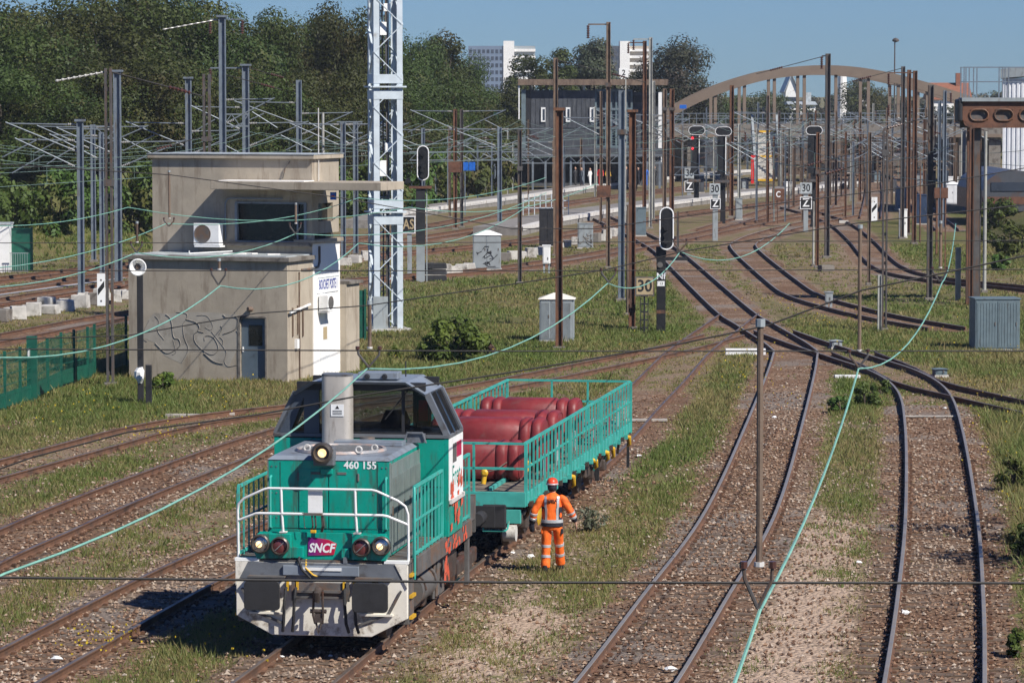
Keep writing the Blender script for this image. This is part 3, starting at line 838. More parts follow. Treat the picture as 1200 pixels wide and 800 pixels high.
# ------------------------------------------------------------------ the locomotive (local: x right, y towards its far end, z up from the rail top)
def locomotive():
    p0 = G(377, 761, RZ)
    root = empty('locomotive', (p0.x, p0.y, RZ), -R(8.7), 'turquoise and grey shunting locomotive with lit headlights standing at the front left', 'locomotive')
    g, gr, wh = M['loco_green'], M['loco_grey'], M['white']
    # plough and front plate
    b = MB().prism([(-1.40, 1.40), (1.40, 1.40), (1.40, .53), (.81, .225), (-.81, .225), (-1.40, .53)], 0.0, .09)
    plow = b.build('snow_plough', M['cream'], root, bevel=.012)
    MB().span(-1.38, 1.38, -.012, .0, 1.13, 1.40).build('buffer_beam_shade', gr, root, bevel=.004)  # grey strip paints the shade under the platform lip onto the beam
    f = MB()
    f.span(-.62, .62, -.06, -.013, 1.20, 1.36)
    f.build('step_panel', M['roof_grey'], root, bevel=.01)
    MB().span(-.30, .34, -.075, -.062, 1.285, 1.335).build('white_step_edge', wh, root)
    for sx in (-1, 1):
        bf = MB().cyl((sx * .875, -.42, .92), (sx * .875, .0, .92), .12, n=14).cyl((sx * .875, -.10, .92), (sx * .875, .0, .92), .19, n=14)
        bfo = bf.build('buffer', M['frame_grey'], root, smooth=True)
        poly = []
        for (cx, cz) in ((.22, .165), (-.22, .165), (-.22, -.165), (.22, -.165)):
            a0 = math.atan2(math.copysign(1, cz), math.copysign(1, cx)) - math.pi / 4
            for k in range(5):
                a = a0 + k * math.pi / 8
                poly.append((sx * .875 + cx + .07 * math.cos(a), .92 + cz + .07 * math.sin(a)))
        MB().prism(poly, -.47, -.42).build('buffer_head', M['rubber'], bfo, bevel=.008)
        # plate over the buffer, reinforcing rib and step in the plough
        MB().span(sx * .875 - .30, sx * .875 + .30, -.16, 0, 1.165, 1.19).build('buffer_hood', M['frame_grey'], root)
        k = MB().bar((sx * 1.10, -.02, .60), (sx * .62, -.02, .42), .035).bar((sx * 1.10, -.02, .60), (sx * 1.30, -.02, .98), .035)
        k.build('plough_rib', M['frame_grey'], root)
        MB().span(sx * .9 - .27, sx * .9 + .27, -.07, .0, .57, .60).build('plough_step', M['cream'], root)
        MB().prism([(1.40 * sx, 1.40), (1.40 * sx, 1.02), (1.20 * sx, 1.40)], -.03, -.001).build('corner_gusset', M['cream'], root)
        # hoses
        for j, (hx, l) in enumerate(((.40, .72), (.56, .62))):
            h = MB().tube([(sx * hx, -.02, 1.02), (sx * hx, -.12, .98), (sx * (hx + .01), -.17, .8), (sx * (hx + .03), -.15, .45), (sx * (hx + .06), -.08, .30)], .026, 8)
            h.build('brake_hose', M['rubber'], root, smooth=True)
            MB().box((sx * (hx - .02), -.05, 1.04), (.035, .06, .17)).build('brake_cock', M['yellow'], root)
    # coupling
    hk = MB().span(-.46, .46, -.05, 0, .86, 1.09)
    hk.build('coupling_plate', M['frame_grey'], root, bevel=.01)
    h = MB().span(-.40, .40, -.09, -.05, .93, .97).span(-.40, .40, -.09, -.05, .84, .87).span(-.47, -.42, -.10, -.05, .8, 1.12).span(.42, .47, -.10, -.05, .8, 1.12)
    h.build('coupling_bracket', M['frame_grey'], root)
    hook = MB().tube([(0, -.02, .98), (0, -.26, 1.0), (0, -.36, .95), (0, -.34, .84), (0, -.27, .82)], [.05, .06, .06, .045, .03], 8)
    hook.build('coupling_hook', M['steel_dark'], root, smooth=True)
    ch = MB()
    for sx in (-1, 1):
        ch.tube([(sx * .07, -.26, .98), (sx * .08, -.28, .6), (sx * .06, -.22, .46)], .02, 6)
    ch.cyl((-.13, -.25, .66), (.13, -.25, .66), .035, n=8).tube([(-.05, -.22, .5), (0, -.25, .3), (.05, -.22, .5)], .022, 6)
    ch.box((0, -.24, .55), (.12, .07, .14))
    ch.build('screw_coupling', M['steel_dark'], root, smooth=True)
    # front platform and lamp apron
    MB().span(-1.42, 1.42, .02, .60, 1.402, 1.44).build('front_platform', M['frame_grey'], root)
    for sx in (-1, 1):
        MB().span(min(sx * 1.02, sx * 1.42), max(sx * 1.02, sx * 1.42), -.012, .10, 1.405, 1.46).build('step_edge', wh, root, bevel=.005)
    ap = MB().span(-1.04, 1.04, .10, .16, 1.44, 1.875).build('lamp_apron', g, root, bevel=.008)
    for sx in (-1, 1):
        x0, x1 = sorted((sx * .50, sx * 1.10))
        poly = [(x0, 1.47), (x1 - .05 if sx > 0 else x1, 1.45), (x1, 1.56), (x1, 1.78), (x1 - .06, 1.86), (x0, 1.86)] if sx > 0 else [(x0, 1.56), (x0 + .05, 1.45), (x1, 1.47), (x1, 1.86), (x0 + .06, 1.86), (x0, 1.78)]
        MB().prism(poly, -.02, .098).build('lamp_housing', g, root, bevel=.01)
        for lx, r, lit, lz in ((.985, .155, True, 1.70), (.665, .15, False, 1.67)):
            c = (sx * lx, -.02, lz)
            ring = MB().lathe([(r, .02), (r, -.07), (r * .86, -.085), (r * .80, -.05), (r * .78, .0)], c, (0, 1, 0), 20)
            lo = ring.build('headlamp' if lit else 'tail_lamp', M['lamp_rim'], root, smooth=True)
            MB().lathe([(r * .79, -.03), (r * .45, -.05), (.01, -.058)], c, (0, 1, 0), 20).build('lens', M['lamp_off'] if lit else M['lamp_red'], lo, smooth=True)
            if lit:
                MB().lathe([(r * .34, -.056), (r * .2, -.066), (.01, -.070)], (c[0] - .02, c[1], c[2] - .01), (0, 1, 0), 14).build('bulb', M['lamp_warm'], lo, smooth=True)
            MB().bar((c[0] - .07, c[1] - .09, c[2] - .07), (c[0] + .07, c[1] - .09, c[2] + .06), .012).build('lamp_guard', M['mesh_grey'], lo)
    for (x, z, w, hh) in ((-.40, 1.56, .20, .17), (.39, 1.56, .13, .15)):
        MB().span(x - w / 2, x + w / 2, .0, .098, z - hh / 2, z + hh / 2).build('socket_box', g, root, bevel=.008)
    MB().span(.355, .425, -.02, -.001, 1.40, 1.50).build('socket_plug', gr, root, bevel=.006)
    MB().tube([(-.36, .04, 1.50), (-.36, -.05, 1.44), (-.30, -.08, 1.30), (-.16, -.07, 1.16)], .022, 8).build('jumper_cable', M['rubber'], root, smooth=True)
    MB().tube([(-.26, .06, 1.44), (-.24, -.07, 1.32), (-.12, -.09, 1.22), (-.05, -.07, 1.19)], .016, 6).build('jumper_cable', M['yellow'], root, smooth=True)
    # operator logo
    lg = MB().prism([(-.235, 1.505), (.185, 1.525), (.235, 1.70), (.10, 1.765), (-.12, 1.795), (-.235, 1.795)], .085, .0995)
    m, nt, N, L, B = new_mat('logo_gradient')
    tc = N.new('ShaderNodeTexCoord'); sx_ = N.new('ShaderNodeSeparateXYZ'); L.new(tc.outputs['Object'], sx_.inputs[0])
    L.new(mix_c(N, L, ramp(N, L, sx_.outputs[0], -.22, .16), (0.16, 0.012, 0.17), (0.50, 0.012, 0.05)), B.inputs['Base Color'])
    B.inputs['Roughness'].default_value = .35
    lgo = lg.build('operator_logo', m, root)
    text_part('logo_lettering', 'SNCF', .20, M['text_white'], lgo, (-.02, .083, 1.625), (math.pi / 2, 0, 0), .003, shear=.25, sx=.86, bold=.006)
    # hood
    hd = MB()
    hd.span(-1.0, 1.0, .60, 3.30, 1.44, 2.985)
    hood = hd.build('engine_hood', g, root, bevel=.012)
    tp = MB()
    tp.hexa([(-1.012, .585, 2.987), (1.012, .585, 2.987), (1.012, 3.29, 2.987), (-1.012, 3.29, 2.987), (-.93, .68, 3.05), (.93, .68, 3.05), (.93, 3.29, 3.05), (-.93, 3.29, 3.05)])
    tp.build('hood_roof', M['roof_grey'], hood, bevel=.008)
    for sx in (-1, 1):                                      # side doors with louvres
        n = 5; w = 2.58 / n
        for k in range(n):
            y0 = .69 + k * w
            d = MB().span(min(sx * 1.001, sx * 1.022), max(sx * 1.001, sx * 1.022), y0, y0 + w - .03, 1.50, 2.93)
            do = d.build('hood_door', M['hood_side'], root, bevel=.004)
            lv = MB()
            for q in range(6):
                yy = y0 + .05 + q * (w - .13) / 5
                lv.span(min(sx * 1.022, sx * 1.034), max(sx * 1.022, sx * 1.034), yy, yy + .035, 1.62, 2.70)
            lv.build('louvre', M['hood_side'], do)
            MB().span(min(sx * 1.022, sx * 1.04), max(sx * 1.022, sx * 1.04), y0 + .03, y0 + .06, 2.1, 2.25).build('handle', M['frame_grey'], do)
        MB().span(min(sx * .99, sx * 1.013), max(sx * .99, sx * 1.013), .602, .672, 1.46, 2.96).build('corner_post', M['hood_side'], root, bevel=.004)
    dr = []
    for x0, x1 in ((-.485, -.012), (.008, .475)):
        d = MB().span(x0, x1, .584, .5995, 1.885, 2.845).build('front_door', g, root, bevel=.004)
        cx = -.21 if x0 < 0 else .22
        MB().span(cx - .075, cx + .075, .575, .583, 2.76, 2.80).build('handle', M['frame_grey'], d, bevel=.003)
        hx = -.50 if x0 < 0 else .488
        MB().cyl((hx, .585, 2.66), (hx, .585, 2.78), .018, n=8).build('hinge', M['frame_grey'], d)
    MB().span(-.125, .075, .55, .583, 2.765, 2.86).build('lock_cover', g, root, bevel=.012)
    sm = M['black']
    for x in (-.80, .80):
        MB().span(x - .005, x + .005, .5965, .5995, 1.9, 2.95).build('panel_seam', sm, root)
    MB().span(-.99, .99, .5965, .5995, 1.878, 1.886).build('panel_seam', sm, root)
    for z in (2.05, 2.45, 2.88):
        for x in (-.94, -.86, .74, .88, .95):
            MB().cyl((x, .6, z), (x, .59, z), .014, n=6).build('bolt', M['loco_grey'], root)
    MB().span(1.06, 1.41, 3.302, 3.3095, 2.28, 2.29).build('panel_seam', sm, root)
    MB().span(1.20, 1.21, 3.302, 3.3095, 1.5, 2.279).build('panel_seam', sm, root)
    # white plate
    MB().span(-.22, .015, .02, .035, 2.17, 2.575).build('white_plate', M['panel_white'], root, bevel=.004)
    text_part('running_number', '460 155', .168, M['text_white'], root, (.52, .5955, 2.912), (math.pi / 2, 0, 0), .003, sx=.98, bold=.004)
    # headlight on the hood edge
    hl = MB().box((-.055, .56, 3.06), (.34, .22, .30))
    hlo = hl.build('high_headlight', gr, root, bevel=.02)
    MB().lathe([(.165, .0), (.175, -.16), (.13, -.18), (.11, -.12)], (-.055, .47, 3.13), (0, 1, 0), 20).build('lamp_rim', M['lamp_rim'], hlo, smooth=True)
    MB().lathe([(.115, -.10), (.06, -.125), (.01, -.13)], (-.055, .47, 3.13), (0, 1, 0), 18).build('lens', M['lamp_warm'], hlo, smooth=True)
    # fan on the hood roof
    MB().tube([(.71 * math.cos(t * math.pi / 20), 1.62 + .71 * math.sin(t * math.pi / 20), 3.06) for t in range(41)], .045, 6).build('fan_ring', M['orange_ring'], root, smooth=True)
    MB().cyl((0, 1.62, 3.051), (0, 1.62, 3.056), .68, n=32).build('fan_well', M['black'], root)
    fg = MB()
    for k in range(-9, 10):
        h_ = math.sqrt(max(.02, .655 ** 2 - (k * .07) ** 2))
        fg.bar((k * .07, 1.62 - h_, 3.066), (k * .07, 1.62 + h_, 3.066), .016)
        fg.bar((-h_, 1.62 + k * .07, 3.071), (h_, 1.62 + k * .07, 3.071), .016)
    fg.build('fan_grille', M['mesh_grey'], root)
    for x, y in ((-.47, 1.15), (.62, 1.3), (.42, .98)):
        tr = MB().tube([(x + .05 * math.cos(t * .628), y, 3.13 + .05 * math.sin(t * .628)) for t in range(11)], .016, 6)
        tr.build('lifting_eye', M['dirty_white'], root, smooth=True)
    MB().span(-.28, .88, 2.38, 2.72, 3.051, 3.13).build('raised_cover', M['roof_grey'], root, bevel=.01)
    MB().cyl((.18, 2.95, 3.05), (.18, 2.95, 3.15), .15, .12, n=16).build('filler_cap', M['frame_grey'], root, smooth=True)
    for cx in (-.42, .98):
        fr = MB().bar((cx - .19, 3.0, 3.05), (cx - .13, 3.0, 3.22), .03).bar((cx + .19, 3.0, 3.05), (cx + .13, 3.0, 3.22), .03).bar((cx - .14, 3.0, 3.22), (cx + .14, 3.0, 3.22), .035).span(cx - .15, cx + .15, 3.02, 3.2, 3.05, 3.2)
        fr.build('intake_box', gr, root, bevel=.008)
    # exhaust column ahead of the cab
    ex = MB().loft([(-.50, 3.12, 3.05, .01, .01)], 4) if False else MB()
    poly = []
    for cx, cy, a0 in ((.14, .10, 0), (-.14, .10, 90), (-.14, -.10, 180), (.14, -.10, 270)):
        for k in range(4):
            a = R(a0 + k * 30)
            poly.append((-.35 + cx + .11 * math.cos(a), 3.06 + cy + .11 * math.sin(a)))
    ex.prism(poly, 3.05, 4.16, axis='z')
    exo = ex.build('exhaust_column', M['exhaust'], root, smooth=True)
    MB().prism([(p[0] * 1.0, p[1]) for p in poly], 4.161, 4.20, axis='z').build('exhaust_cap', gr, exo)
    wp = MB().span(-.42, -.20, 2.838, 2.848, 3.50, 3.70).build('warning_plate', M['panel_white'], exo)
    for k in range(3):
        MB().span(-.39, -.23, 2.834, 2.8375, 3.53 + k * .028, 3.54 + k * .028).build('warning_text_line', M['text_black'], wp)
    MB().prism([(-.345, 3.625), (-.275, 3.625), (-.31, 3.68)], 2.834, 2.8375).build('warning_triangle', M['text_black'], wp)
    # cab
    y0, y1 = 3.31, 4.72
    prof = [(-1.50, 1.44), (1.50, 1.44), (1.50, 3.12), (1.14, 3.86), (.80, 4.06), (-.80, 4.06), (-1.14, 3.86), (-1.50, 3.12)]
    cab = MB()
    for sx in (-1, 1):
        x0, x1 = sorted((sx * 1.42, sx * 1.50))
        cab.span(x0, x1, y0 + .002, y1 - .002, 1.44, 3.10)
    cab.span(-1.42, 1.42, y0, y0 + .08, 1.44, 3.08).span(-1.42, 1.42, y1 - .08, y1, 1.44, 3.08)
    cabo = cab.build('cab_body', g, root, bevel=.006)
    band = MB().span(-1.515, 1.515, y0 - .012, y1 + .012, 3.101, 3.16).build('cab_band', gr, root, bevel=.006)
    # white side panel with worn lettering, red graffiti beneath
    for sx in (1,):
        wpn = MB().span(1.501, 1.512, y0 + .01, y1 - .01, 2.05, 3.09).build('cab_side_panel', M['panel_white'], root)
        MB().span(1.5125, 1.516, y0 + .75, y1 - .18, 2.72, 2.98).build('worn_logo', M['logo_red'], wpn)
        MB().span(1.5125, 1.516, y0 + .35, y0 + .72, 2.66, 2.98).build('worn_logo', M['frame_grey'], wpn)
        text_part('fret_lettering', 'Fret', .5, M['loco_green'], wpn, (1.5125, y0 + .70, 2.42), (math.pi / 2, 0, math.pi / 2), .002)
        ta = MB()
        r_ = random.Random(3)
        for k in range(22):
            yy, zz = r_.uniform(y0 + .06, y1 - .2), r_.uniform(1.5, 2.25)
            ta.prism([(yy, zz), (yy + r_.uniform(.08, .2), zz + .03), (yy + .16, zz + r_.uniform(.1, .26)), (yy + .02, zz + r_.uniform(.1, .2))], 1.514 + .0004 * k, 1.5145 + .0004 * k, 'x')
        tag(ta.build('red_graffiti', M['graffiti_red'], root), kind='stuff')
        MB().bar((1.53, y0 + .02, 2.03), (1.53, y1 - .02, 2.03), .04, .07).build('panel_trim', M['dirty_white'], root)
    roof = MB()
    for (xa, za), (xb, zb) in (((1.14, 3.86), (.80, 4.06)), ((.80, 4.06), (-.80, 4.06)), ((-.80, 4.06), (-1.14, 3.86))):
        n_ = Vector((zb - za, 0, -(xb - xa))).normalized() * .05
        roof.hexa([(xa, y0 - .22, za), (xb, y0 - .22, zb), (xb, y1 + .12, zb), (xa, y1 + .12, za),
                   (xa - n_.x, y0 - .10, za - n_.z), (xb - n_.x, y0 - .10, zb - n_.z), (xb - n_.x, y1 + .12, zb - n_.z), (xa - n_.x, y1 + .12, za - n_.z)])
    roof.build('cab_roof', M['roof_grey'], root)
    # posts: four corners, slanting inwards
    for sx in (-1, 1):
        for yy in (y0 + .05, y1 - .05):
            MB().bar((sx * 1.47, yy, 3.15), (sx * 1.13, yy, 3.85), .10, .10).build('cab_post', gr, root)
        if sx < 0: MB().prism([(-1.46, 3.165), (-1.22, 3.165), (-.98, 3.78), (-.98, 3.95), (-1.12, 3.84)], y0 + .0, y0 + .03).prism([(-.98, 3.165), (-.72, 3.165), (-.72, 3.97), (-.98, 3.97)], y0 + .0, y0 + .03).build('front_corner_frame', M['cab_frame'], root)
        MB().hexa([(sx * 1.485, y0 + .1, 3.16), (sx * 1.485, y1 - .1, 3.16), (sx * 1.455, y1 - .1, 3.16), (sx * 1.455, y0 + .1, 3.16),
                   (sx * 1.16, y0 + .1, 3.83), (sx * 1.16, y1 - .1, 3.83), (sx * 1.13, y1 - .1, 3.83), (sx * 1.13, y0 + .1, 3.83)]).build('side_window', M['dark_glass'], root)
        for yy in (y0 + .5, y0 + 1.0):
            MB().bar((sx * 1.50, yy, 3.15), (sx * 1.17, yy, 3.85), .05, .04).build('window_bar', M['black'], root)
    for yy, nm in ((y0 + .04, 'front_window'), (y1 - .04, 'rear_window')):
        w = MB().prism([(-1.38, 3.17), (1.38, 3.17), (1.08, 3.82), (.8, 3.98), (-.8, 3.98), (-1.08, 3.82)], yy, yy + .012)
        w.build(nm, M['glass'], root)
        fr = MB()
        for x in (-.78,):
            fr.bar((x, yy, 3.16), (x, yy, 4.0), .12, .06)
        fr.bar((.72, yy + .001, 3.16), (.72, yy + .001, 4.0), .05 if nm == 'front_window' else .14, .05)
        fr.bar((-1.1, yy, 3.965), (1.1, yy, 3.965), .10, .14).bar((-1.42, yy, 3.175), (1.42, yy, 3.175), .05, .04)
        fr.build('window_frame', M['black'], root)
    MB().tube([(.42, y0 - .02, 3.42), (.82, y0 - .02, 3.92)], .012, 6).build('wiper', M['black'], root)
    ins = MB().span(-1.35, 1.35, y0 + .12, y0 + .42, 3.0, 3.22).span(-.5, .2, y1 - .5, y1 - .15, 2.6, 3.26).span(.76, .98, y1 - .35, y1 - .1, 3.2, 3.75)
    ins.build('control_desk', M['interior'], root, bevel=.02)
    st = MB().cyl((.45, y0 + .7, 2.6), (.45, y0 + .7, 3.1), .08, n=8).loft([(.45, y0 + .75, 3.1, .24, .2), (.45, y0 + .78, 3.3, .26, .1), (.45, y0 + .82, 3.5, .18, .07)], 12)
    st.build('driver_seat', M['navy'], root, smooth=True)
    MB().span(.80, .96, y1 - .36, y1 - .352, 3.3, 3.66).build('red_extinguisher_plate', M['red_paint'], root)
    rb = MB().span(-.06, .62, y0 + .05, y0 + .45, 4.085, 4.20)
    rb.build('roof_box', M['roof_grey'], root, bevel=.01)
    for k in range(2):
        MB().cyl((.10 + .3 * k, y0 - .02, 4.13), (.10 + .3 * k, y0 + .05, 4.13), .035, .05, n=10).build('roof_horn', M['black'], root)
    MB().tube([(.68, y0 + .5, 4.1), (.68, y0 + .5, 4.36)], .012, 5).build('aerial', M['black'], root)
    # rear hood behind the cab and narrow end
    MB().span(-.95, .95, y1 + .001, 7.0, 1.44, 2.5).build('rear_hood', g, root, bevel=.012)
    MB().span(-.97, .97, y1 + .002, 7.02, 2.502, 2.57).build('rear_hood_roof', M['roof_grey'], root, bevel=.01)
    # walkways and sills
    for sx in (-1, 1):
        x0, x1 = sorted((sx * 1.003, sx * 1.40))
        MB().span(x0, x1, .60, 6.0, 1.39, 1.438).build('walkway', M['frame_grey'], root)
        x0, x1 = sorted((sx * 1.36, sx * 1.46))
        s_ = MB().span(x0, x1, .62, 6.0, 1.14, 1.445).build('side_sill', M['frame_grey'], root, bevel=.01)
        if sx > 0:
            ta = MB(); r_ = random.Random(8)
            for k in range(26):
                yy = r_.uniform(3.0, 5.3); zz = r_.uniform(1.17, 1.40)
                ta.prism([(yy, zz - .05), (yy + r_.uniform(.05, .2), zz - .04), (yy + .12, zz + .05), (yy + .01, zz + .045)], 1.462 + .0004 * k, 1.4625 + .0004 * k, 'x')
            tag(ta.build('red_graffiti', M['graffiti_red'], root), kind='stuff')
            ta = MB()
            for k in range(16):
                yy = r_.uniform(3.5, 3.95); zz = r_.uniform(.65, 1.1)
                ta.prism([(yy, zz - .06), (yy + .12, zz - .04), (yy + .1, zz + .12), (yy + .01, zz + .06)], 1.382 + .0004 * k, 1.3825 + .0004 * k, 'x')
            tag(ta.build('red_graffiti', M['graffiti_red'], root), kind='stuff')
        # handrails: bars, mid rail, top rail
        rg = M['rail_green']
        segs = ((.55, 3.20), (4.85, 5.95)) if sx > 0 else ((.25, 3.2), (4.85, 5.95))
        for a, e in segs:
            hr = empty('side_handrail', (0, 0, 0)); hr.parent = root
            MB().bar((sx * 1.41, a, 2.58), (sx * 1.41, e, 2.58), .045).build('top_rail', rg, hr)
            MB().bar((sx * 1.41, a, 2.03), (sx * 1.41, e, 2.03), .03).build('middle_rail', rg, hr)
            MB().bar((sx * 1.41, a, 1.50), (sx * 1.41, e, 1.50), .04).build('bottom_rail', rg, hr)
            n = max(2, int((e - a) / .33))
            for k in range(n + 1):
                yy = a + (e - a) * k / n
                MB().bar((sx * 1.41, yy, 1.44), (sx * 1.41, yy, 2.58), .04 if k in (0, n) else .026).build('baluster', rg, hr)
        MB().tube([(sx * 1.44, .40, 2.6), (sx * 1.45, .36, 2.5), (sx * 1.45, .36, 1.2), (sx * 1.44, .40, 1.12)], .022, 8).build('grab_rail', rg, root, smooth=True)
        # hood corner grab rails
        MB().tube([(sx * .95, .60, 2.72), (sx * .95, .53, 2.70), (sx * .95, .53, 1.9), (sx * .95, .60, 1.88)], .02, 8).build('grab_rail', rg, root, smooth=True)
        # steps
        x0, x1 = sorted((sx * 1.16, sx * 1.40))
        stp = MB().span(x0, x1, .12, .58, .42, 1.38).build('step_box', M['frame_grey'], root, bevel=.006)
        for z in (.50, .84, 1.18):
            x0, x1 = sorted((sx * 1.30, sx * 1.45))
            MB().span(x0, x1, .15, .50, z, z + .05).build('tread', M['yellow'], stp)
        # underframe
        u_ = MB().span(min(sx * .9, sx * 1.3), max(sx * .9, sx * 1.3), 3.45, 4.05, .42, 1.12)
        u_.build('equipment_box', M['frame_grey'], root, bevel=.02)
        MB().cyl((sx * 1.12, 1.35, .78), (sx * 1.12, 2.75, .78), .29, n=20).build('air_tank', M['frame_grey'], root, smooth=True)
        for yy in (1.55, 2.5):
            MB().tube([(sx * (1.12 + .31 * math.cos(t)), yy, .78 + .31 * math.sin(t)) for t in [k * math.pi / 6 for k in range(7)]], .02, 6).build('tank_strap', M['steel_dark'], root)
        MB().tube([(sx * 1.3, 2.9, .45), (sx * 1.32, 2.9, 1.05), (sx * 1.3, 3.1, 1.12)], .03, 8).build('air_pipe', M['frame_grey'], root, smooth=True)
        MB().tube([(sx * 1.3, 3.2, .45), (sx * 1.32, 3.2, 1.05), (sx * 1.3, 3.3, 1.12)], .03, 8).build('air_pipe', M['frame_grey'], root, smooth=True)
        MB().span(min(sx * 1.0, sx * 1.12), max(sx * 1.0, sx * 1.12), .9, 3.4, .35, .62).build('bogie_frame', M['steel_dark'], root, bevel=.03)
        MB().span(min(sx * 1.0, sx * 1.12), max(sx * 1.0, sx * 1.12), 5.0, 8.6, .35, .62).build('bogie_frame', M['steel_dark'], root, bevel=.03)
        MB().span(min(sx * 1.36, sx * 1.42), max(sx * 1.36, sx * 1.42), 5.75, 5.95, .3, 1.14).build('rear_step_post', M['frame_grey'], root)
        MB().span(min(sx * .8, sx * 1.25), max(sx * .8, sx * 1.25), 4.3, 5.6, .5, 1.12).build('battery_box', M['steel_dark'], root, bevel=.02)
        for yy in (1.5, 2.9, 6.0, 7.6):
            wb = MB().lathe([(.42, -.07), (.53, -.065), (.515, -.03), (.48, .06), (.30, .065), (.12, .02), (.12, .07)], (sx * .76, yy, .48), (sx, 0, 0), 28)
            wb.build('wheel', M['steel_dark'], root, smooth=True)
            if sx > 0:
                MB().cyl((-.7, yy, .48), (.7, yy, .48), .08, n=10).build('axle', M['steel_dark'], root)
            MB().box((sx * 1.06, yy, .48), (.22, .34, .30)).build('axle_box', M['steel_dark'], root, bevel=.03)
    MB().span(-.85, .85, .1, 10.0, .95, 1.385).build('main_frame', M['frame_grey'], root)
    MB().span(-.85, .85, 10.0, 10.12, .7, 1.4).build('rear_beam', M['frame_grey'], root)
    for sx in (-1, 1):
        MB().cyl((sx * .875, 10.1, .92), (sx * .875, 10.62, .92), .12, n=12).box((sx * .875, 10.66, .92), (.5, .06, .4)).build('rear_buffer', M['rubber'], root)
    # white front handrail, bent round the corners
    fr = empty('front_handrail', (0, 0, 0)); fr.parent = root
    top = [(-1.38, .10, 1.46), (-1.38, .06, 2.22), (-1.36, .04, 2.33), (-1.26, .02, 2.42), (-.92, -.02, 2.575), (-.85, -.02, 2.59), (.82, -.02, 2.59), (.90, -.02, 2.575), (1.24, .02, 2.42), (1.36, .04, 2.33), (1.40, .06, 2.20), (1.40, .10, 1.46)]
    MB().tube(top, .021, 8).build('top_rail', wh, fr, smooth=True)
    MB().tube([(-1.38, .07, 2.05), (-1.06, -.01, 2.18), (-.98, -.02, 2.185), (-.28, -.02, 2.185)], .022, 8).build('middle_rail', wh, fr, smooth=True)
    MB().tube([(.02, -.02, 2.185), (1.0, -.02, 2.185), (1.08, -.01, 2.17), (1.40, .07, 2.03)], .022, 8).build('middle_rail', wh, fr, smooth=True)
    MB().bar((-.30, -.02, 2.185), (.04, -.02, 2.185), .04).build('middle_rail_sleeve', M['frame_grey'], fr)
    for x in (-.63, .575):
        MB().tube([(x, .03, 1.88), (x - .01, -.02, 2.2), (x - .02, -.02, 2.58)], .022, 8).build('rail_post', wh, fr, smooth=True)
        MB().box((x, .06, 1.882), (.11, .12, .02)).build('post_foot', M['dirty_white'], fr)
    chn = MB()
    for x in (-.15, -.10, .01, .03):
        chn.tube([(x, -.01, 2.16), (x + .02, -.03, 2.0), (x - .02, .02, 1.9)], .014, 5)
    chn.build('safety_chain', M['steel_dark'], fr)
    MB().box((-.13, -.0, 1.905), (.09, .06, .05)).build('chain_hook', M['yellow'], fr, bevel=.01)
    MB().tube([(-.28, -.02, 2.18), (-.27, -.02, 1.98), (-.25, -.02, 1.96)], .006, 4).build('hanging_cord', M['steel_dark'], fr)
    return root
loco = locomotive()

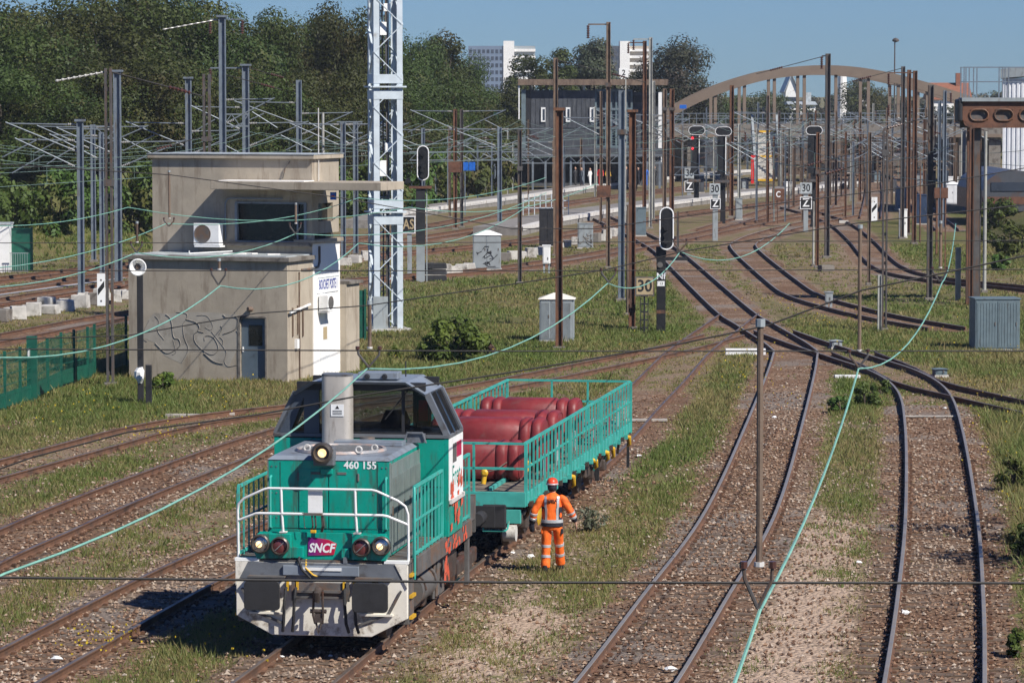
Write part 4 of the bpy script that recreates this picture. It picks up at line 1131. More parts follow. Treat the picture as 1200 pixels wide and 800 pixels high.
# ------------------------------------------------------------------ flat wagon with railings
WH = math.atan2(2.55, 15.2)
def wagon():
    a = G(528, 652, RZ)
    root = empty('flat_wagon', (a.x, a.y, RZ), -WH, 'flat wagon with turquoise railings carrying dark red ribbed drums', 'wagon')
    L_, hw = 15.2, 1.46
    g = M['wagon_green']; rg = M['rail_green']
    for k in range(38):
        y = .06 + k * (L_ - .1) / 38
        MB().span(-hw + .08, hw - .08, y, y + (L_ - .1) / 38 - .012, 1.20 + .003 * (k % 3), 1.25 + .003 * (k % 3)).build('deck_plank', M['deck_wood'], root)
    MB().span(-hw, hw, 0, .05, .98, 1.27).build('end_sill', g, root, bevel=.008)
    MB().span(-hw + .1, hw - .1, .02, .14, .66, .93).build('headstock', g, root, bevel=.01)
    MB().span(-hw, hw, L_ - .05, L_, .98, 1.27).build('end_sill', g, root, bevel=.008)
    MB().span(-.9, .9, .1, L_ - .1, .75, 1.15).build('underframe', M['steel_dark'], root)
    for sx in (-1, 1):
        x0, x1 = sorted((sx * hw, sx * (hw - .06)))
        MB().span(x0, x1, .055, L_ - .055, 1.02, 1.24).build('side_sill', g, root, bevel=.006)
        MB().span(min(sx * .70, sx * .76), max(sx * .70, sx * .76), .3, L_ - .3, 1.255, 1.33).build('deck_runner', g, root)
        bf = MB().cyl((sx * .95, -.50, .86), (sx * .95, .02, .86), .11, n=12)
        b_ = bf.build('buffer', M['frame_grey'], root, smooth=True)
        MB().box((sx * .95, -.53, .86), (.46, .06, .46)).build('buffer_head', M['rubber'], b_, bevel=.03)
        tb = MB().tube([(sx * .72, -.45, .62), (sx * .72, -.5, .58), (sx * 1.15, -.5, .58), (sx * 1.19, -.46, .62), (sx * 1.19, -.3, .75)], .02, 6)
        tb.build('shunter_grip', rg, root, smooth=True)
        for yy in (2.1, 3.9, 11.3, 13.1):
            MB().lathe([(.40, -.07), (.50, -.065), (.485, -.03), (.45, .06), (.28, .065), (.12, .02), (.12, .07)], (sx * .76, yy, .46), (sx, 0, 0), 24).build('wheel', M['steel_dark'], root, smooth=True)
            MB().box((sx * 1.05, yy, .46), (.24, .3, .26)).build('axle_box', M['steel_dark'], root, bevel=.03)
            if sx > 0: MB().cyl((-.7, yy, .46), (.7, yy, .46), .08, n=8).build('axle', M['steel_dark'], root)
        for yy in (1.3, 10.5):
            MB().span(min(sx * 1.0, sx * 1.1), max(sx * 1.0, sx * 1.1), yy, yy + 3.4, .42, .66).build('bogie_frame', M['steel_dark'], root, bevel=.03)
        # railings in three panels
        for a_, e in ((.05, 5.6), (5.75, 10.2), (10.35, L_ - .03)):
            rl = empty('side_railing', (0, 0, 0)); rl.parent = root
            x = sx * (hw - .02)
            MB().bar((x, a_, 2.20), (x, e, 2.20), .05).build('top_rail', rg, rl)
            MB().bar((x, a_, 1.72), (x, e, 1.72), .035).build('middle_rail', rg, rl)
            n = int(round((e - a_) / .46))
            for k in range(n + 1):
                yy = a_ + (e - a_) * k / n
                MB().bar((x + sx * .022, yy, 1.0), (x + sx * .022, yy, 2.20), .06 if k in (0, n) else .036).build('baluster', rg, rl)
            if sx > 0:
                r_ = random.Random(int(a_ * 10))
                for k in range(4):
                    yy = a_ + .5 + r_.random() * (e - a_ - 1.2); zz = 1.3 + r_.random() * .2
                    m_ = (M['panel_white'], M['cab_grey'], M['logo_red'], M['membrane'])[k]
                    MB().span(x - .03, x - .018, yy, yy + .34, zz, zz + .42).build('load_plate', m_, rl)
        # brackets, chains, brake gear along the sill
        r_ = random.Random(9 if sx > 0 else 2)
        ys = [.5 + .62 * k for k in range(23)]
        for k, yy in enumerate(ys):
            MB().box((sx * (hw + .03), yy, 1.00), (.08, .10, .10)).build('lashing_ring', M['wagon_green'] if k % 3 else M['steel_dark'], root)
            if k % 2:
                MB().bar((sx * (hw - .04), yy, 1.02), (sx * (hw - .10 - .2 * r_.random()), yy + .2, .66), .05).build('sill_bracket', M['steel_dark'] if k % 4 == 1 else M['wagon_green'], root)
        for yy, s_ in ((3.2, .24), (5.9, .4), (9.2, .3), (11.0, .34), (11.9, .4), (14.6, .38)):
            MB().tube([(sx * (hw - .05), yy - .1, .98), (sx * (hw + .04), yy, .95), (sx * (hw + .05), yy + .06, .95 - s_ * .45), (sx * (hw + .0), yy + .1, .93 - s_ * .5)], [.05, .055, .035, .03], 8).build('brake_lever', M['yellow'], root, smooth=True)
        MB().bar((sx * (hw - .05), L_ - .10, .98), (sx * (hw - .05), L_ - .10, .2), .06).build('stake', M['black'], root)
        MB().bar((sx * (hw - .02), 9.8, 1.0), (sx * (hw - .02), 9.8, .45), .09).build('stake', M['black'], root)
    MB().lathe([(.21, -.02), (.25, 0), (.21, .02)], (hw + .12, .9, .78), (1, 0, 0), 16).build('hand_wheel', M['yellow'], root, smooth=True)
    for yy in (.03, L_ - .03):
        for z in (2.20, 1.72):
            MB().bar((-hw + .03, yy, z), (hw - .03, yy, z), .045).build('end_rail', rg, root)
        for x in (-.4, .45):
            MB().bar((x, yy, 1.27), (x, yy, 2.2), .045).build('end_post', rg, root)
    cpl = MB().tube([(-.35, -.05, .85), (-.3, -.2, .5), (-.2, -.25, .3), (-.1, -.1, .28)], .035, 8)
    cpl.build('brake_hose', M['rubber'], root, smooth=True)
    MB().cyl((.95, .5, .42), (1.2, .5, .42), .16, n=14).build('brake_cylinder', M['dirty_white'], root, smooth=True)
    return root
wag = wagon()
def on_wagon(x, y, z):
    return wag.matrix_basis @ Vector((x, y, z))
def drum(x, y, r, length, label, zoff=0.0):
    p = on_wagon(x, y, 1.262 + zoff)
    root = empty('ribbed_drum', p, -WH, label, 'drum', 'red drums loaded on the wagon')
    h = length / 2
    def square(m):        # rounded square cross-section
        for i, v in enumerate(m.v):
            y_, z_ = v[1], v[2] - r
            l = math.hypot(y_, z_)
            if l > 1e-4:
                c, s = abs(y_ / l), abs(z_ / l)
                f = 1 / (c ** 3.6 + s ** 3.6) ** (1 / 3.6)
                m.v[i] = (v[0], y_ * f, r + z_ * f)
    b = MB().lathe([(.02, -h + .05), (r * .80, -h + .05), (r * .88, -h), (r * .90, -h + .49), (r * .968, -h + .54), (r * .968, h - .54), (r * .90, h - .49), (r * .88, h), (r * .80, h - .05), (.02, h - .05)], (0, 0, r), (1, 0, 0), 36)
    square(b)
    b.build('barrel', M['drum_red'], root, smooth=True)
    def rib(cx, w, rr):
        k = MB().lathe([(rr * .86, -w), (rr * .93, -w * .85), (rr * .98, -w * .55), (rr, 0), (rr * .98, w * .55), (rr * .93, w * .85), (rr * .86, w)], (cx, 0, r), (1, 0, 0), 36)
        square(k)
        k.build('rib', M['drum_red'], root, smooth=True)
    for sx, m_ in ((-1, 2), (1, 2)):
        for q in range(m_):
            rib(sx * (h - .12 - q * .25), .112, r * (.99 if q < 2 else .98))
    return root
drum(-.15, 2.2, .40, 2.35, 'low dark red ribbed drum nearest the locomotive cab')
drum(.0, 4.4, .53, 2.30, 'large dark red ribbed drum in the middle of the wagon load, front one')
drum(.08, 5.85, .54, 2.30, 'large dark red ribbed drum right behind the front middle one')
drum(.02, 9.6, .51, 2.15, 'dark red ribbed drum farthest back on the flat wagon')
for k, (x, y, s_) in enumerate(((.42, 1.25, .30), (.95, 3.3, .26), (-.95, 3.25, .2), (1.1, 7.9, .3))):
    p = on_wagon(x, y, 1.262)
    lab = ('yellow chain tensioner in front of the low red drum', 'yellow chain tensioner hooked at the right rib of the middle drums', 'yellow chain tensioner left of the middle drums beside the cab', 'yellow chain tensioner behind the railing near the rear drums')[k]
    t = empty('chain_tensioner', p, -WH, lab, 'chain tensioner', 'yellow chain tensioners on the wagon')
    MB().cyl((0, 0, .02), (.03, .02, s_ * .8), .05, n=10).build('tensioner_body', M['yellow'], t, smooth=True)
    MB().lathe([(.04, -.03), (.075, 0), (.04, .03)], (.03, -.03, s_ * .8), (0, 1, 0), 12).build('tensioner_hook', M['yellow'], t, smooth=True)
    MB().tube([(.03, .02, s_ * .8), (.2, .3, s_ * .9), (.45, .75, s_ * 1.5)], .014, 5).build('chain', M['steel_dark'], t)

# ------------------------------------------------------------------ the worker walking away
def folds(o):
    t = bpy.data.textures.new('cloth_folds', 'CLOUDS'); t.noise_scale = .11; t.noise_depth = 1
    s_ = o.modifiers.new('sub', 'SUBSURF'); s_.levels = s_.render_levels = 2
    d = o.modifiers.new('folds', 'DISPLACE'); d.texture = t; d.strength = .022; d.mid_level = .62; d.texture_coords = 'LOCAL'
def worker():
    f = G(647, 671, .0)
    f.z = gh(f.x, f.y) + .005
    root = empty('person', f, R(-4), 'worker in orange high visibility clothes and orange helmet walking away beside the wagon', 'person')
    S = 1.0
    J = {   # joints, metres; y is the way the worker walks
        'pelvis': (0, 0, .95), 'waist': (0, 0, 1.12), 'chest': (0, .01, 1.34), 'neck': (0, .01, 1.50), 'headb': (0, .015, 1.575), 'head': (0, .02, 1.66), 'top': (0, .02, 1.75),
        'hipL': (-.10, 0, .90), 'kneeL': (-.115, .01, .49), 'ankL': (-.125, -.05, .09), 'toeL': (-.14, .11, .035),
        'hipR': (.10, 0, .90), 'kneeR': (.13, .13, .51), 'ankR': (.145, .26, .12), 'toeR': (.17, .41, .07),
        'shL': (-.19, 0, 1.44), 'elL': (-.335, -.05, 1.18), 'wrL': (-.385, .02, .94), 'haL': (-.39, .045, .86),
        'shR': (.19, 0, 1.44), 'elR': (.345, -.05, 1.20), 'wrR': (.435, .03, .98), 'haR': (.455, .06, .905),
    }
    rad = {'pelvis': (.15, .11), 'waist': (.14, .10), 'chest': (.16, .11), 'neck': (.055, .055), 'headb': (.07, .08), 'head': (.078, .098), 'top': (.05, .06),
           'hipL': (.085, .085), 'kneeL': (.06, .06), 'ankL': (.04, .04), 'toeL': (.035, .025), 'hipR': (.085, .085), 'kneeR': (.06, .06), 'ankR': (.04, .04), 'toeR': (.035, .025),
           'shL': (.06, .06), 'elL': (.042, .042), 'wrL': (.028, .028), 'haL': (.038, .018), 'shR': (.06, .06), 'elR': (.042, .042), 'wrR': (.028, .028), 'haR': (.038, .018)}
    names = list(J); vs = [J[k] for k in names]; rr = [rad[k] for k in names]
    ed = [('pelvis', 'waist'), ('waist', 'chest'), ('chest', 'neck'), ('neck', 'headb'), ('headb', 'head'), ('head', 'top'), ('pelvis', 'hipL'), ('hipL', 'kneeL'), ('kneeL', 'ankL'), ('ankL', 'toeL'),
          ('pelvis', 'hipR'), ('hipR', 'kneeR'), ('kneeR', 'ankR'), ('ankR', 'toeR'), ('chest', 'shL'), ('shL', 'elL'), ('elL', 'wrL'), ('wrL', 'haL'), ('chest', 'shR'), ('shR', 'elR'), ('elR', 'wrR'), ('wrR', 'haR')]
    E_ = [(names.index(a), names.index(b)) for a, b in ed]
    # fingers and thumbs
    for side, sgn in (('L', -1), ('R', 1)):
        h = Vector(J['ha' + side]); w = Vector(J['wr' + side]); d = (h - w).normalized()
        hi = names.index('ha' + side)
        acr = Vector((0, 1, 0)) - d * d.y; acr.normalize()
        inn = Vector((-sgn, 0, 0))
        for q, ln in enumerate((.075, .085, .08, .062)):
            base = h + acr * (.027 - q * .018) + d * .02
            p1 = base + d * ln * .5 + inn * .008; p2 = base + d * ln * .95 + inn * .028
            i = len(vs); vs += [tuple(base), tuple(p1), tuple(p2)]; rr += [(.0095, .0095), (.0088, .0088), (.0075, .0075)]
            E_ += [(hi, i), (i, i + 1), (i + 1, i + 2)]
        base = w.lerp(h, .55) + acr * .03; p1 = base + acr * .022 + d * .03 + inn * .01; p2 = p1 + d * .03 + inn * .012
        i = len(vs); vs += [tuple(base), tuple(p1), tuple(p2)]; rr += [(.011, .011), (.0095, .0095), (.008, .008)]
        E_ += [(hi, i), (i, i + 1), (i + 1, i + 2)]
    # nose and ears on the head
    hi = names.index('head')
    for p, r_ in (((0, .135, 1.645), .012), ((-.088, .02, 1.65), .014), ((.088, .02, 1.65), .014), ((0, .118, 1.60), .018)):
        i = len(vs); vs.append(p); rr.append((r_, r_)); E_.append((hi, i))
    me = bpy.data.meshes.new('body'); me.from_pydata(vs, E_, [])
    body = link_mesh('body', me, M['skin'], root)
    sk = body.modifiers.new('skin', 'SKIN'); sk.use_smooth_shade = True
    for i, r_ in enumerate(rr): me.skin_vertices[0].data[i].radius = r_
    me.skin_vertices[0].data[0].use_root = True
    ss = body.modifiers.new('sub', 'SUBSURF'); ss.levels = ss.render_levels = 2
    for sx in (-1, 1):
        MB().lathe([(.004, -.012), (.011, -.006), (.011, .004), (.004, .008)], (sx * .032, .112, 1.668), (0, 1, 0), 8).build('eye', M['text_white'], root, smooth=True)
    MB().box((0, .122, 1.607), (.05, .008, .010)).build('mouth', M['logo_red'], root)
    # jacket
    jk = MB()
    jk.loft([(0, 0, .905, .205, .145), (0, 0, 1.0, .205, .145), (0, .0, 1.10, .195, .14), (0, .005, 1.22, .205, .145), (0, .005, 1.34, .215, .145), (0, .005, 1.42, .205, .13), (0, .0, 1.475, .15, .10), (0, .0, 1.51, .085, .085), (0, .0, 1.545, .072, .075)], 20)
    for s_ in ('L', 'R'):
        a, b, c = Vector(J['sh' + s_]), Vector(J['el' + s_]), Vector(J['wr' + s_])
        sg = -1 if s_ == 'L' else 1
        a0 = a + Vector((-sg * .07, 0, .0))
        jk.tube([a0, a + Vector((sg * .0, 0, -.02)), a.lerp(b, .35), a.lerp(b, .8), b, b.lerp(c, .3), b.lerp(c, .72)], [.075, .085, .082, .074, .072, .070, .062], 14)
    jko = jk.build('jacket', M['orange'], root, smooth=True); folds(jko)
    hem = MB().loft([(0, 0, .895, .200, .140), (0, 0, .90, .209, .149), (0, 0, .955, .209, .149), (0, 0, .96, .200, .140)], 20)
    hem.build('hem_band', M['navy'], jko, smooth=True)
    hb = MB().loft([(0, 0, .965, .20, .14), (0, 0, .968, .2105, .1505), (0, 0, 1.025, .209, .149), (0, 0, 1.028, .20, .14)], 20)
    hb.build('reflective_stripe', M['reflective'], jko, smooth=True)
    for sx in (-1, 1):                 # braces down the back and navy side panels
        def back(x, z, e):
            rx = np.interp(z, [1.0, 1.10, 1.22, 1.34, 1.42, 1.475], [.205, .195, .205, .215, .205, .16]); ry = np.interp(z, [1.0, 1.10, 1.22, 1.34, 1.42, 1.475], [.145, .14, .145, .145, .13, .105])
            return .004 - ry * math.sqrt(max(.02, 1 - (x / rx) ** 2)) - e
        zs = [1.03 + k * .04 for k in range(12)]
        for nm, xa, xb, m_, e, zt in (('reflective_stripe', .085, .128, M['reflective'], .006, 1.47), ('side_panel', .128, .192, M['navy'], .004, 1.30)):
            vs_, fs_ = [], []
            zz = [z for z in zs if z <= zt]
            for z in zz:
                for x in (xa, xb):
                    x2 = x + (.012 if nm == 'reflective_stripe' and z > 1.25 else 0)
                    vs_.append((sx * x2, back(x2, z, e), z))
                for x in (xb, xa):
                    x2 = x + (.012 if nm == 'reflective_stripe' and z > 1.25 else 0)
                    vs_.append((sx * x2, back(x2, z, e) + .012, z))
            for k in range(len(zz) - 1):
                for j in range(4):
                    fs_.append((k * 4 + j, k * 4 + (j + 1) % 4, k * 4 + 4 + (j + 1) % 4, k * 4 + 4 + j))
            fs_ += [(0, 3, 2, 1), tuple(len(vs_) - 4 + j for j in range(4))]
            MB().add(vs_, fs_).build(nm, m_, jko)
        s_ = 'L' if sx < 0 else 'R'
        a, b, c = Vector(J['sh' + s_]), Vector(J['el' + s_]), Vector(J['wr' + s_])
        for t0, t1 in ((.12, .30), (.50, .68)):
            p, q = b.lerp(c, t0), b.lerp(c, t1)
            MB().tube([p, p.lerp(q, .1), p.lerp(q, .9), q], [.066, .0765 - t0 * .01, .0755 - t1 * .01, .062], 14).build('reflective_stripe', M['reflective'], jko, smooth=True)
        p, q = b.lerp(c, .70), b.lerp(c, .97)
        MB().tube([p, p.lerp(q, .1), p.lerp(q, .8), q], [.055, .062, .056, .045], 12).build('cuff', M['navy'], jko, smooth=True)
        if sx < 0:
            h = Vector(J['haL'])
            MB().tube([c.lerp(h, -.1), c.lerp(h, .5), h, h + Vector((.01, .02, -.06)), h + Vector((.02, .03, -.09))], [.045, .05, .052, .048, .02], 12).build('glove', M['navy'], root, smooth=True)
    lt = text_part('back_lettering', 'INFRA', .07, M['text_black'], jko, (0, -.152, 1.385), (math.pi / 2, 0, 0), .003, bold=.003)
    # trousers
    tr = MB()
    tr.loft([(0, 0, .80, .10, .10), (0, 0, .84, .17, .125), (0, 0, .90, .185, .135), (0, 0, .98, .18, .13)], 18)
    for s_ in ('L', 'R'):
        h, k, a = Vector(J['hip' + s_]), Vector(J['knee' + s_]), Vector(J['ank' + s_])
        tr.tube([h + Vector((0, 0, .04)), h + Vector((0, 0, -.06)), h.lerp(k, .5), k, k.lerp(a, .4), k.lerp(a, .85), k.lerp(a, 1.0)], [.09, .102, .098, .086, .088, .094, .09], 16)
    tro = tr.build('trousers', M['orange'], root, smooth=True); folds(tro)
    for s_ in ('L', 'R'):
        k, a = Vector(J['knee' + s_]), Vector(J['ank' + s_]); h = Vector(J['hip' + s_])
        for p, q, r0 in ((h.lerp(k, .86), h.lerp(k, 1.0), .092), (k.lerp(a, .36), k.lerp(a, .50), .0925)):
            MB().tube([p, p.lerp(q, .08), p.lerp(q, .92), q], [r0 - .012, r0 + .002, r0 + .002, r0 - .012], 16).build('reflective_stripe', M['reflective'], tro, smooth=True)
        pk = MB().box((h.x + (-.085 if s_ == 'L' else .085), -.02, .80), (.05, .10, .10)); pk.build('pocket', M['navy'] if s_ == 'R' else M['orange'], tro, bevel=.015)
        t = Vector(J['toe' + s_])
        bt = MB().tube([a + Vector((0, -.03, .07)), a + Vector((0, -.03, -.02)), a + Vector((0, .03, -.045)), a.lerp(t, .6) + Vector((0, 0, -.02)), t + Vector((0, 0, .0))], [.055, .06, .052, .05, .035], 12)
        bt.build('boot', M['black'], root, smooth=True)
    # helmet, hair
    hm = MB().loft([(0, .02, 1.685, .118, .142), (0, .02, 1.697, .118, .142), (0, .02, 1.698, .108, .130), (0, .02, 1.735, .106, .128), (0, .02, 1.78, .09, .11), (0, .02, 1.808, .055, .07), (0, .02, 1.818, .012, .016)], 22)
    hmo = hm.build('helmet', M['helmet'], root, smooth=True)
    MB().loft([(0, .02, 1.690, .1195, .1435), (0, .02, 1.712, .1145, .1375)], 22).build('helmet_band', M['reflective'], hmo, smooth=True)
    MB().prism([(-.07, .13), (.07, .13), (.05, .20), (-.05, .20)], 1.686, 1.694, 'z').build('peak', M['helmet'], hmo)
    MB().loft([(0, .0, 1.56, .06, .065), (0, -.005, 1.60, .085, .10), (0, 0, 1.66, .09, .11), (0, .01, 1.70, .085, .10)], 16).build('hair', M['navy'], root, smooth=True)
    return root
worker()
# ------------------------------------------------------------------ the concrete signal box
def signal_box():
    c = G(337, 449, 0)
    A = R(20)
    root = empty('signal_box_building', (c.x, c.y, 0), -A, 'beige concrete signal box with flat roofs, corner window and graffiti on the wall', 'building')
    cc = M['concrete']
    # low front block: front wall with a door opening, other walls
    H1 = 3.80
    fw = MB().span(-5.5, -1.62, 0, .18, -.3, H1).span(-.76, 0, 0, .18, -.3, H1).span(-1.62, -.76, 0, .18, 2.02, H1)
    fw.build('front_wall', cc, root)
    MB().span(-5.5, -5.32, .181, 2.0, -.3, H1).build('side_wall', cc, root)
    MB().span(-.18, 0, .181, 2.0, -.3, H1).build('side_wall', cc, root)
    MB().span(-5.62, .12, -.12, 1.995, H1, H1 + .14).build('front_roof_slab', M['concrete_dark'], root, bevel=.012)
    MB().span(-5.45, -.05, .05, 1.99, H1 + .141, H1 + .17).build('roof_membrane', M['membrane'], root)
    for k, (x, y, w, a) in enumerate(((-2.2, .9, .7, .3), (-1.9, 1.3, .5, -.2), (-.9, 1.0, .4, .5))):
        MB().box((x, y, H1 + .19), (w, .3, .03), a).build('membrane_flap', M['render_white'], root)
    MB().bar((-3.6, .5, H1 + .2), (-2.6, 1.6, H1 + .24), .03).bar((-3.6, .5, H1 + .2), (-3.6, .5, H1 + .28), .03).build('roof_conduit', M['panel_white'], root)
    # door
    d = MB().span(-1.62, -.76, .10, .15, -.1, 2.02).build('door', M['door_blue'], root)
    MB().span(-1.36, -.90, .09, .0995, 1.15, 1.80).build('door_pane', M['dark_glass'], d)
    MB().span(-1.58, -1.54, .06, .0995, .95, 1.1).build('handle', M['panel_white'], d)
    MB().span(-1.70, -1.62, -.02, .15, -.2, 2.06).span(-.76, -.70, -.02, .15, -.2, 2.06).span(-1.619, -.761, -.02, .15, 2.022, 2.08).build('door_frame', M['concrete_dark'], root)
    MB().cyl((-1.28, -.16, 2.32), (-1.22, -.02, 2.30), .06, .09, n=10).build('wall_lamp', M['frame_grey'], root)
    # tower block behind: walls with a window band on the upper floor
    y0, y1, H2 = 2.0, 4.2, 6.98
    x0 = -5.6
    ww = MB()
    ww.span(x0, 0, y0, y0 + .2, -.3, 4.36).span(x0, -2.62, y0, y0 + .2, 4.36, 5.56).span(x0, 0, y0, y0 + .2, 5.56, H2)
    ww.span(-.22, 0, y0, y0 + .2, 4.36, 5.56)
    ww.build('tower_front_wall', cc, root)
    sw = MB().span(-.2, -.001, y0 + .201, y1, 4.6, 4.98).span(-.2, -.001, y0 + .201, y1, 5.56, H2).span(-.2, -.001, y0 + .201, y0 + .5, 4.98, 5.56).span(-.2, -.001, y1 - .5, y1, 4.98, 5.56)
    sw.build('tower_side_wall', cc, root)
    MB().span(-.2, .03, y0 + .01, y1 - .002, -.3, 4.30).build('white_side_wall', M['render_white'], root)
    MB().span(-.6, .12, y0 - .10, y1 + .1, 4.301, 4.42).build('corner_sill', M['concrete'], root, bevel=.01)
    MB().span(x0, x0 + .2, y0 + .201, y1, -.3, H2).span(x0 + .2, -.2, y1 - .2, y1, -.3, H2).build('rear_wall', cc, root)
    MB().span(x0 - .12, .12, y0 - .12, y1 + .12, H2, H2 + .14).build('top_roof_slab', M['concrete'], root, bevel=.012)
    MB().span(x0 - .14, .14, y0 - .14, y1 + .14, H2 + .141, H2 + .16).build('roof_flashing', M['membrane'], root)
    MB().span(-.199, -.19, y0 + .5, y1 - .5, 4.98, 5.56).build('side_window', M['dark_glass'], root)
    MB().span(x0 + .2, -.2, y0 + 1.5, y0 + 1.6, 4.3, 5.6).build('inner_wall', M['interior'], root)
    w = MB().span(-2.62, -.22, y0 + .10, y0 + .115, 4.36, 5.56).build('front_window', M['dark_glass'], root)
    fr = MB().span(-2.66, -.18, y0 - .04, y0 + .09, 4.32, 4.37).span(-2.66, -.18, y0 - .04, y0 + .09, 5.55, 5.60).span(-2.68, -2.60, y0 - .04, y0 + .09, 4.371, 5.549).span(-.27, -.18, y0 - .04, y0 + .09, 4.371, 5.549)
    fr.build('window_frame', M['roof_grey'], w)
    MB().bar((-.52, y0 + .05, 4.37), (-.52, y0 + .05, 5.55), .05).build('window_mullion', M['roof_grey'], w)
    MB().span(-2.9, 0.0, y0 - .22, y0 - .04, 4.20, 4.31).build('window_sill', M['concrete_dark'], root, bevel=.01)
    # canopy over the window, running on round the corner
    MB().span(-3.10, 2.75, 1.05, 3.0, 6.02, 6.28).build('canopy', M['concrete'], root, bevel=.015)
    MB().span(-2.85, .1, 1.12, 1.95, 6.281, 6.31).build('canopy_flashing', M['render_white'], root)
    MB().span(-.02, .10, 1.06, 1.10, 6.10, 6.28).build('canopy_lamp', M['panel_white'], root)
    sg = MB().span(.92, 1.12, 1.30, 1.34, 5.72, 5.96).build('small_blue_sign', M['blue_sign'], root)
    MB().span(.97, 1.07, 1.292, 1.2995, 5.80, 5.86).build('sign_stripe', M['red_paint'], sg)
    # conduit round the window, downpipe, aerial
    MB().tube([(-3.0, y0 - .05, 4.4), (-3.0, y0 - .05, 5.55), (-2.93, y0 - .05, 5.68), (-2.8, y0 - .05, 5.72), (-1.0, y0 - .05, 5.72)], .03, 6).build('conduit', M['roof_grey'], root)
    MB().tube([(-.75, y0 - .03, 6.9), (-.9, y0 - .05, 6.7), (-1.0, y0 - .05, 6.35)], .02, 5).build('cable', M['frame_grey'], root)
    MB().cyl((.06, y0 + .4, 6.0), (.06, y0 + .4, 8.6), .02, n=6).build('aerial', M['dirty_white'], root)
    MB().tube([(.06, y0 + .45, 4.2), (.06, y0 + .45, 3.7), (0.06, y0 + .35, 3.55), (0.03, y0 - .2, 3.5), (.0, y0 - .9, 3.5)], .04, 8).build('drain_pipe', M['frame_grey'], root)
    MB().cyl((.03, .9, 0), (.03, .9, 3.45), .025, n=6).build('side_conduit', M['mast_brown'], root)
    for k, z in enumerate((2.0, 2.05, 1.95)):
        MB().span(.002, .04, .35 + .4 * k, .42 + .4 * k, z - .55, z + .35).build('cable_cover', M['mast_brown'], root)
    MB().span(.002, .10, .55, .72, 1.05, 1.35).build('switch_box', M['panel_white'], root)
    MB().bar((.10, -.0, 2.22), (.10, 1.6, 2.40), .06).build('white_bracket_rail', M['panel_white'], root)
    # air conditioners
    def ac(x, y, z, rz, s=1.0):
        a = empty('air_conditioner', (x, y, z), rz); a.parent = root
        MB().span(-.45 * s, .45 * s, -.16, .16, 0, .70 * s).build('casing', M['panel_white'], a, bevel=.015)
        MB().lathe([(.25 * s, -.165), (.29 * s, -.175), (.29 * s, -.160), (.02, -.160)], (-.13 * s, 0, .36 * s), (0, 1, 0), 20).build('fan_grille', M['frame_grey'], a)
        MB().span(-.4 * s, .5 * s, -.2, .2, -.06, -.01).build('wall_bracket', M['panel_white'], a)
    ac(-3.45, 1.62, 4.22, 0)
    ac(.24, 2.65, 2.14, R(90), .72)
    # station name board on the white wall
    bd = MB().span(.031, .06, 2.28, 4.05, 2.70, 3.22).build('name_board', M['panel_white'], root)
    MB().span(.0605, .064, 2.30, 4.03, 3.17, 3.20).build('board_edge', M['membrane'], bd)
    text_part('board_lettering', 'BOUCHET POSTE 1', .44, M['sign_blue'], bd, (.062, 3.16, 2.95), (math.pi / 2, 0, math.pi / 2), .003, sx=.40, bold=.008)
    # white door at the foot of the white wall
    dd = MB().span(.031, .05, 2.5, 3.3, 0, 2.1).build('white_door', M['panel_white'], root)
    MB().span(.051, .06, 2.75, 3.05, 1.2, 1.6).build('door_notice', M['tan_sign'], dd)
    MB().span(-1.2, .25, y1 + .001, y1 + 1.1, -.3, 2.9).build('rear_annex', M['concrete'], root)
    MB().span(-1.3, .35, y1 - .0, y1 + 1.2, 2.901, 3.0).build('annex_roof', M['concrete_dark'], root)
    MB().tube([(.12, y1 + .2, .2), (.12, y1 + .2, 2.6)], .05, 8).build('downpipe', M['panel_white'], root)
    # graffiti: outlined bubble letters sprayed on the front wall
    def P_(px, py):   # crop pixels of the wall to wall coordinates
        X = 150 + px / 6.67; Y = 340 + py / 6.67
        return ((X - 337) / (37.7 * .955) - (.0), 9.05 - (Y - 110) / 37.5)
    base = [(140, 200), (290, 205), (400, 190), (600, 185), (830, 200), (855, 330), (830, 480), (760, 620), (640, 590), (560, 500), (440, 500), (370, 600), (230, 540), (150, 440), (40, 400), (90, 260)]
    MB().prism([P_(*q) for q in base], -.003, -.0006).build('graffiti_fill', M['graffiti_fill'], root)
    strokes = [[(100, 260), (60, 330), (40, 410), (80, 430)], [(150, 225), (190, 260), (160, 340), (225, 410)], [(150, 440), (240, 530), (310, 500), (370, 450), (350, 395), (300, 405), (290, 240), (240, 210)],
               [(300, 410), (330, 520), (290, 530)], [(330, 190), (430, 195), (410, 250), (380, 280), (390, 390), (440, 480), (370, 590)], [(410, 245), (500, 265), (530, 310), (500, 335), (555, 345)],
               [(500, 215), (590, 205), (640, 290), (620, 335), (570, 305)], [(480, 360), (475, 420), (560, 500), (640, 530), (690, 470), (640, 370), (560, 370), (565, 410)], [(510, 335), (480, 360)],
               [(620, 335), (700, 430), (755, 500), (720, 560), (750, 620), (850, 590)], [(700, 290), (715, 310), (685, 360)], [(720, 200), (740, 225), (820, 215), (850, 230), (830, 320), (720, 355)], [(690, 380), (720, 400), (715, 440)], [(830, 325), (855, 360), (850, 490)], [(560, 510), (640, 580), (720, 590)]]
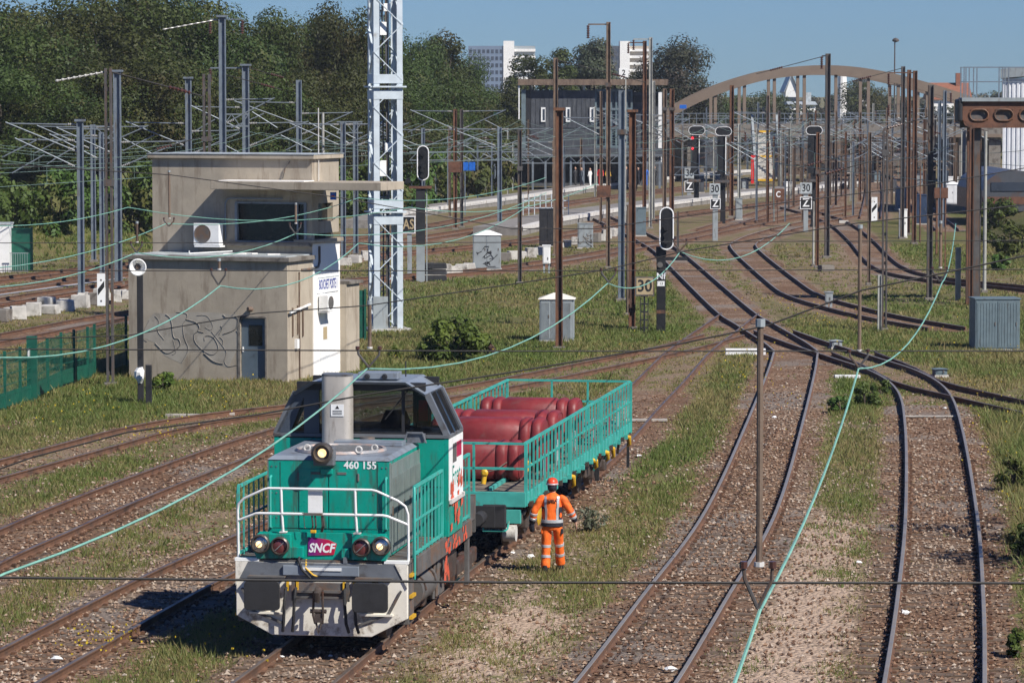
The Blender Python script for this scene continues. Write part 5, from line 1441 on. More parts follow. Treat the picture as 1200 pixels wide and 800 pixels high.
    for k, st in enumerate(strokes):
        pts = [Vector((P_(*q)[0], -.004 - .0004 * k, P_(*q)[1])) for q in st]
        vs, fs = [], []
        q = []
        for i in range(len(pts) - 1):
            for t in range(4): q.append(pts[i].lerp(pts[i + 1], t / 4))
        q.append(pts[-1])
        for _ in range(3): q = [q[0]] + [(q[i - 1] + q[i] * 2 + q[i + 1]) / 4 for i in range(1, len(q) - 1)] + [q[-1]]
        MB().tube(q, .008 + .004 * (k % 3), 4).build('graffiti_stroke', M['graffiti_line'], root)
    return root
signal_box()

# ------------------------------------------------------------------ lattice tower
def lattice_tower():
    b = G(452, 388, 0)
    root = empty('lattice_tower', (b.x, b.y, gh(b.x, b.y)), R(14), 'pale grey steel lattice tower rising out of the picture beside the signal box', 'lattice tower')
    tp = M['tower_paint']
    h = .56; Z = 19.0
    lv = [0.0, 4.55, 9.3, 14.2, Z]
    for sx in (-1, 1):
        for sy in (-1, 1):
            m = MB()
            for z0, z1 in zip(lv, lv[1:]):
                x, y = sx * h, sy * h
                m.span(min(x, x - sx * .22), max(x, x - sx * .22), min(y, y - sy * .025), max(y, y - sy * .025), z0, z1)
                m.span(min(x - sx * .001, x - sx * .025), max(x - sx * .001, x - sx * .025), min(y - sy * .026, y - sy * .22), max(y - sy * .026, y - sy * .22), z0, z1)
            m.build('leg', tp, root)
    for z in lv[1:-1]:
        m = MB()
        for a, c in (((-1, -1), (1, -1)), ((1, -1), (1, 1)), ((1, 1), (-1, 1)), ((-1, 1), (-1, -1))):
            m.bar((a[0] * (h + .06), a[1] * (h + .06), z), (c[0] * (h + .06), c[1] * (h + .06), z), .16, .06)
            for zz in (z - .3, z + .3):
                m.bar((a[0] * h, a[1] * h, zz), (c[0] * h, c[1] * h, zz), .03, .34)
        m.build('flange_frame', tp, root)
    n = 0
    z = .1
    flip = 1
    while z < Z - 1:
        z2 = z + 1.05
        if all(abs(z2 - q) > .2 for q in lv[1:-1]):
            for k, (a, c) in enumerate((((-1, -1), (1, -1)), ((1, -1), (1, 1)), ((1, 1), (-1, 1)), ((-1, 1), (-1, -1)))):
                s_ = flip if k % 2 == 0 else -flip
                za, zb = (z, z2) if s_ > 0 else (z2, z)
                MB().bar((a[0] * (h - .02), a[1] * (h - .02), za), (c[0] * (h - .02), c[1] * (h - .02), zb), .09, .03).build('diagonal_brace', tp, root)
        flip = -flip
        z = z2
    ld = empty('ladder', (0, 0, 0)); ld.parent = root
    for x in (-.18, .18):
        MB().bar((x, .2, 0), (x, .2, Z), .035).build('stile', tp, ld)
    r = MB()
    for k in range(62): r.bar((-.18, .2, .3 + k * .3), (.18, .2, .3 + k * .3), .024)
    tag(r.build('rungs', tp, ld), kind='stuff')
    for x, z, s_ in ((-.1, 11.5, .5), (.1, 7.0, .35), (-.12, 6.2, .6), (.05, 12.3, .3)):
        MB().box((x, -.05, z), (.26, .2, s_)).build('equipment_box', M['panel_white'], root, bevel=.01)
    for x, y in ((.02, -.1), (-.08, .05), (.12, .1)):
        MB().tube([(x, y, .2), (x + .02, y, 6), (x - .02, y, 12), (x, y, Z)], .03, 6).build('feeder_cable', M['frame_grey'], root)
    MB().span(-.85, .85, -.85, .85, -.3, .12).build('foundation', M['block'], root)
    MB().span(-.62, -.05, -.66, -.60, .12, 1.35).build('graffiti_plate', M['cab_grey'], root)
lattice_tower()

# ------------------------------------------------------------------ masts
def h_section(m, x, y, z0, z1, w, dp=None):
    dp = dp or w * .9
    t = w * .14
    m.span(x - w / 2, x - w / 2 + t, y - dp / 2, y + dp / 2, z0, z1)
    m.span(x + w / 2 - t, x + w / 2, y - dp / 2, y + dp / 2, z0, z1)
    m.span(x - w / 2 + t, x + w / 2 - t, y - t / 2, y + t / 2, z0, z1)
def insulator(mb, a, b, r, n=5):
    a, b = Vector(a), Vector(b)
    prof = []
    L_ = (b - a).length
    for k in range(n):
        q = L_ * k / n; s_ = L_ / n
        prof += [(r * .45, q), (r, q + s_ * .35), (r, q + s_ * .55), (r * .45, q + s_ * .75)]
    mb.lathe(prof, a, b - a, 8)
def mast(px, ytop, ybase, wpx, mt, label, arms=(), group=None, shape='h', yaw=0.0, name='catenary_mast', base=True):
    b = G(px, ybase, 0)
    z0 = gh(b.x, b.y)
    s_ = F / b.y
    ztop = at(px, ytop, b.y).z - z0
    w = max(.10, wpx / s_)
    root = empty(name, (b.x, b.y, z0), yaw, label, 'mast' if name != 'lamp_post' else 'lamp post', group)
    m = MB()
    if shape == 'h': h_section(m, 0, 0, -.3, ztop, w)
    elif shape == 'twin':
        t = w * .3
        m.span(-w / 2, -w / 2 + t, -w / 2, w / 2, -.3, ztop).span(w / 2 - t, w / 2, -w / 2, w / 2, -.3, ztop)
        k = .4
        while k < ztop: m.box((0, 0, k), (w * .4, w * .5, .12)); k += 1.1
    else: m.cyl((0, 0, -.3), (0, 0, ztop), w / 2, w * .4, n=10)
    m.build('post', mt, root)
    if base: MB().box((0, 0, .02), (w * 1.7, w * 1.7, .20)).build('footing', M['concrete_dark'], root, bevel=.02)
    for kind, sd, z, ln in arms:
        if kind in ('arm', 'strain', 'whitestrain', 'collar'): z = min(z, ztop - .12)
        if kind == 'cantilever': z = min(z, ztop - 1.3)
        if kind == 'cantilever':
            f_ = empty('cantilever', (0, 0, 0)); f_.parent = root
            x0, x1 = sd * w / 2, sd * ln
            t = MB().tube([(x0, 0, z), (x1, 0, z + 1.25)], .036, 6).tube([(x0, 0, z + 1.15), (x1 * .98, 0, z + 1.20)], .03, 5).tube([(x0 + sd * .5 * ln, 0, z + .55), (x1 * 1.05, 0, z - .25)], .03, 5)
            t.build('bracket_tube', M['mast_light'] if mt in (M['mast_grey'],) else M['mast_grey'], f_)
            i_ = MB(); insulator(i_, (x0, 0, z), (x0 + sd * .4, 0, z + .16), .06); insulator(i_, (x0, 0, z + 1.15), (x0 + sd * .4, 0, z + 1.165), .06)
            i_.build('insulators', M['porcelain'], f_)
            tag(f_.children[-1], kind='stuff')
        elif kind == 'arm':
            a_ = MB().bar((0, 0, z), (sd * ln, 0, z), .07 if ln > 1 else .05).build('cross_arm', mt, root)
            i_ = MB(); insulator(i_, (sd * ln, 0, z - .05), (sd * ln, 0, z - .75), .09, 6); i_.build('insulator', M['insulator'], root)
        elif kind == 'strain':
            i_ = MB(); e = Vector((sd * ln, -.6, z - .25 * ln)); a = Vector((sd * w / 2, 0, z))
            i_.tube([a, e], .02, 4); i_.build('tie_wire', M['wire_dark'], root)
            i_ = MB(); insulator(i_, a.lerp(e, .62), a.lerp(e, .62) + (e - a).normalized() * .75, .065, 6); i_.build('insulator', M['insulator'], root)
        elif kind == 'whitestrain':
            i_ = MB(); e = Vector((sd * ln, -.6, z - .18 * ln)); a = Vector((sd * w / 2, 0, z))
            insulator(i_, a, e, .045, 9); i_.build('insulator', M['porcelain'], root)
        elif kind == 'cap':
            MB().box((0, 0, ztop + .03), (w * 1.6, w * 1.3, .1)).build('cap_plate', mt, root)
        elif kind == 'collar':
            MB().box((0, 0, z), (w * 1.35, w * 1.2, .22)).build('collar', M['mast_dark'], root)
        elif kind == 'plate':
            p_ = MB().box((sd * (w / 2 + .12) if sd else 0, -w / 2 - .04, z), (ln, .03, ln * .85)).build('warning_plate', M['rust_plate'], root)
        elif kind == 'marker':
            p_ = MB().box((sd * (w / 2 + ln * .55), -w / 2 - .03, z), (ln, .03, ln * 4.0)).build('marker_board', M['panel_white'], root)
            MB().prism([(sd * (w / 2 + ln * .55) - ln * .4, z - .18), (sd * (w / 2 + ln * .55) + ln * .4, z + .08), (sd * (w / 2 + ln * .55) + ln * .4, z + .28), (sd * (w / 2 + ln * .55) - ln * .4, z + .02)], -w / 2 - .052, -w / 2 - .0455).build('marker_stripe', M['text_black'], p_)
            for q in (-1.4, 1.2):
                MB().box((sd * (w / 2 + ln * .55), -w / 2 - .05, z + q * ln), (.05, .008, .05)).build('bolt', M['frame_grey'], p_)
    return root
C_, MG, MD, MR, MB_, MP = 'cantilever', M['mast_grey'], M['mast_dark'], M['mast_rust'], M['mast_brown'], M['mast_pale']
mast(129.5, 80, 452, 8.5, MD, 'tall dark mast with white marker board left of the signal box', [('strain', 1, 10.2, 3.0), ('collar', 1, 6.3, 0), ('marker', -1, 3.0, .25), ('whitestrain', -1, 10.1, 1.6)], shape='twin')
mast(139, 84, 333, 8.5, MG, 'blue grey mast close behind the tall dark mast with the marker board', [(C_, -1, 6.2, 2.9), (C_, 1, 5.6, 3.2), ('cap', 0, 0, 0), ('strain', 1, 12.6, 4)])
mast(95.5, 142, 357, 7.5, MG, 'blue grey mast standing on the row of white concrete blocks at the left', [(C_, -1, 5.9, 2.8), (C_, -1, 7.0, 3.2), ('cap', 0, 0, 0)])
mast(110, 146, 307, 5.5, MG, 'slim grey mast at the foot of the green slope, far left', [(C_, -1, 6.5, 3.0), (C_, 1, 6.2, 3.0)])
mast(120, 155, 322, 5.5, MG, 'grey mast hidden beside the tall dark mast on its left', [(C_, -1, 5.8, 2.6)])
mast(222, 92, 318, 7, MG, 'pale grey mast behind the left end of the signal box roof', [(C_, -1, 6.4, 3.2), (C_, 1, 6.0, 3.0), ('cap', 0, 0, 0)])
mast(243.5, 87, 345, 9, MD, 'brown mast rising behind the signal box roof between two grey ones', [('collar', 0, 7.0, 0), ('strain', -1, 7.1, 2.4)], shape='twin')
mast(262, 20, 322, 8, MG, 'tallest blue grey mast behind the signal box with an insulator string at its top', [('whitestrain', -1, 16.3, 3.0), ('cap', 0, 0, 0), ('arm', 1, 13.0, 1.0), ('arm', -1, 13.0, .6), (C_, 1, 7.6, 2.6), ('strain', 1, 10, 3)])
mast(289, 77, 318, 8, MG, 'grey mast just right of the tallest one behind the signal box', [('cap', 0, 0, 0), (C_, -1, 7.2, 2.8), (C_, 1, 6.4, 3.2), ('arm', -1, 13.6, 1.8), ('strain', 1, 12, 2)])
mast(351, 94, 300, 6.5, MG, 'light grey mast above the right half of the signal box roof', [(C_, -1, 7.4, 3.6), (C_, 1, 6.8, 3.0)])
mast(379, 132, 300, 4, MP, 'thin pale post above the right corner of the signal box roof', [], shape='round')
mast(402.5, 143, 302, 6, MG, 'grey mast right of the signal box, nearer of the pair left of the lattice tower', [(C_, -1, 7.2, 3.0), (C_, 1, 6.6, 2.6)])
mast(417, 143, 299, 6, MG, 'grey mast right of the signal box, closest to the lattice tower', [(C_, 1, 6.6, 3.0), (C_, -1, 6.8, 2.6)])
mast(496, 150, 262, 4.5, MG, 'grey mast straight behind the black signal near the lattice tower', [(C_, -1, 7.4, 3.4), (C_, 1, 7.0, 3.4)])
mast(527, 150, 255, 3, MB_, 'thin brown mast left of the two rusty ones with a square plate', [(C_, 1, 7.2, 3.2)])
mast(533.5, 128, 269, 4.5, MR, 'rusty mast carrying a square brown warning plate behind the platform tracks', [('plate', 0, 4.2, .9), (C_, -1, 7.4, 3.0)])
mast(541, 128, 267, 4, MD, 'dark brown mast right of the rusty one with the square plate', [(C_, 1, 7.4, 3.0)])
mast(585.5, 149, 269, 5.5, MG, 'blue grey mast behind the graffiti covered cabinet', [(C_, -1, 6.6, 3.4), (C_, 1, 7.0, 3.4), ('strain', 1, 6.8, 3.0)])
mast(609, 152, 333, 5, MD, 'slender dark mast between the graffiti cabinet and the cream roofed one', [('collar', 0, 5.5, 0)])
mast(655, 129, 409, 8.5, MR, 'bright rusty mast in front of the grey cabinet with the cream roof', [('cap', 0, 0, 0)])
mast(651, 68, 300, 5.5, MB_, 'tall grey brown mast behind the bright rusty one', [('strain', 1, 11.0, 5.0)])
mast(712.5, 26, 315, 5.0, MB_, 'tallest brown mast with a bent arm holding an insulator to the left', [('arm', -1, 14.2, 1.05), ('plate', -1, 4.0, .72), ('collar', 0, 9.5, 0)])
mast(728, 106, 352, 7.5, MG, 'blue grey H beam mast left of the rusty one beside the 30 board', [('collar', 0, 7.4, 0)])
mast(740.5, 131, 386, 8, MR, 'rusty mast immediately left of the black 30 board', [('cap', 0, 0, 0)])
mast(735.5, 240, 370, 4, MB_, 'short brown post squeezed between the grey and the rusty mast at the 30 board', [], shape='round')
mast(755, 48, 268, 4.5, MR, 'rusty mast with a flat arm pointing left above the dark station building', [('arm', -1, 13.0, 1.1), ('strain', 1, 6.5, 3)])
mast(762, 44, 268, 4.0, MP, 'pale mast with a flat arm next to the rusty one above the station building', [('arm', -1, 13.3, 1.15)])
mast(765.5, 95, 258, 3.5, MP, 'short pale mast right of the two masts with flat arms', [(C_, 1, 6.0, 2.6)])
mast(704, 107, 262, 3, MB_, 'thin brown mast in front of the glazed end of the station building', [(C_, -1, 6.2, 2.6)])
mast(778.5, 104, 262, 4.5, MB_, 'brown mast at the corner of the dark station building, left of a twin', [('collar', 0, 8, 0), (C_, -1, 6.4, 3)])
mast(787, 104, 262, 5.5, MR, 'thick rusty mast at the corner of the dark station building, right of its twin', [('collar', 0, 8, 0), ('strain', -1, 7, 4)])
mast(857, 100, 255, 5, MR, 'rusty mast right of the signal with the Z board, under the arch', [('arm', 1, 6.3, 1.0)])
mast(866, 145, 252, 3.6, MP, 'pale mast beside the rusty mast right of the Z board', [(C_, -1, 6.2, 2.6)])
mast(886.5, 150, 245, 2.6, MP, 'thin pale mast in front of the light stairway, left one', [(C_, 1, 6.0, 2.8)])
mast(899, 112, 244, 3.2, MD, 'dark mast in front of the middle of the light stairway', [(C_, -1, 6.4, 2.8), ('strain', 1, 6.6, 3)])
mast(969, 63, 302, 6, MD, 'tall dark mast crossing the crown of the concrete arch', [('arm', -1, 14.6, .35), ('strain', -1, 14.2, 4.0)])
mast(957.5, 155, 314, 4, MR, 'rusty mast left of the tall dark one crossing the arch', [('collar', 0, 5, 0)])
mast(953, 236, 312, 2.6, MP, 'thin pale post at the foot of the rusty mast near the white stone', [], shape='round', name='marker_post')
mast(1018, 155, 335, 3.8, MB_, 'brown mast carrying a long white marker board on the right', [('strain', -1, 6.4, 3.6), ('marker', 1, 3.6, .28)])
mast(1036, 152, 388, 6, MD, 'dark mast standing in the grass right of the white marker board', [('strain', -1, 6.6, 2.6), ('collar', 0, 6.8, 0)], shape='twin')
mast(1030.5, 322, 389, 4.5, MP, 'short concrete stake beside the dark mast in the grass', [], shape='h', base=False, name='concrete_stake')
mast(1057, 78, 280, 4.5, MD, 'dark mast with many brackets near the bridge lamp', [('strain', -1, 11.5, 4.0), ('strain', -1, 10.8, 3.2), ('arm', -1, 9.6, .8), ('arm', -1, 8.4, .9), ('strain', 1, 7, 2)])
mast(1064, 82, 275, 4.5, MR, 'rusty mast between two dark ones near the bridge lamp', [('strain', 1, 7, 2)])
mast(1071, 83, 286, 5, MR, 'rusty mast in front of the dark blue hut at the right', [('arm', -1, 12.4, 1.6)])
mast(1089, 100, 353, 6.5, MD, 'dark mast left of the twin rusty plates at the right', [('strain', -1, 8.0, 2.0)])
mast(1100, 118, 268, 3.5, MG, 'blue grey mast behind the twin rusty plates', [(C_, -1, 6.2, 2.8)])
mast(1106, 106, 268, 4, MG, 'blue grey mast with a flat head left of the rusty signal bridge', [('arm', 1, 10, .4), (C_, 1, 6.2, 2.8)])
mast(1137, 150, 358, 5.0, MR, 'rusty leg under the left end of the signal bridge', [], base=False)
mast(1144.5, 150, 353, 7.5, MD, 'thick dark mast under the signal bridge between two thinner ones', [])
mast(1153.5, 154, 343, 4.5, MP, 'pale green grey mast right of the thick dark one under the signal bridge', [], shape='round')
mast(1122.5, 290, 352, 6, MP, 'low grey concrete post left of the rusty signal bridge legs', [], base=False, name='concrete_stake')
for k, (px, yt, yb) in enumerate(((1078, 195, 284), (1103, 215, 318), (1097, 222, 300))):
    mast(px, yt, yb, 1.8, MR, ('thin rusty rod left of the twin rusty plates', 'thin rusty rod under the right rusty plate', 'thin rusty rod under the left rusty plate')[k], [], shape='round', base=False, name='steel_rod')

# background masts of the station throat: many alike, each its own
rm = random.Random(21)
FARM = []
for k in range(44):
    px = 600 + 22 * k * .56 + rm.uniform(-7, 7)
    FARM.append((px, rm.uniform(118, 165), rm.uniform(208, 242), rm.choice((1.8, 2.2, 2.8)), rm.choice((MG, MP, MB_, MD, MB_))))
for k in range(56):
    px = 890 + k * 4.3 + rm.uniform(-4, 4)
    FARM.append((px, rm.uniform(128, 175), rm.uniform(205, 262), rm.choice((1.8, 2.4, 3.0)), rm.choice((MG, MB_, MB_, MD, MR))))
for k in range(46):
    px = 640 + k * 10.6 + rm.uniform(-5, 5)
    FARM.append((px, rm.uniform(140, 178), rm.uniform(194, 226), rm.choice((1.6, 2.0, 2.4)), rm.choice((MG, MB_, MD, MB_))))
for k in range(17):
    px = 425 + k * 11 + rm.uniform(-3, 3)
    FARM.append((px, rm.uniform(152, 172), rm.uniform(236, 262) - k * .8, rm.choice((2.0, 2.4)), rm.choice((MG, MP, MG))))
for k, (px, yt, yb, w, mt) in enumerate(FARM):
    arms = []
    if k % 2 == 0: arms.append((C_, rm.choice((-1, 1)), rm.uniform(5.6, 6.6), rm.uniform(2.2, 3.2)))
    if k % 3 == 0: arms.append(('strain', rm.choice((-1, 1)), rm.uniform(5.6, 7), 3.0))
    zone = 'left of the dark station building' if px < 610 else ('in front of the dark station building' if px < 790 else ('under the concrete arch' if px < 1000 else 'between the arch and the rusty signal bridge'))
    kind = {id(MG): 'grey', id(MP): 'pale', id(MB_): 'brown', id(MD): 'dark', id(MR): 'rusty'}[id(mt)]
    mast(px, yt, yb, w, mt, 'thin %s mast far off %s' % (kind, zone), arms, group='thin %s masts far off %s' % (kind, zone), base=False)

# portal beams over the left tracks
def portal(pxa, pxb, py, ybase, label, pm=None):
    pm = pm or M['mast_light']
    a = G(pxa, ybase, 0); D = a.y
    z = at(pxa, py, D).z
    x0, x1 = (pxa - 600) * D / F, (pxb - 600) * D / F
    root = empty('catenary_portal', (0, D, 0), 0, label, 'catenary portal', 'lattice portal beams over the left tracks')
    MB().bar((x0, 0, z), (x1, 0, z), .07).build('top_chord', pm, root)
    MB().bar((x0, 0, z - .6), (x1, 0, z - .6), .07).build('bottom_chord', pm, root)
    m = MB(); n = max(3, int((x1 - x0) / .6)); dx = (x1 - x0) / n
    for k in range(n):
        m.bar((x0 + k * dx, 0, z if k % 2 else z - .6), (x0 + (k + 1) * dx, 0, z - .6 if k % 2 else z), .04)
    tag(m.build('lacing', pm, root), kind='stuff')
portal(98, 140, 148, 322, 'lattice beam joining the grey masts at the far left')
portal(262, 292, 134, 320, 'lattice beam between the two tall grey masts behind the signal box')
portal(395, 425, 143, 301, 'lattice beam between the pair of grey masts right of the signal box')
portal(480, 620, 178, 258, 'long lattice beam crossing the tracks left of the station building')
portal(600, 780, 182, 250, 'long lattice beam in front of the dark station building')

for a_, b_, y_, yb_, l_, pm_ in ((798, 884, 171, 240, 'left of the stairway', MD), (905, 1002, 181, 238, 'right of the stairway', MB_), (985, 1078, 166, 250, 'under the crown of the arch', MD), (1030, 1112, 189, 262, 'in front of the dark wagon-like boxes', MB_), (858, 962, 160, 228, 'behind the stairway', MG), (790, 870, 196, 246, 'at the end of the second platform', MG), (940, 1060, 204, 232, 'low over the far tracks under the arch', MD)):
    portal(a_, b_, y_, yb_, 'dark lattice beam ' + l_, pm_)
# ------------------------------------------------------------------ overhead wires
def wire(pts, r, m, label, name='contact_wire', cat='wire', group=None):
    o = MB().tube(pts, r, 5).build(name, m)
    return tag(o, label, cat, group)
def sag(a, b, s_, n=10):
    a, b = Vector(a), Vector(b)
    return [a.lerp(b, k / n) - Vector((0, 0, 4 * s_ * (k / n) * (1 - k / n))) for k in range(n + 1)]
CWZ = 5.5 + RZ
def cw(px, py): return G(px, py, CWZ)
H1 = [(-25, 676), (890, 716)]
wire(sag(cw(-560, 870), cw(5, 672), .1)[:-1] + sag(cw(5, 672), cw(430, 432), .25) + sag(cw(430, 432), cw(712, 332), .45)[1:] + sag(cw(712, 332), cw(797, 295), .35)[1:] + sag(cw(797, 295), cw(925, 262), .5)[1:], .0118, M['wire_green'],
     'pale green wire passing over the locomotive from lower left to the Nf signal')
wire(sag(cw(700, 1150), cw(890, 716), .12)[:-1] + sag(cw(890, 716), cw(1006, 432), .2) + sag(cw(1006, 432), cw(1104, 331), .4)[1:] + sag(cw(1104, 331), cw(1120, 262), .3)[1:], .0118, M['wire_green'],
     'pale green wire coming down over the pink sand path at the right')
wire(sag(cw(-260, 470), cw(0, 419), .15)[:-1] + sag(cw(0, 419), cw(258, 335), .35) + sag(cw(258, 335), cw(420, 285), .4)[1:] + sag(cw(420, 285), cw(620, 240), .5)[1:], .0125, M['wire_green'],
     'pale green wire crossing in front of the graffiti wall of the signal box')
wire(sag(cw(-80, 337), cw(160, 296), .25) + sag(cw(160, 296), cw(346, 274), .3)[1:] + sag(cw(346, 274), cw(640, 226), .5)[1:], .012, M['wire_green'],
     'pale green wire passing just above the low roof of the signal box')
wire(sag(cw(-80, 318), cw(195, 262), .3) + sag(cw(195, 262), cw(420, 232), .3)[1:] + sag(cw(420, 232), cw(640, 208), .4)[1:], .012, M['wire_green'],
     'pale green wire crossing the shaded upper wall of the signal box')
wire(sag(cw(-60, 262), cw(150, 243), .25) + sag(cw(150, 243), cw(480, 243), .4)[1:] + sag(cw(480, 243), cw(700, 215), .5)[1:], .012, M['wire_green'],
     'pale green wire level with the signal box window')
# the yard's other contact and carrying wires follow their tracks
for nm, lab in (('yard_near', 'over the yard track behind the concrete blocks'), ('yard_second', 'over the yard track with the red cable'), ('yard_third', 'over the yard track beside the gravel strip'),
                ('yard_last', 'over the farthest yard track'), ('middle', 'over the polished middle track far away'), ('far_curve', 'over the S shaped track'), ('right_far', 'over the dark curve at the far right')):
    cl = [p for p in CENTRE[nm] if p.y > 95]
    step = 60
    sup = cl[::step] + [cl[-1]]
    low, hi, dr = [], [], MB()
    for a, b in zip(sup, sup[1:]):
        n = 8
        for k in range(n + (b is sup[-1])):
            t = k / n; p = a.lerp(b, t)
            low.append((p.x, p.y, CWZ)); zz = CWZ + 1.4 - 4 * .95 * t * (1 - t); hi.append((p.x, p.y, zz))
            if k in (2, 4, 6): dr.bar((p.x, p.y, CWZ), (p.x, p.y, zz), .012)
    w_ = empty('overhead_line', (0, 0, 0), 0, 'contact wire with droppers ' + lab, 'overhead line', 'overhead lines of the yard')
    MB().tube(low, .011, 4).build('contact_wire', M['wire_far'], w_)
    MB().tube(hi, .011, 4).build('carrying_wire', M['wire_far'], w_)
    tag(dr.build('droppers', M['wire_far'], w_), kind='stuff')
# headspans: black cross wires, rods and V hangers
def headspan(D, zl, zr, upper, label_low, label_up, x0=None, x1=None):
    x0 = x0 if x0 is not None else -D * .2; x1 = x1 if x1 is not None else D * .2
    wire([(x0, D, zl), ((x0 + x1) / 2, D, (zl + zr) / 2 - .02), (x1, D, zr)], .009, M['wire_dark'], label_low, 'cross_wire')
    if upper:
        wire([at(px, py, D) for px, py in upper], .011, M['wire_dark'], label_up, 'cross_wire')
D1, D2, D3, D4 = cw(890, 716).y, cw(430, 432).y, cw(712, 332).y, cw(797, 295).y
zz = lambda py, D: at(600, py, D).z
headspan(D1, zz(674, D1), zz(683, D1), None, 'black cross wire running straight across the picture below the worker', '')
headspan(D2, zz(408, D2), zz(411, D2), [(-60, 620), (0, 549), (40, 535), (150, 506), (300, 486), (430, 462), (600, 436), (800, 402), (900, 381), (1010, 340), (1200, 300), (1300, 280)],
         'black cross wire level with the white board on the track', 'black sagging wire rising from the weedy track to the right over the lawn')
headspan(D3, zz(317, D3), zz(315, D3), [(-60, 402), (0, 398), (150, 393), (300, 367), (430, 358), (600, 333), (710, 316), (803, 294), (1000, 262), (1200, 240)],
         'black cross wire passing the signal box sign', 'black sagging wire from the signal box wall to the black 30 board')
headspan(D4, zz(285, D4), zz(281, D4), [(-40, 190), (200, 205), (400, 232), (600, 268), (700, 268), (900, 240), (1100, 215), (1240, 190)],
         'thin black cross wire passing the air conditioner', 'thin black sagging wire above the signal box roof')
def hanger(px, py, ytop, rod_top, label, wpx=22):
    p = cw(px, py)
    D = p.y; s_ = F / D
    root = empty('wire_hanger', p, 0, label, 'wire hanger', 'V shaped wire hangers')
    h = (py - ytop) / s_ * 1.0
    w = wpx / s_ / 2
    m = MB()
    m.tube([(-w, 0, h), (-w * .92, 0, h * .72), (0, 0, .02)], .011 * (1 + D / 120), 6).tube([(0, 0, .02), (w * .95, 0, h * .68), (w, 0, h)], .011 * (1 + D / 120), 6)
    m.build('v_arm', M['mast_dark'], root)
    for sx in (-1, 1): MB().cyl((sx * w, 0, h * .95), (sx * w, 0, h * 1.10), .026, n=8).build('insulator', M['insulator'], root)
    if rod_top is not None:
        t = at(px, rod_top, D).z - p.z
        MB().cyl((w * .1, .02, h * 1.05), (w * .1, .02, t), .019 * (1 + D / 200), n=8).build('hanger_rod', M['mast_brown'], root)
        MB().cyl((w * .1, .02, t), (w * .1, .02, t + .05), .032, n=8).build('rod_cap', M['cab_grey'], root)
        MB().cyl((w * .1, .02, h * .98), (w * .1, .02, h * 1.08), .034, n=8).build('rod_foot', M['dirty_white'], root)
    return root
hanger(888, 716, 662, 383, 'large V hanger with a long brown rod in the right foreground', 34)
hanger(432, 432, 408, 357, 'V hanger just above the locomotive cab roof', 26)
hanger(1006, 432, 411, 268, 'V hanger with a long brown rod right of the white board')
hanger(713, 332, 316, None, 'V hanger on the wire left of the black 30 board', 17)
hanger(1101, 331, 314, 262, 'V hanger near the dark mast at the right', 17)
hanger(256, 335, 316, 306, 'V hanger in front of the low roof of the signal box', 17)
hanger(797, 295, 281, None, 'small V hanger right of the black signal head', 15)
hanger(160, 297, 284, 262, 'V hanger left of the signal box above the loudspeaker', 13)
hanger(346, 275, 262, 240, 'V hanger in front of the signal box window', 13)
hanger(198, 266, 256, 202, 'V hanger with a rod in front of the upper signal box wall', 12)
# ------------------------------------------------------------------ fence, posts, loudspeaker
def fence():
    pts = [(-60, 499), (6, 480), (24, 474), (38, 470), (56, 461), (72, 453), (87, 449), (103, 445), (111, 441), (127, 436), (148, 429)]
    P_ = [G(*p) for p in pts]
    root = empty('mesh_fence', P_[1], 0, 'dark green mesh fence running towards the concrete signal box at the left', 'fence')
    o = P_[1]
    fg = M['fence_green']
    for k, p in enumerate(P_):
        q = p - o
        gate = k == 3
        w = .30 if gate else .09
        b = MB().box((q.x, q.y, .95 if gate else .84), (w, w * .6, 1.95 if gate else 1.7))
        po = b.build('gate_post' if gate else 'post', fg, root)
        if gate: MB().box((q.x - .08, q.y - .12, 1.45), (.07, .02, .24)).build('white_label', M['panel_white'], po)
    for a, b in zip(P_, P_[1:]):
        pa, pb = a - o, b - o
        L_ = (pb - pa).length
        m = MB()
        n = int(L_ / .13)
        for k in range(1, n): 
            q = pa.lerp(pb, k / n); m.bar((q.x, q.y, .05), (q.x, q.y, 1.62), .012)
        for z in (.1, .4, .7, 1.0, 1.3, 1.6): m.bar((pa.x, pa.y, z), (pb.x, pb.y, z), .018)
        tag(m.build('mesh_panel', fg, root), kind='stuff')
        MB().hexa([(pa.x, pa.y + .015, .06), (pb.x, pb.y + .015, .06), (pb.x, pb.y + .02, .06), (pa.x, pa.y + .02, .06), (pa.x, pa.y + .015, .5), (pb.x, pb.y + .015, .5), (pb.x, pb.y + .02, .5), (pa.x, pa.y + .02, .5)]).build('privacy_sheet', M['fence_green'], root)
fence()
def green_panel(px0, px1, py0, py1, label, n=8):
    a = G(px0, py1, 0); b = G(px1, py1, 0)
    root = empty('green_fence_panel', (a.x, a.y, 0), 0, label, 'fence panel')
    h = (py1 - py0) / F * a.y; w = (px1 - px0) / F * a.y
    MB().span(0, w, 0, .03, .05, h).build('sheet', M['fence_green'], root)
    for x in (0, w): MB().span(x - .04, x + .04, -.05, -.001, 0, h + .05).build('post', M['fence_green'], root)
green_panel(412, 428, 340, 398, 'small dark green fence panel between the signal box and the lattice tower')
green_panel(11, 38, 267, 318, 'dark green container standing beside a white panel at the far left')
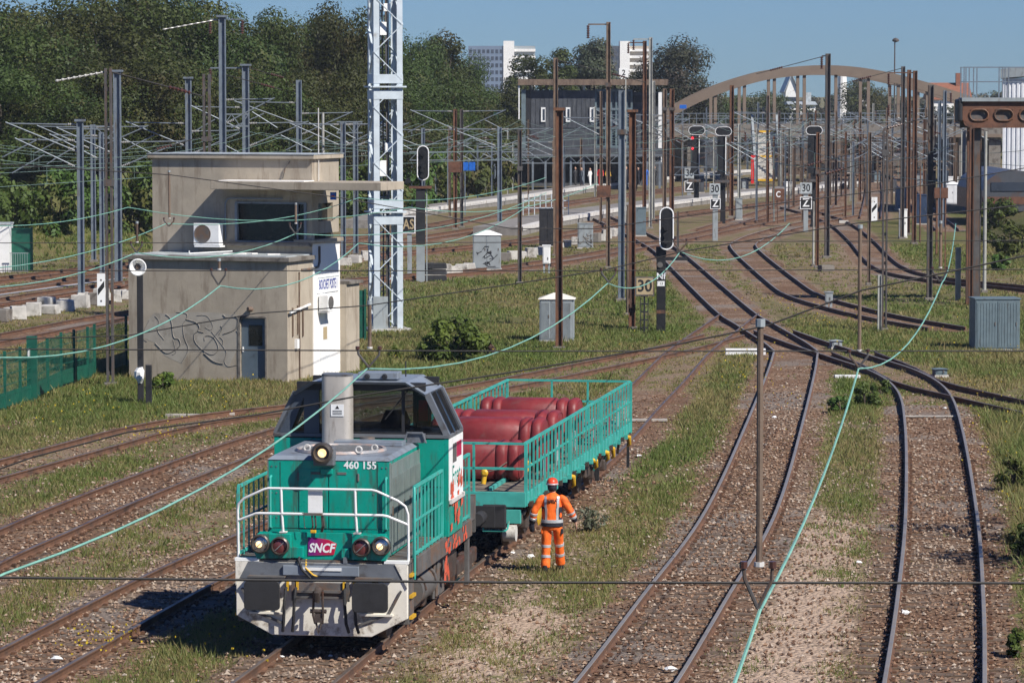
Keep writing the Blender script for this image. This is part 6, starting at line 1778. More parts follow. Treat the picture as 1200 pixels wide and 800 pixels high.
def white_panel():
    a = G(-8, 319, 0)
    root = empty('white_cabin', (a.x, a.y, gh(a.x, a.y)), 0, 'white cabin wall cut by the left picture edge with a crowd barrier', 'cabin')
    MB().span(0, .82, 0, 1.5, 0, 2.45).build('cabin_wall', M['panel_white'], root)
    MB().span(-.05, .86, -.05, 1.6, 2.451, 2.53).build('cabin_roof', M['membrane'], root)
    b = MB()
    for k in range(8): b.bar((.95 + k * .12, -.4, .05), (.95 + k * .12, -.4, 1.0), .02)
    b.bar((.9, -.4, 1.02), (1.85, -.4, 1.02), .04).bar((.9, -.4, .1), (1.85, -.4, .1), .03)
    ba = b.build('crowd_barrier', M['cab_grey']); ba.location = root.location
    tag(ba, 'small grey crowd barrier in front of the green container', 'barrier')
white_panel()
def speaker_pole():
    b = G(165, 473, 0)
    root = empty('loudspeaker_pole', (b.x, b.y, 0), 0, 'black pole with a white horn loudspeaker in front of the signal box wall', 'loudspeaker')
    MB().span(-.085, .085, -.085, .085, -.2, 4.0).build('pole', M['black'], root, bevel=.008)
    h = MB().lathe([(.01, -.02), (.05, -.05), (.10, -.2), (.195, -.38), (.225, -.43), (.25, -.42), (.235, -.36), (.13, -.18), (.07, 0), (.06, .12), (.01, .14)], (-.06, -.05, 4.02), (-.12, 1, .0), 24)
    h.build('horn', M['panel_white'], root, smooth=True)
    MB().lathe([(.02, -.26), (.07, -.22), (.06, -.1), (.02, -.05)], (-.06, -.05, 4.02), (-.12, 1, 0), 12).build('horn_core', M['mast_brown'], root, smooth=True)
    r = random.Random(2); m = MB()
    m.loft([(-.02, -.12, .62, .04, .04), (-.03, -.13, .75, .13, .12), (-.02, -.12, .95, .15, .13), (-.0, -.1, 1.08, .08, .07)], 9)
    for i, v in enumerate(m.v): m.v[i] = (v[0] + r.uniform(-.03, .03), v[1] + r.uniform(-.03, .03), v[2] + r.uniform(-.03, .03))
    bag = m.build('tied_bag', M['litter']); bag.location = root.location
    tag(bag, 'white crumpled plastic bag tied to the loudspeaker pole', 'bag')
    b = G(174.5, 475, 0)
    st = empty('black_stake', (b.x, b.y, 0), 0, 'short thick black stake right of the loudspeaker pole', 'stake')
    MB().span(-.085, .085, -.085, .085, -.2, 1.18).build('post', M['black'], st, bevel=.01)
    MB().span(-.088, .088, -.088, .088, 1.1805, 1.2).build('post_top', M['frame_grey'], st)
speaker_pole()

# ------------------------------------------------------------------ cabinets
def cabinet(px0, px1, py0, py1, m, label, roof=None, depth=.9, yaw=0.0, doors=2, legs=False, graffiti=None, vents=False, name='trackside_cabinet'):
    a = G((px0 + px1) / 2, py1, 0)
    s_ = F / a.y
    w, h = (px1 - px0) / s_, (py1 - py0) / s_
    root = empty(name, (a.x, a.y + depth / 2, gh(a.x, a.y)), yaw, label, 'cabinet')
    rh = .12 * h if roof is not None else 0
    b = MB().span(-w / 2, w / 2, -depth / 2, depth / 2, .08 if not legs else h * .35, h - rh)
    b.build('body', m, root, bevel=.01)
    if not legs: MB().span(-w / 2 - .04, w / 2 + .04, -depth / 2 - .04, depth / 2 + .04, -.1, .078).build('plinth', M['block'], root)
    else:
        for sx in (-1, 1): MB().span(sx * w / 2 - .07 * sx - .05, sx * w / 2 - .07 * sx + .05, -.06, .06, -.1, h * .35).build('leg', M['cab_grey'], root)
    if roof is not None:
        ov = .06
        MB().add([(-w / 2 - ov, -depth / 2 - ov, h - rh), (w / 2 + ov, -depth / 2 - ov, h - rh), (w / 2 + ov, depth / 2 + ov, h - rh), (-w / 2 - ov, depth / 2 + ov, h - rh), (-.1 * w, 0, h), (.1 * w, 0, h)],
                 [(0, 1, 5, 4), (2, 3, 4, 5), (1, 2, 5), (3, 0, 4), (3, 2, 1, 0)]).build('roof', roof, root)
    else:
        MB().span(-w / 2 - .03, w / 2 + .03, -depth / 2 - .03, depth / 2 + .03, h - rh + .001, h + .05).build('lid', m, root)
    z0 = .14 if not legs else h * .38
    for k in range(doors):
        x0 = -w / 2 + .04 + k * (w - .08) / doors; x1 = x0 + (w - .08) / doors - .02
        d = MB().span(x0, x1, -depth / 2 - .018, -depth / 2 - .001, z0, h - rh - .06).build('door', m, root, bevel=.004)
        MB().span(x1 - .09, x1 - .05, -depth / 2 - .04, -depth / 2 - .0185, h * .5, h * .5 + .12).build('handle', M['frame_grey'], d)
        if vents:
            v = MB(); n = 7
            for q in range(n):
                xx = x0 + .06 + q * (x1 - x0 - .12) / (n - 1)
                v.span(xx - .012, xx + .012, -depth / 2 - .03, -depth / 2 - .0185, z0 + .05, h - rh - .12)
            v.build('ribs', m, d)
    if graffiti:
        r = random.Random(int(px0)); mc = graffiti
        for k in range(7):
            pts = [Vector((r.uniform(-w * .42, w * .3), -depth / 2 - .022 - .002 * k, r.uniform(.15 * h, .55 * h)))]
            for q in range(5):
                l = pts[-1]; pts.append(Vector((max(-w * .45, min(w * .45, l.x + r.uniform(-.18, .26))), l.y, max(.1 * h, min(.62 * h, l.z + r.uniform(-.22, .22))))))
            MB().tube(pts, .018, 4).build('graffiti_stroke', mc, root)
    return root
cabinet(633, 673, 343, 401, M['cab_grey'], 'grey ribbed cabinet with a cream pitched roof on the lawn', M['cream'], 1.1, R(-3), 3, vents=True)
cabinet(554, 587, 270, 317, M['cab_grey'], 'grey cabinet with a white roof and black scrawl graffiti', M['panel_white'], 1.0, 0, 2, graffiti=M['text_black'])
cabinet(677, 695, 262, 291, M['cab_grey'], 'small grey cabinet with a faded drawing beside white blocks', None, .5, 0, 1, graffiti=M['graffiti_line'])
cabinet(636, 645, 288, 320, M['panel_white'], 'small white box on two thin legs in the grass', None, .3, 0, 1, legs=True)
cabinet(632, 651, 246, 290, M['black'], 'black equipment box stacked on a dark base beside the rusty mast', None, .8, 0, 2)
cabinet(744, 757, 244, 277, M['cab_blue'], 'blue grey cabinet beside the white platform edge', None, .7, 0, 1)
cabinet(1141, 1194, 350, 411, M['cab_blue'], 'dark blue cabinet with pale smears at the right edge', None, 1.1, R(4), 2, vents=True)
cabinet(1072, 1086, 229, 263, M['tarp_blue'], 'dark blue hut behind the rusty masts at the right', None, 1.4, 0, 1)
cabinet(1050, 1066, 220, 246, M['cab_grey'], 'light box covered in dark graffiti behind the white marker board', None, .8, 0, 1, graffiti=M['text_black'])
cabinet(1054, 1063, 246, 279, M['panel_white'], 'white narrow pillar below the graffiti box at the right', None, .5, 0, 1)
cabinet(1109, 1126, 213, 240, M['corrugated'], 'white shed with a flat roof left of the signal bridge legs', M['panel_white'], 2, 0, 2)
cabinet(967, 976, 343, 360, M['cab_grey'], 'small grey box on a black post in the grass near the turnout', None, .25, 0, 1, legs=True)
cabinet(974, 986, 398, 409, M['cab_grey'], 'low grey point motor box beside the turnout', M['cab_grey'], .4, R(10), 1, name='point_motor')
cabinet(1095, 1109, 431, 442, M['cab_blue'], 'low blue grey point motor box beside the right turnout', M['cab_blue'], .4, R(10), 1, name='point_motor')
cabinet(862, 870, 233, 258, M['cab_grey'], 'pale locker behind the left Z board', None, .4, 0, 1)
mp = G(800, 330); 

# ------------------------------------------------------------------ signals
def outline_board(m, mr, poly, y, t, parent, name, rim):
    """black board with a white rim"""
    o = MB().prism(poly, y, y + .05).build(name, mr, parent)
    c = [(p[0], y - .012, p[1]) for p in poly]
    MB().tube(c + [c[0]], rim, 6, caps=False).build('white_rim', M['text_white'], o)
    return o
def capsule(cx, cz, w, h, n=8):
    r = w / 2
    p = [(cx + r * math.cos(math.pi * k / n), cz + h / 2 - r + r * math.sin(math.pi * k / n)) for k in range(n + 1)]
    p += [(cx + r * math.cos(math.pi + math.pi * k / n), cz - h / 2 + r + r * math.sin(math.pi + math.pi * k / n)) for k in range(n + 1)]
    return p
def hcapsule(cx, cz, w, h, n=8):
    r = h / 2
    p = [(cx + w / 2 - r + r * math.cos(-math.pi / 2 + math.pi * k / n), cz + r * math.sin(-math.pi / 2 + math.pi * k / n)) for k in range(n + 1)]
    p += [(cx - w / 2 + r + r * math.cos(math.pi / 2 + math.pi * k / n), cz + r * math.sin(math.pi / 2 + math.pi * k / n)) for k in range(n + 1)]
    return p
def main_signal(px, ybase, s_over, label, lamps, head, ytop, plate=None, mesh_post=True):
    b = G(px, ybase, 0); s_ = F / b.y
    root = empty('light_signal', (b.x, b.y, gh(b.x, b.y)), 0, label, 'signal', 'light signals')
    z = lambda py: at(px, py, b.y).z - root.location.z
    x = lambda q: (q - px) / s_
    (hx0, hx1, hy0, hy1) = head
    bd = outline_board(None, M['signal_black'], capsule((x(hx0) + x(hx1)) / 2, (z(hy0) + z(hy1)) / 2, x(hx1) - x(hx0), z(hy0) - z(hy1)), -.32, .05, root, 'target_board', .028)
    for q, (ly, col) in enumerate(lamps):
        c = ((x(hx0) + x(hx1)) / 2, -.36, z(ly))
        hd = MB().lathe([(.11, .03), (.125, -.02), (.125, -.1)], c, (0, 1, 0), 14).build('lamp_hood', M['signal_black'], bd)
        MB().lathe([(.085, -.02), (.01, -.03)], c, (0, 1, 0), 12).build('lens', col, hd)
    return root, z, x, s_, b
r_, z, x, s_, b = main_signal(774.5, 389, 0, 'nearest black light signal with white rim and Nf plate beside the 30 board', [(266, M['dark_glass']), (275, M['signal_violet']), (282, M['dark_glass'])], (772.5, 788, 243, 292), 240)
MB().span(-.17, .17, -.14, .14, -.2, z(300)).build('post', M['signal_black'], r_, bevel=.01)
MB().span(-.19, .19, -.16, .16, z(300) + .001, z(289)).build('post_head', M['black'], r_)
MB().span(-.18, 1.0, -.12, .02, z(305), z(301)).build('service_platform', M['black'], r_)
for xx in (.62, .66): MB().bar((xx, .1, z(301)), (xx, .1, z(248)), .05).build('platform_rail', M['mast_dark'], r_)
MB().cyl((-.05, -.16, z(310)), (-.05, -.26, z(310)), .11, n=12).build('lower_lamp', M['frame_grey'], r_)
np_ = MB().span(-.155, .135, -.165, -.145, z(328), z(319)).build('name_plate', M['signal_black'], r_)
text_part('plate_lettering', 'Nf', .34, M['text_white'], np_, (-.01, -.168, z(323.5)), (math.pi / 2, 0, 0), .003, bold=.006)
wp_ = MB().span(-.15, .13, -.165, -.145, z(335), z(329)).build('number_plate', M['panel_white'], r_)
text_part('plate_lettering', '13', .14, M['text_black'], wp_, (0, -.168, z(332)), (math.pi / 2, 0, 0), .003)
MB().span(-.172, .172, -.145, .145, z(367), z(363)).build('post_band', M['mast_rust'], r_)
r_, z, x, s_, b = main_signal(493, 330, 0, 'second black light signal with white rim right of the lattice tower', [(180, M['dark_glass']), (193, M['dark_glass']), (199, M['signal_red']), (206, M['dark_glass'])], (489.5, 502.5, 171, 211), 170)
MB().span(-.22, .22, -.12, .12, z(286), z(218)).build('cable_trough', M['black'], r_)
MB().span(-.20, .20, -.2, .2, -.1, z(287)).build('concrete_foot', M['cab_grey'], r_)
MB().span(-.05, .05, -.05, .05, z(218), z(175)).build('post', M['signal_black'], r_)
MB().span(-.55, .55, -.2, .2, z(221), z(218) - .001).build('service_platform', M['rust_plate'], r_)
MB().cyl((-.6, -.2, z(212)), (-.6, -.0, z(212)), .14, n=10).build('side_lamp', M['signal_black'], r_)
MB().bar((.30, 0, z(330)), (.30, 0, z(218)), .05).build('ladder_stile', M['cab_grey'], r_)
def board_sign(px, ybase, boards, label, post=M['frame_grey'], pw=.1):
    b = G(px, ybase, 0); s_ = F / b.y
    root = empty('board_sign', (b.x, b.y, gh(b.x, b.y)), 0, label, 'sign')
    z = lambda py: at(px, py, b.y).z - root.location.z
    x = lambda q: (q - px) / s_
    MB().span(-pw / 2, pw / 2, -pw / 2, pw / 2, -.2, z(min(q[2] for q in boards))).build('post', post, root)
    for (x0, x1, y0, y1, face, edge, txt, tcol, size, tsx, tyo) in boards:
        p = MB().span(x(x0), x(x1), -pw / 2 - .06, -pw / 2 - .02, z(y1), z(y0)).build('board', edge, root)
        e = (x(x1) - x(x0)) * .07
        q = MB().span(x(x0) + e, x(x1) - e, -pw / 2 - .068, -pw / 2 - .0605, z(y1) + e, z(y0) - e).build('board_face', face, p)
        if txt: text_part('lettering', txt, size * (z(y0) - z(y1)), tcol, p, ((x(x0) + x(x1)) / 2, -pw / 2 - .072, (z(y0) + z(y1)) / 2 + tyo), (math.pi / 2, 0, 0), .003, sx=tsx, bold=.012)
    return root, z, x
tb, tw = M['text_black'], M['text_white']
sg_, z, x = board_sign(755, 391, [(744, 766.5, 324, 346.5, M['tan_sign'], M['frame_grey'], '30', tb, .86, .9, 0)], 'tan 30 speed board in a dark frame on a ladder stand', M['black'], .06)
for sx in (-1, 1): MB().bar((sx * .14, .02, 0), (sx * .14, .02, z(349)), .03).build('stand_upright', M['black'], sg_)
for k in range(5): MB().bar((-.14, .02, .25 + k * .3), (.14, .02, .25 + k * .3), .05).build('stand_rung', M['black'], sg_)
lt_ = M['membrane']
board_sign(807.5, 236, [(802, 813.5, 197, 209, lt_, lt_, '30', tb, .95, .8, 0), (802, 813.5, 212, 225, M['text_black'], tw, 'Z', tw, .95, .9, 0)], 'farthest 30 board over a black Z square, left of the others', M['cab_grey'], .35)
board_sign(838, 282, [(831, 843.5, 215, 228, lt_, lt_, '30', tb, .95, .8, 0), (832, 844, 232.5, 245, M['text_black'], tw, 'Z', tw, .95, .9, 0)], '30 board over a black Z square on a grey pillar in the middle', M['cab_grey'], .32)
board_sign(944, 272, [(937, 951, 214, 227, lt_, lt_, '30', tb, .95, .8, 0), (937, 951, 230.5, 245, M['text_black'], tw, 'Z', tw, .95, .9, 0)], '30 board over a black Z square on the right near the C plate', M['cab_grey'], .30)
board_sign(911, 262, [(904.5, 919, 221, 235, M['rust_plate'], M['rust_plate'], 'C', tw, .7, .8, 0)], 'rusty brown plate with a white C on a thin post', M['mast_rust'], .06)
board_sign(480, 324, [(471, 487, 253, 273.5, M['signal_black'], tw, 'AS', M['tan_sign'], .8, .7, 0)], 'black AS board with a white rim right of the lattice tower', M['cab_grey'], .22)
board_sign(1107.5, 318, [(1101.5, 1110, 220, 232.5, M['rust_plate'], M['rust_plate'], None, tb, 1, 1, 0)], 'right one of the twin rusty plates in front of the white shed', M['mast_rust'], .06)
board_sign(1098, 300, [(1094, 1100.5, 220, 232.5, M['rust_plate'], M['rust_plate'], None, tb, 1, 1, 0)], 'left one of the twin rusty plates in front of the white shed', M['mast_rust'], .06)
board_sign(733, 262, [(725, 736, 80, 91, M['panel_white'], M['panel_white'], '2', tb, .8, .9, 0)], 'white track number board high above the dark station building', M['mast_pale'], .08)
board_sign(800, 238, [(796, 804, 123, 127.5, M['blue_sign'], M['blue_sign'], None, tb, 1, 1, 0)], 'small blue sign left of the arch', M['mast_grey'], .06)
board_sign(545, 252, [(542, 549, 190, 200, M['blue_sign'], M['blue_sign'], None, tb, 1, 1, 0), (549.5, 557, 190, 200, M['blue_sign'], M['blue_sign'], None, tb, 1, 1, 0)], 'pair of blue platform signs on a post left of the station', M['mast_grey'], .08)
def cluster_signal(px, ybase, label, red):
    b = G(px, ybase, 0); s_ = F / b.y
    root = empty('light_signal', (b.x, b.y, gh(b.x, b.y)), 0, label, 'signal', 'light signals')
    z = lambda py: at(px, py, b.y).z - root.location.z
    k = 1 / s_
    tz = {843: 153, 857: 154, 951: 153}[red[0]]
    bd = outline_board(None, M['signal_black'], hcapsule(0, z(tz), 19 * k, 10 * k), -.3, .05, root, 'target_board', .022)
    MB().span(-7 * k, 0, -.28, -.22, z(tz + 50), z(tz + 5.5)).build('lower_board', M['signal_black'], root)
    MB().bar((3 * k, -.24, z(tz + 50)), (3 * k, -.24, z(tz + 6)), .06).build('white_edge', M['panel_white'], root)
    MB().span(-3 * k, 3 * k, -.1, .1, -.1, z(tz)).build('post', M['signal_black'], root)
    MB().span(-10 * k, 7 * k, -.5, .2, z(tz + 60), z(tz + 57)).build('service_platform', M['mast_dark'], root)
    for ly, col in red[1]:
        MB().lathe([(.11, -.32), (.1, -.36), (.01, -.37)], (-5 * k, 0, z(ly)), (0, 1, 0), 10).build('lens', col, root)
cluster_signal(816, 240, 'far black signal showing two red lights', (843, ((162, M['signal_red']), (174, M['signal_red']))))
cluster_signal(847, 262, 'far dark signal with an oval white rimmed top above the middle Z board', (857, ((166, M['dark_glass']),)))
cluster_signal(953, 266, 'far dark signal with an oval white rimmed top above the right Z board', (951, ((170, M['dark_glass']),)))

# ------------------------------------------------------------------ rows of concrete blocks and other loose things
rb = random.Random(31)
def block(px, py, w, h, d, m, label, yaw=0, group='loose concrete blocks along the yard tracks', z=0):
    a = G(px, py, 0)
    b = MB().box((0, 0, h / 2), (w, d, h), 0, .93)
    for i, v in enumerate(b.v): b.v[i] = (v[0] + rb.uniform(-.03, .03), v[1] + rb.uniform(-.03, .03), v[2] + rb.uniform(-.02, .02))
    o = b.build('concrete_block', m, None, (a.x, a.y, gh(a.x, a.y) + z), (0, 0, yaw), bevel=.03)
    return tag(o, label, 'concrete block', group)
def row(x0, y0, x1, y1, n, where, w=.62):
    for k in range(n):
        t = k / max(1, n - 1)
        dark = rb.random() < .22
        block(x0 + (x1 - x0) * t, y0 + (y1 - y0) * t + rb.uniform(-1, 1), w * rb.uniform(.75, 1.15), rb.uniform(.36, .58), .7, M['concrete_dark'] if dark else M['block'],
              ('dark stained' if dark else 'pale') + ' concrete block ' + where, rb.uniform(-.25, .25), ('dark' if dark else 'pale') + ' concrete blocks ' + where)
row(3, 378, 150, 352, 9, 'in the front row at the far left', .72)
row(12, 372, 140, 350, 7, 'in the back row at the far left', .6)
row(388, 314, 430, 306, 4, 'between signal box and lattice tower', .8)
row(505, 326, 550, 317, 6, 'in the heap left of the graffiti cabinet', .7)
row(592, 306, 632, 300, 5, 'in the heap right of the graffiti cabinet', .6)
row(655, 291, 675, 287, 3, 'beside the small cabinet with the faded drawing', .55)
row(699, 285, 722, 275, 5, 'in the heap right of the small cabinet', .6)
for k in range(3):
    o = block(510, 329 - k * .01, 1.15, .26, .8, M['black'], 'black sleeper bundle layer right of the AS board', 0, 'black stacked sleepers right of the AS board', z=.3 * k)
def slab(px0, px1, py, h, m, label, name, cat, yaw=0.0, d=.25):
    a = G((px0 + px1) / 2, py, 0); w = (px1 - px0) * a.y / F
    o = MB().box((0, 0, h / 2), (w, d, h)).build(name, m, None, (a.x, a.y, gh(a.x, a.y) + .02), (0, 0, yaw), bevel=.01)
    return tag(o, label, cat)
slab(850, 897, 416, .22, M['panel_white'], 'long white board lying across the foot of the middle track', 'white_board', 'board')
slab(194, 234, 489, .08, M['plank'], 'pale plank lying by the weedy track in front of the signal box, left one', 'plank', 'plank', R(-2))
slab(243, 275, 487, .07, M['plank'], 'pale plank lying by the weedy track in front of the signal box, right one', 'plank', 'plank', R(3))
slab(733, 782, 494, .06, M['plank'], 'pale cable duct crossing the track behind the wagon', 'cable_duct', 'duct')
slab(978, 1008, 444, .1, M['litter'], 'white sheet lying in the grass between the two right tracks', 'white_sheet', 'sheet')
slab(1060, 1120, 489, .03, M['plank'], 'pale cable duct crossing under the right track', 'cable_duct', 'duct')
slab(960, 976, 318, .3, M['concrete_dark'], 'broken pale stone at the foot of the rusty mast near the S curve', 'rubble', 'rubble', .3, .6)
slab(983, 994, 262, .2, M['block'], 'low white stone beside the far turnout', 'stone', 'stone', 0, .4)
for k, (px, py, s_) in enumerate(((621, 655, .09), (600, 650, .05), (785, 788, .10), (740, 519, .07), (748, 536, .07), (907, 491, .08), (1060, 721, .08), (66, 776, .10), (1006, 661, .06), (1107, 480, .06), (387, 771, .04), (330, 772, .04))):
    a = G(px, py, 0)
    m = MB().loft([(0, 0, 0, s_ * .6, s_ * .5), (.01, 0, s_ * .3, s_, s_ * .8), (0, .01, s_ * .7, s_ * .5, s_ * .4)], 7)
    for i, v in enumerate(m.v): m.v[i] = (v[0] + rb.uniform(-.3, .3) * s_, v[1] + rb.uniform(-.3, .3) * s_, v[2] + rb.uniform(-.1, .2) * s_)
    where = ['left of the worker', 'under the wagon end left of the worker', 'between the rails of the middle track', 'behind the wagon on the left', 'beside the rail behind the wagon', 'between middle and right track', 'beside the left rail of the right track', 'beside the rail in the lower left corner', 'near the right rail halfway down', 'near the right turnout', 'in front of the locomotive, right', 'in front of the locomotive, left'][k]
    tag(m.build('paper_scrap', M['litter'], None, (a.x, a.y, gh(a.x, a.y) + .03)), 'crumpled white paper scrap ' + where, 'litter')
# ------------------------------------------------------------------ foliage builders
def leaf_cloud(name, clumps, per, leaf, spread, m, parent, seed, third=0.12, flat=.8):
    """clumps: (x, y, z, r); many small leaf faces gathered round each clump centre"""
    g_ = np.random.default_rng(seed)
    Vs, Ts = [], []
    for (cx, cy, cz, r) in clumps:
        n = int(per * (r / clumps[0][3]) ** 2) + 4
        d = g_.normal(0, 1, (n, 3)); d /= np.linalg.norm(d, axis=1)[:, None]
        rad = r * g_.uniform(.35, 1.08, (n, 1)) ** .6
        c = np.array([cx, cy, cz]) + d * rad * np.array([1, 1, flat])
        a = g_.normal(0, 1, (n, 3)); a /= np.linalg.norm(a, axis=1)[:, None]
        nrm = d * 1.5 + a * .75 + np.array([0, 0, .45]); nrm /= np.linalg.norm(nrm, axis=1)[:, None]
        t = np.cross(nrm, g_.normal(0, 1, (n, 3))); t /= np.linalg.norm(t, axis=1)[:, None]
        b = np.cross(nrm, t)
        s_ = leaf * g_.uniform(.6, 1.35, (n, 1))
        Vs.append(np.stack([c - t * s_, c - b * s_ * .55 + t * s_ * .1, c + t * s_, c + b * s_ * .55 + t * s_ * .1], 1).reshape(-1, 3))
        tone = np.clip(g_.normal(.5, .22) + g_.normal(0, .09, n), 0, 1)
        oth = np.full(n, 1.0 if g_.random() < third else 0.0) * g_.uniform(.3, .9, n)
        Ts.append(np.repeat(np.stack([tone, oth, tone, np.ones(n)], 1), 4, 0))
    V = np.concatenate(Vs); T = np.concatenate(Ts)
    return big_mesh(name, V, np.arange(len(V)).reshape(-1, 4), m, parent, attr={'tint': T})
def crown_clumps(rx, ry, rz, cz, n, seed, r0=.32, low=-.9):
    r = random.Random(seed); out = []
    for _ in range(n):
        while True:
            x, y, z = r.uniform(-1, 1), r.uniform(-1, 1), r.uniform(low, 1)
            q = x * x + y * y + z * z
            if .22 < q < 1: break
        k = r.uniform(.8, 1.12)
        out.append((x * rx * k, y * ry * k, cz + z * rz * k, min(rx, rz) * r0 * r.uniform(.65, 1.25)))
    out.sort(key=lambda c: -c[3])
    return out
def tree(name, x, y, h, rx, rz, label, group, m, seed, n=34, per=190, leaf=.2, trunk=True, src=None, z=None, low=-.9, cat='tree', third=.14, r0=.32):
    z = gh(x, y) if z is None else z
    root = empty(name, (x, y, z - .1), random.Random(seed).uniform(0, 6.2), label, cat, group)
    if src is not None:
        for k in src.children:
            c = k.copy(); COL.objects.link(c); c.parent = root
        root.scale = (rx / src['rx'], rx / src['rx'], h / src['h'])
        return root
    root['rx'], root['h'] = rx, h
    cl = crown_clumps(rx, rx, rz, h - rz, n, seed, r0, low)
    leaf_cloud('crown', cl, per, leaf, 1, m, root, seed, third)
    t = MB()
    r = random.Random(seed)
    tr = max(.08, h * .018)
    t.tube([(0, 0, -.2), (r.uniform(-.2, .2), r.uniform(-.2, .2), h * .3), (r.uniform(-.4, .4), r.uniform(-.4, .4), h * .6), (r.uniform(-.4, .4), 0, h * .88)], [tr, tr * .8, tr * .5, tr * .15], 8)
    for c in cl[:min(n, 12)]:
        s0 = Vector((0, 0, max(h * .18, c[2] * .62)))
        t.tube([s0, s0.lerp(Vector(c[:3]), .5) + Vector((0, 0, -.2)), Vector(c[:3])], [tr * .45, tr * .3, tr * .1], 5)
    t.build('trunk', M['bark'], root)
    return root
# ------------------------------------------------------------------ the wood on the left slope
PROTO = []
def wood():
    spec = [  # px, top y, depth, crown radius, kind
        (-20, -6, 232, 6.0, 0), (28, 2, 250, 5.5, 1), (70, 8, 262, 5.0, 2), (112, -8, 255, 6.0, 0), (160, -20, 262, 6.5, 1), (205, -24, 270, 6.5, 2), (246, -14, 262, 5.6, 0),
        (285, 8, 280, 5.2, 1), (322, 22, 290, 5.0, 2), (350, 14, 300, 5.0, 0), (381, 3, 295, 4.6, 1), (412, 22, 310, 4.8, 2), (446, 34, 320, 5.0, 0), (482, 38, 335, 4.6, 1), (505, 52, 345, 4.6, 0),
        (0, 70, 222, 5.0, 1), (48, 78, 226, 4.8, 2), (95, 68, 230, 5.0, 0), (140, 60, 234, 5.2, 1), (186, 58, 238, 5.0, 2), (228, 64, 240, 4.8, 0), (270, 72, 244, 4.8, 1), (310, 80, 250, 4.8, 2), (348, 74, 256, 4.6, 0), (388, 78, 262, 4.8, 1), (424, 86, 268, 4.6, 2), (462, 92, 290, 5.0, 0), (500, 92, 305, 5.0, 1), (536, 98, 330, 4.6, 2), (562, 112, 350, 4.4, 0), (532, 58, 352, 3.8, 1), (556, 96, 362, 3.6, 2)]
    where = ['at the far left edge', 'above the white cabin', 'over the far left masts', 'behind the tall dark mast', 'behind the left end of the signal box', 'above the signal box roof, left half', 'behind the tallest grey mast',
             'right of the tallest grey mast', 'above the right half of the signal box roof', 'behind the light grey mast', 'with the highest crown left of the lattice tower', 'just left of the lattice tower', 'behind the lattice tower', 'right of the lattice tower top', 'at the right end of the skyline of the wood',
             'in the front row at the far left edge', 'in the front row above the green container', 'in the front row behind the far left masts', 'in the front row behind the tall dark mast', 'in the front row left of the signal box roof', 'in the front row behind the pale grey mast', 'in the front row behind the tallest mast', 'in the front row right of the tallest mast', 'in the front row behind the light grey mast', 'in the front row above the right roof corner', 'in the front row left of the tower', 'in the front row behind the tower', 'in the front row above the second signal', 'in the front row above the square plate', 'in the front row at the right end of the wood', 'behind the open crowned tree', 'last on the skyline before the station']
    kinds = ('dark green broad tree', 'green leafy tree', 'olive green tree')
    for i in range(3):
        PROTO.append(None)
    for i, (px, yt, D, rx, k) in enumerate(spec):
        X = (px - 600) * D / F
        z0 = gh(X, D)
        h = at(px, yt, D).z - z0
        lab = kinds[k] + ' ' + where[i]
        if PROTO[k] is None:
            PROTO[k] = tree('broadleaf_tree', X, D, h, rx, h * .46, lab, 'trees of the wood on the left slope', M['leaf_wood'], 40 + k, n=70, per=520, leaf=.125, third=(.1, .22, .3)[k])
        else:
            tree('broadleaf_tree', X, D, h, rx, 0, lab, 'trees of the wood on the left slope', M['leaf_wood'], 60 + i, src=PROTO[k])
    # the thin tree with sky showing through at the right end
    tree('broadleaf_tree', (520 - 600) * 350 / F, 350, at(520, 40, 350).z - gh((520 - 600) * 350 / F, 350), 3.2, 3.4, 'open crowned tree with sky showing through left of the tower blocks', None, M['leaf_wood'], 91, n=44, per=150, leaf=.17)
wood()
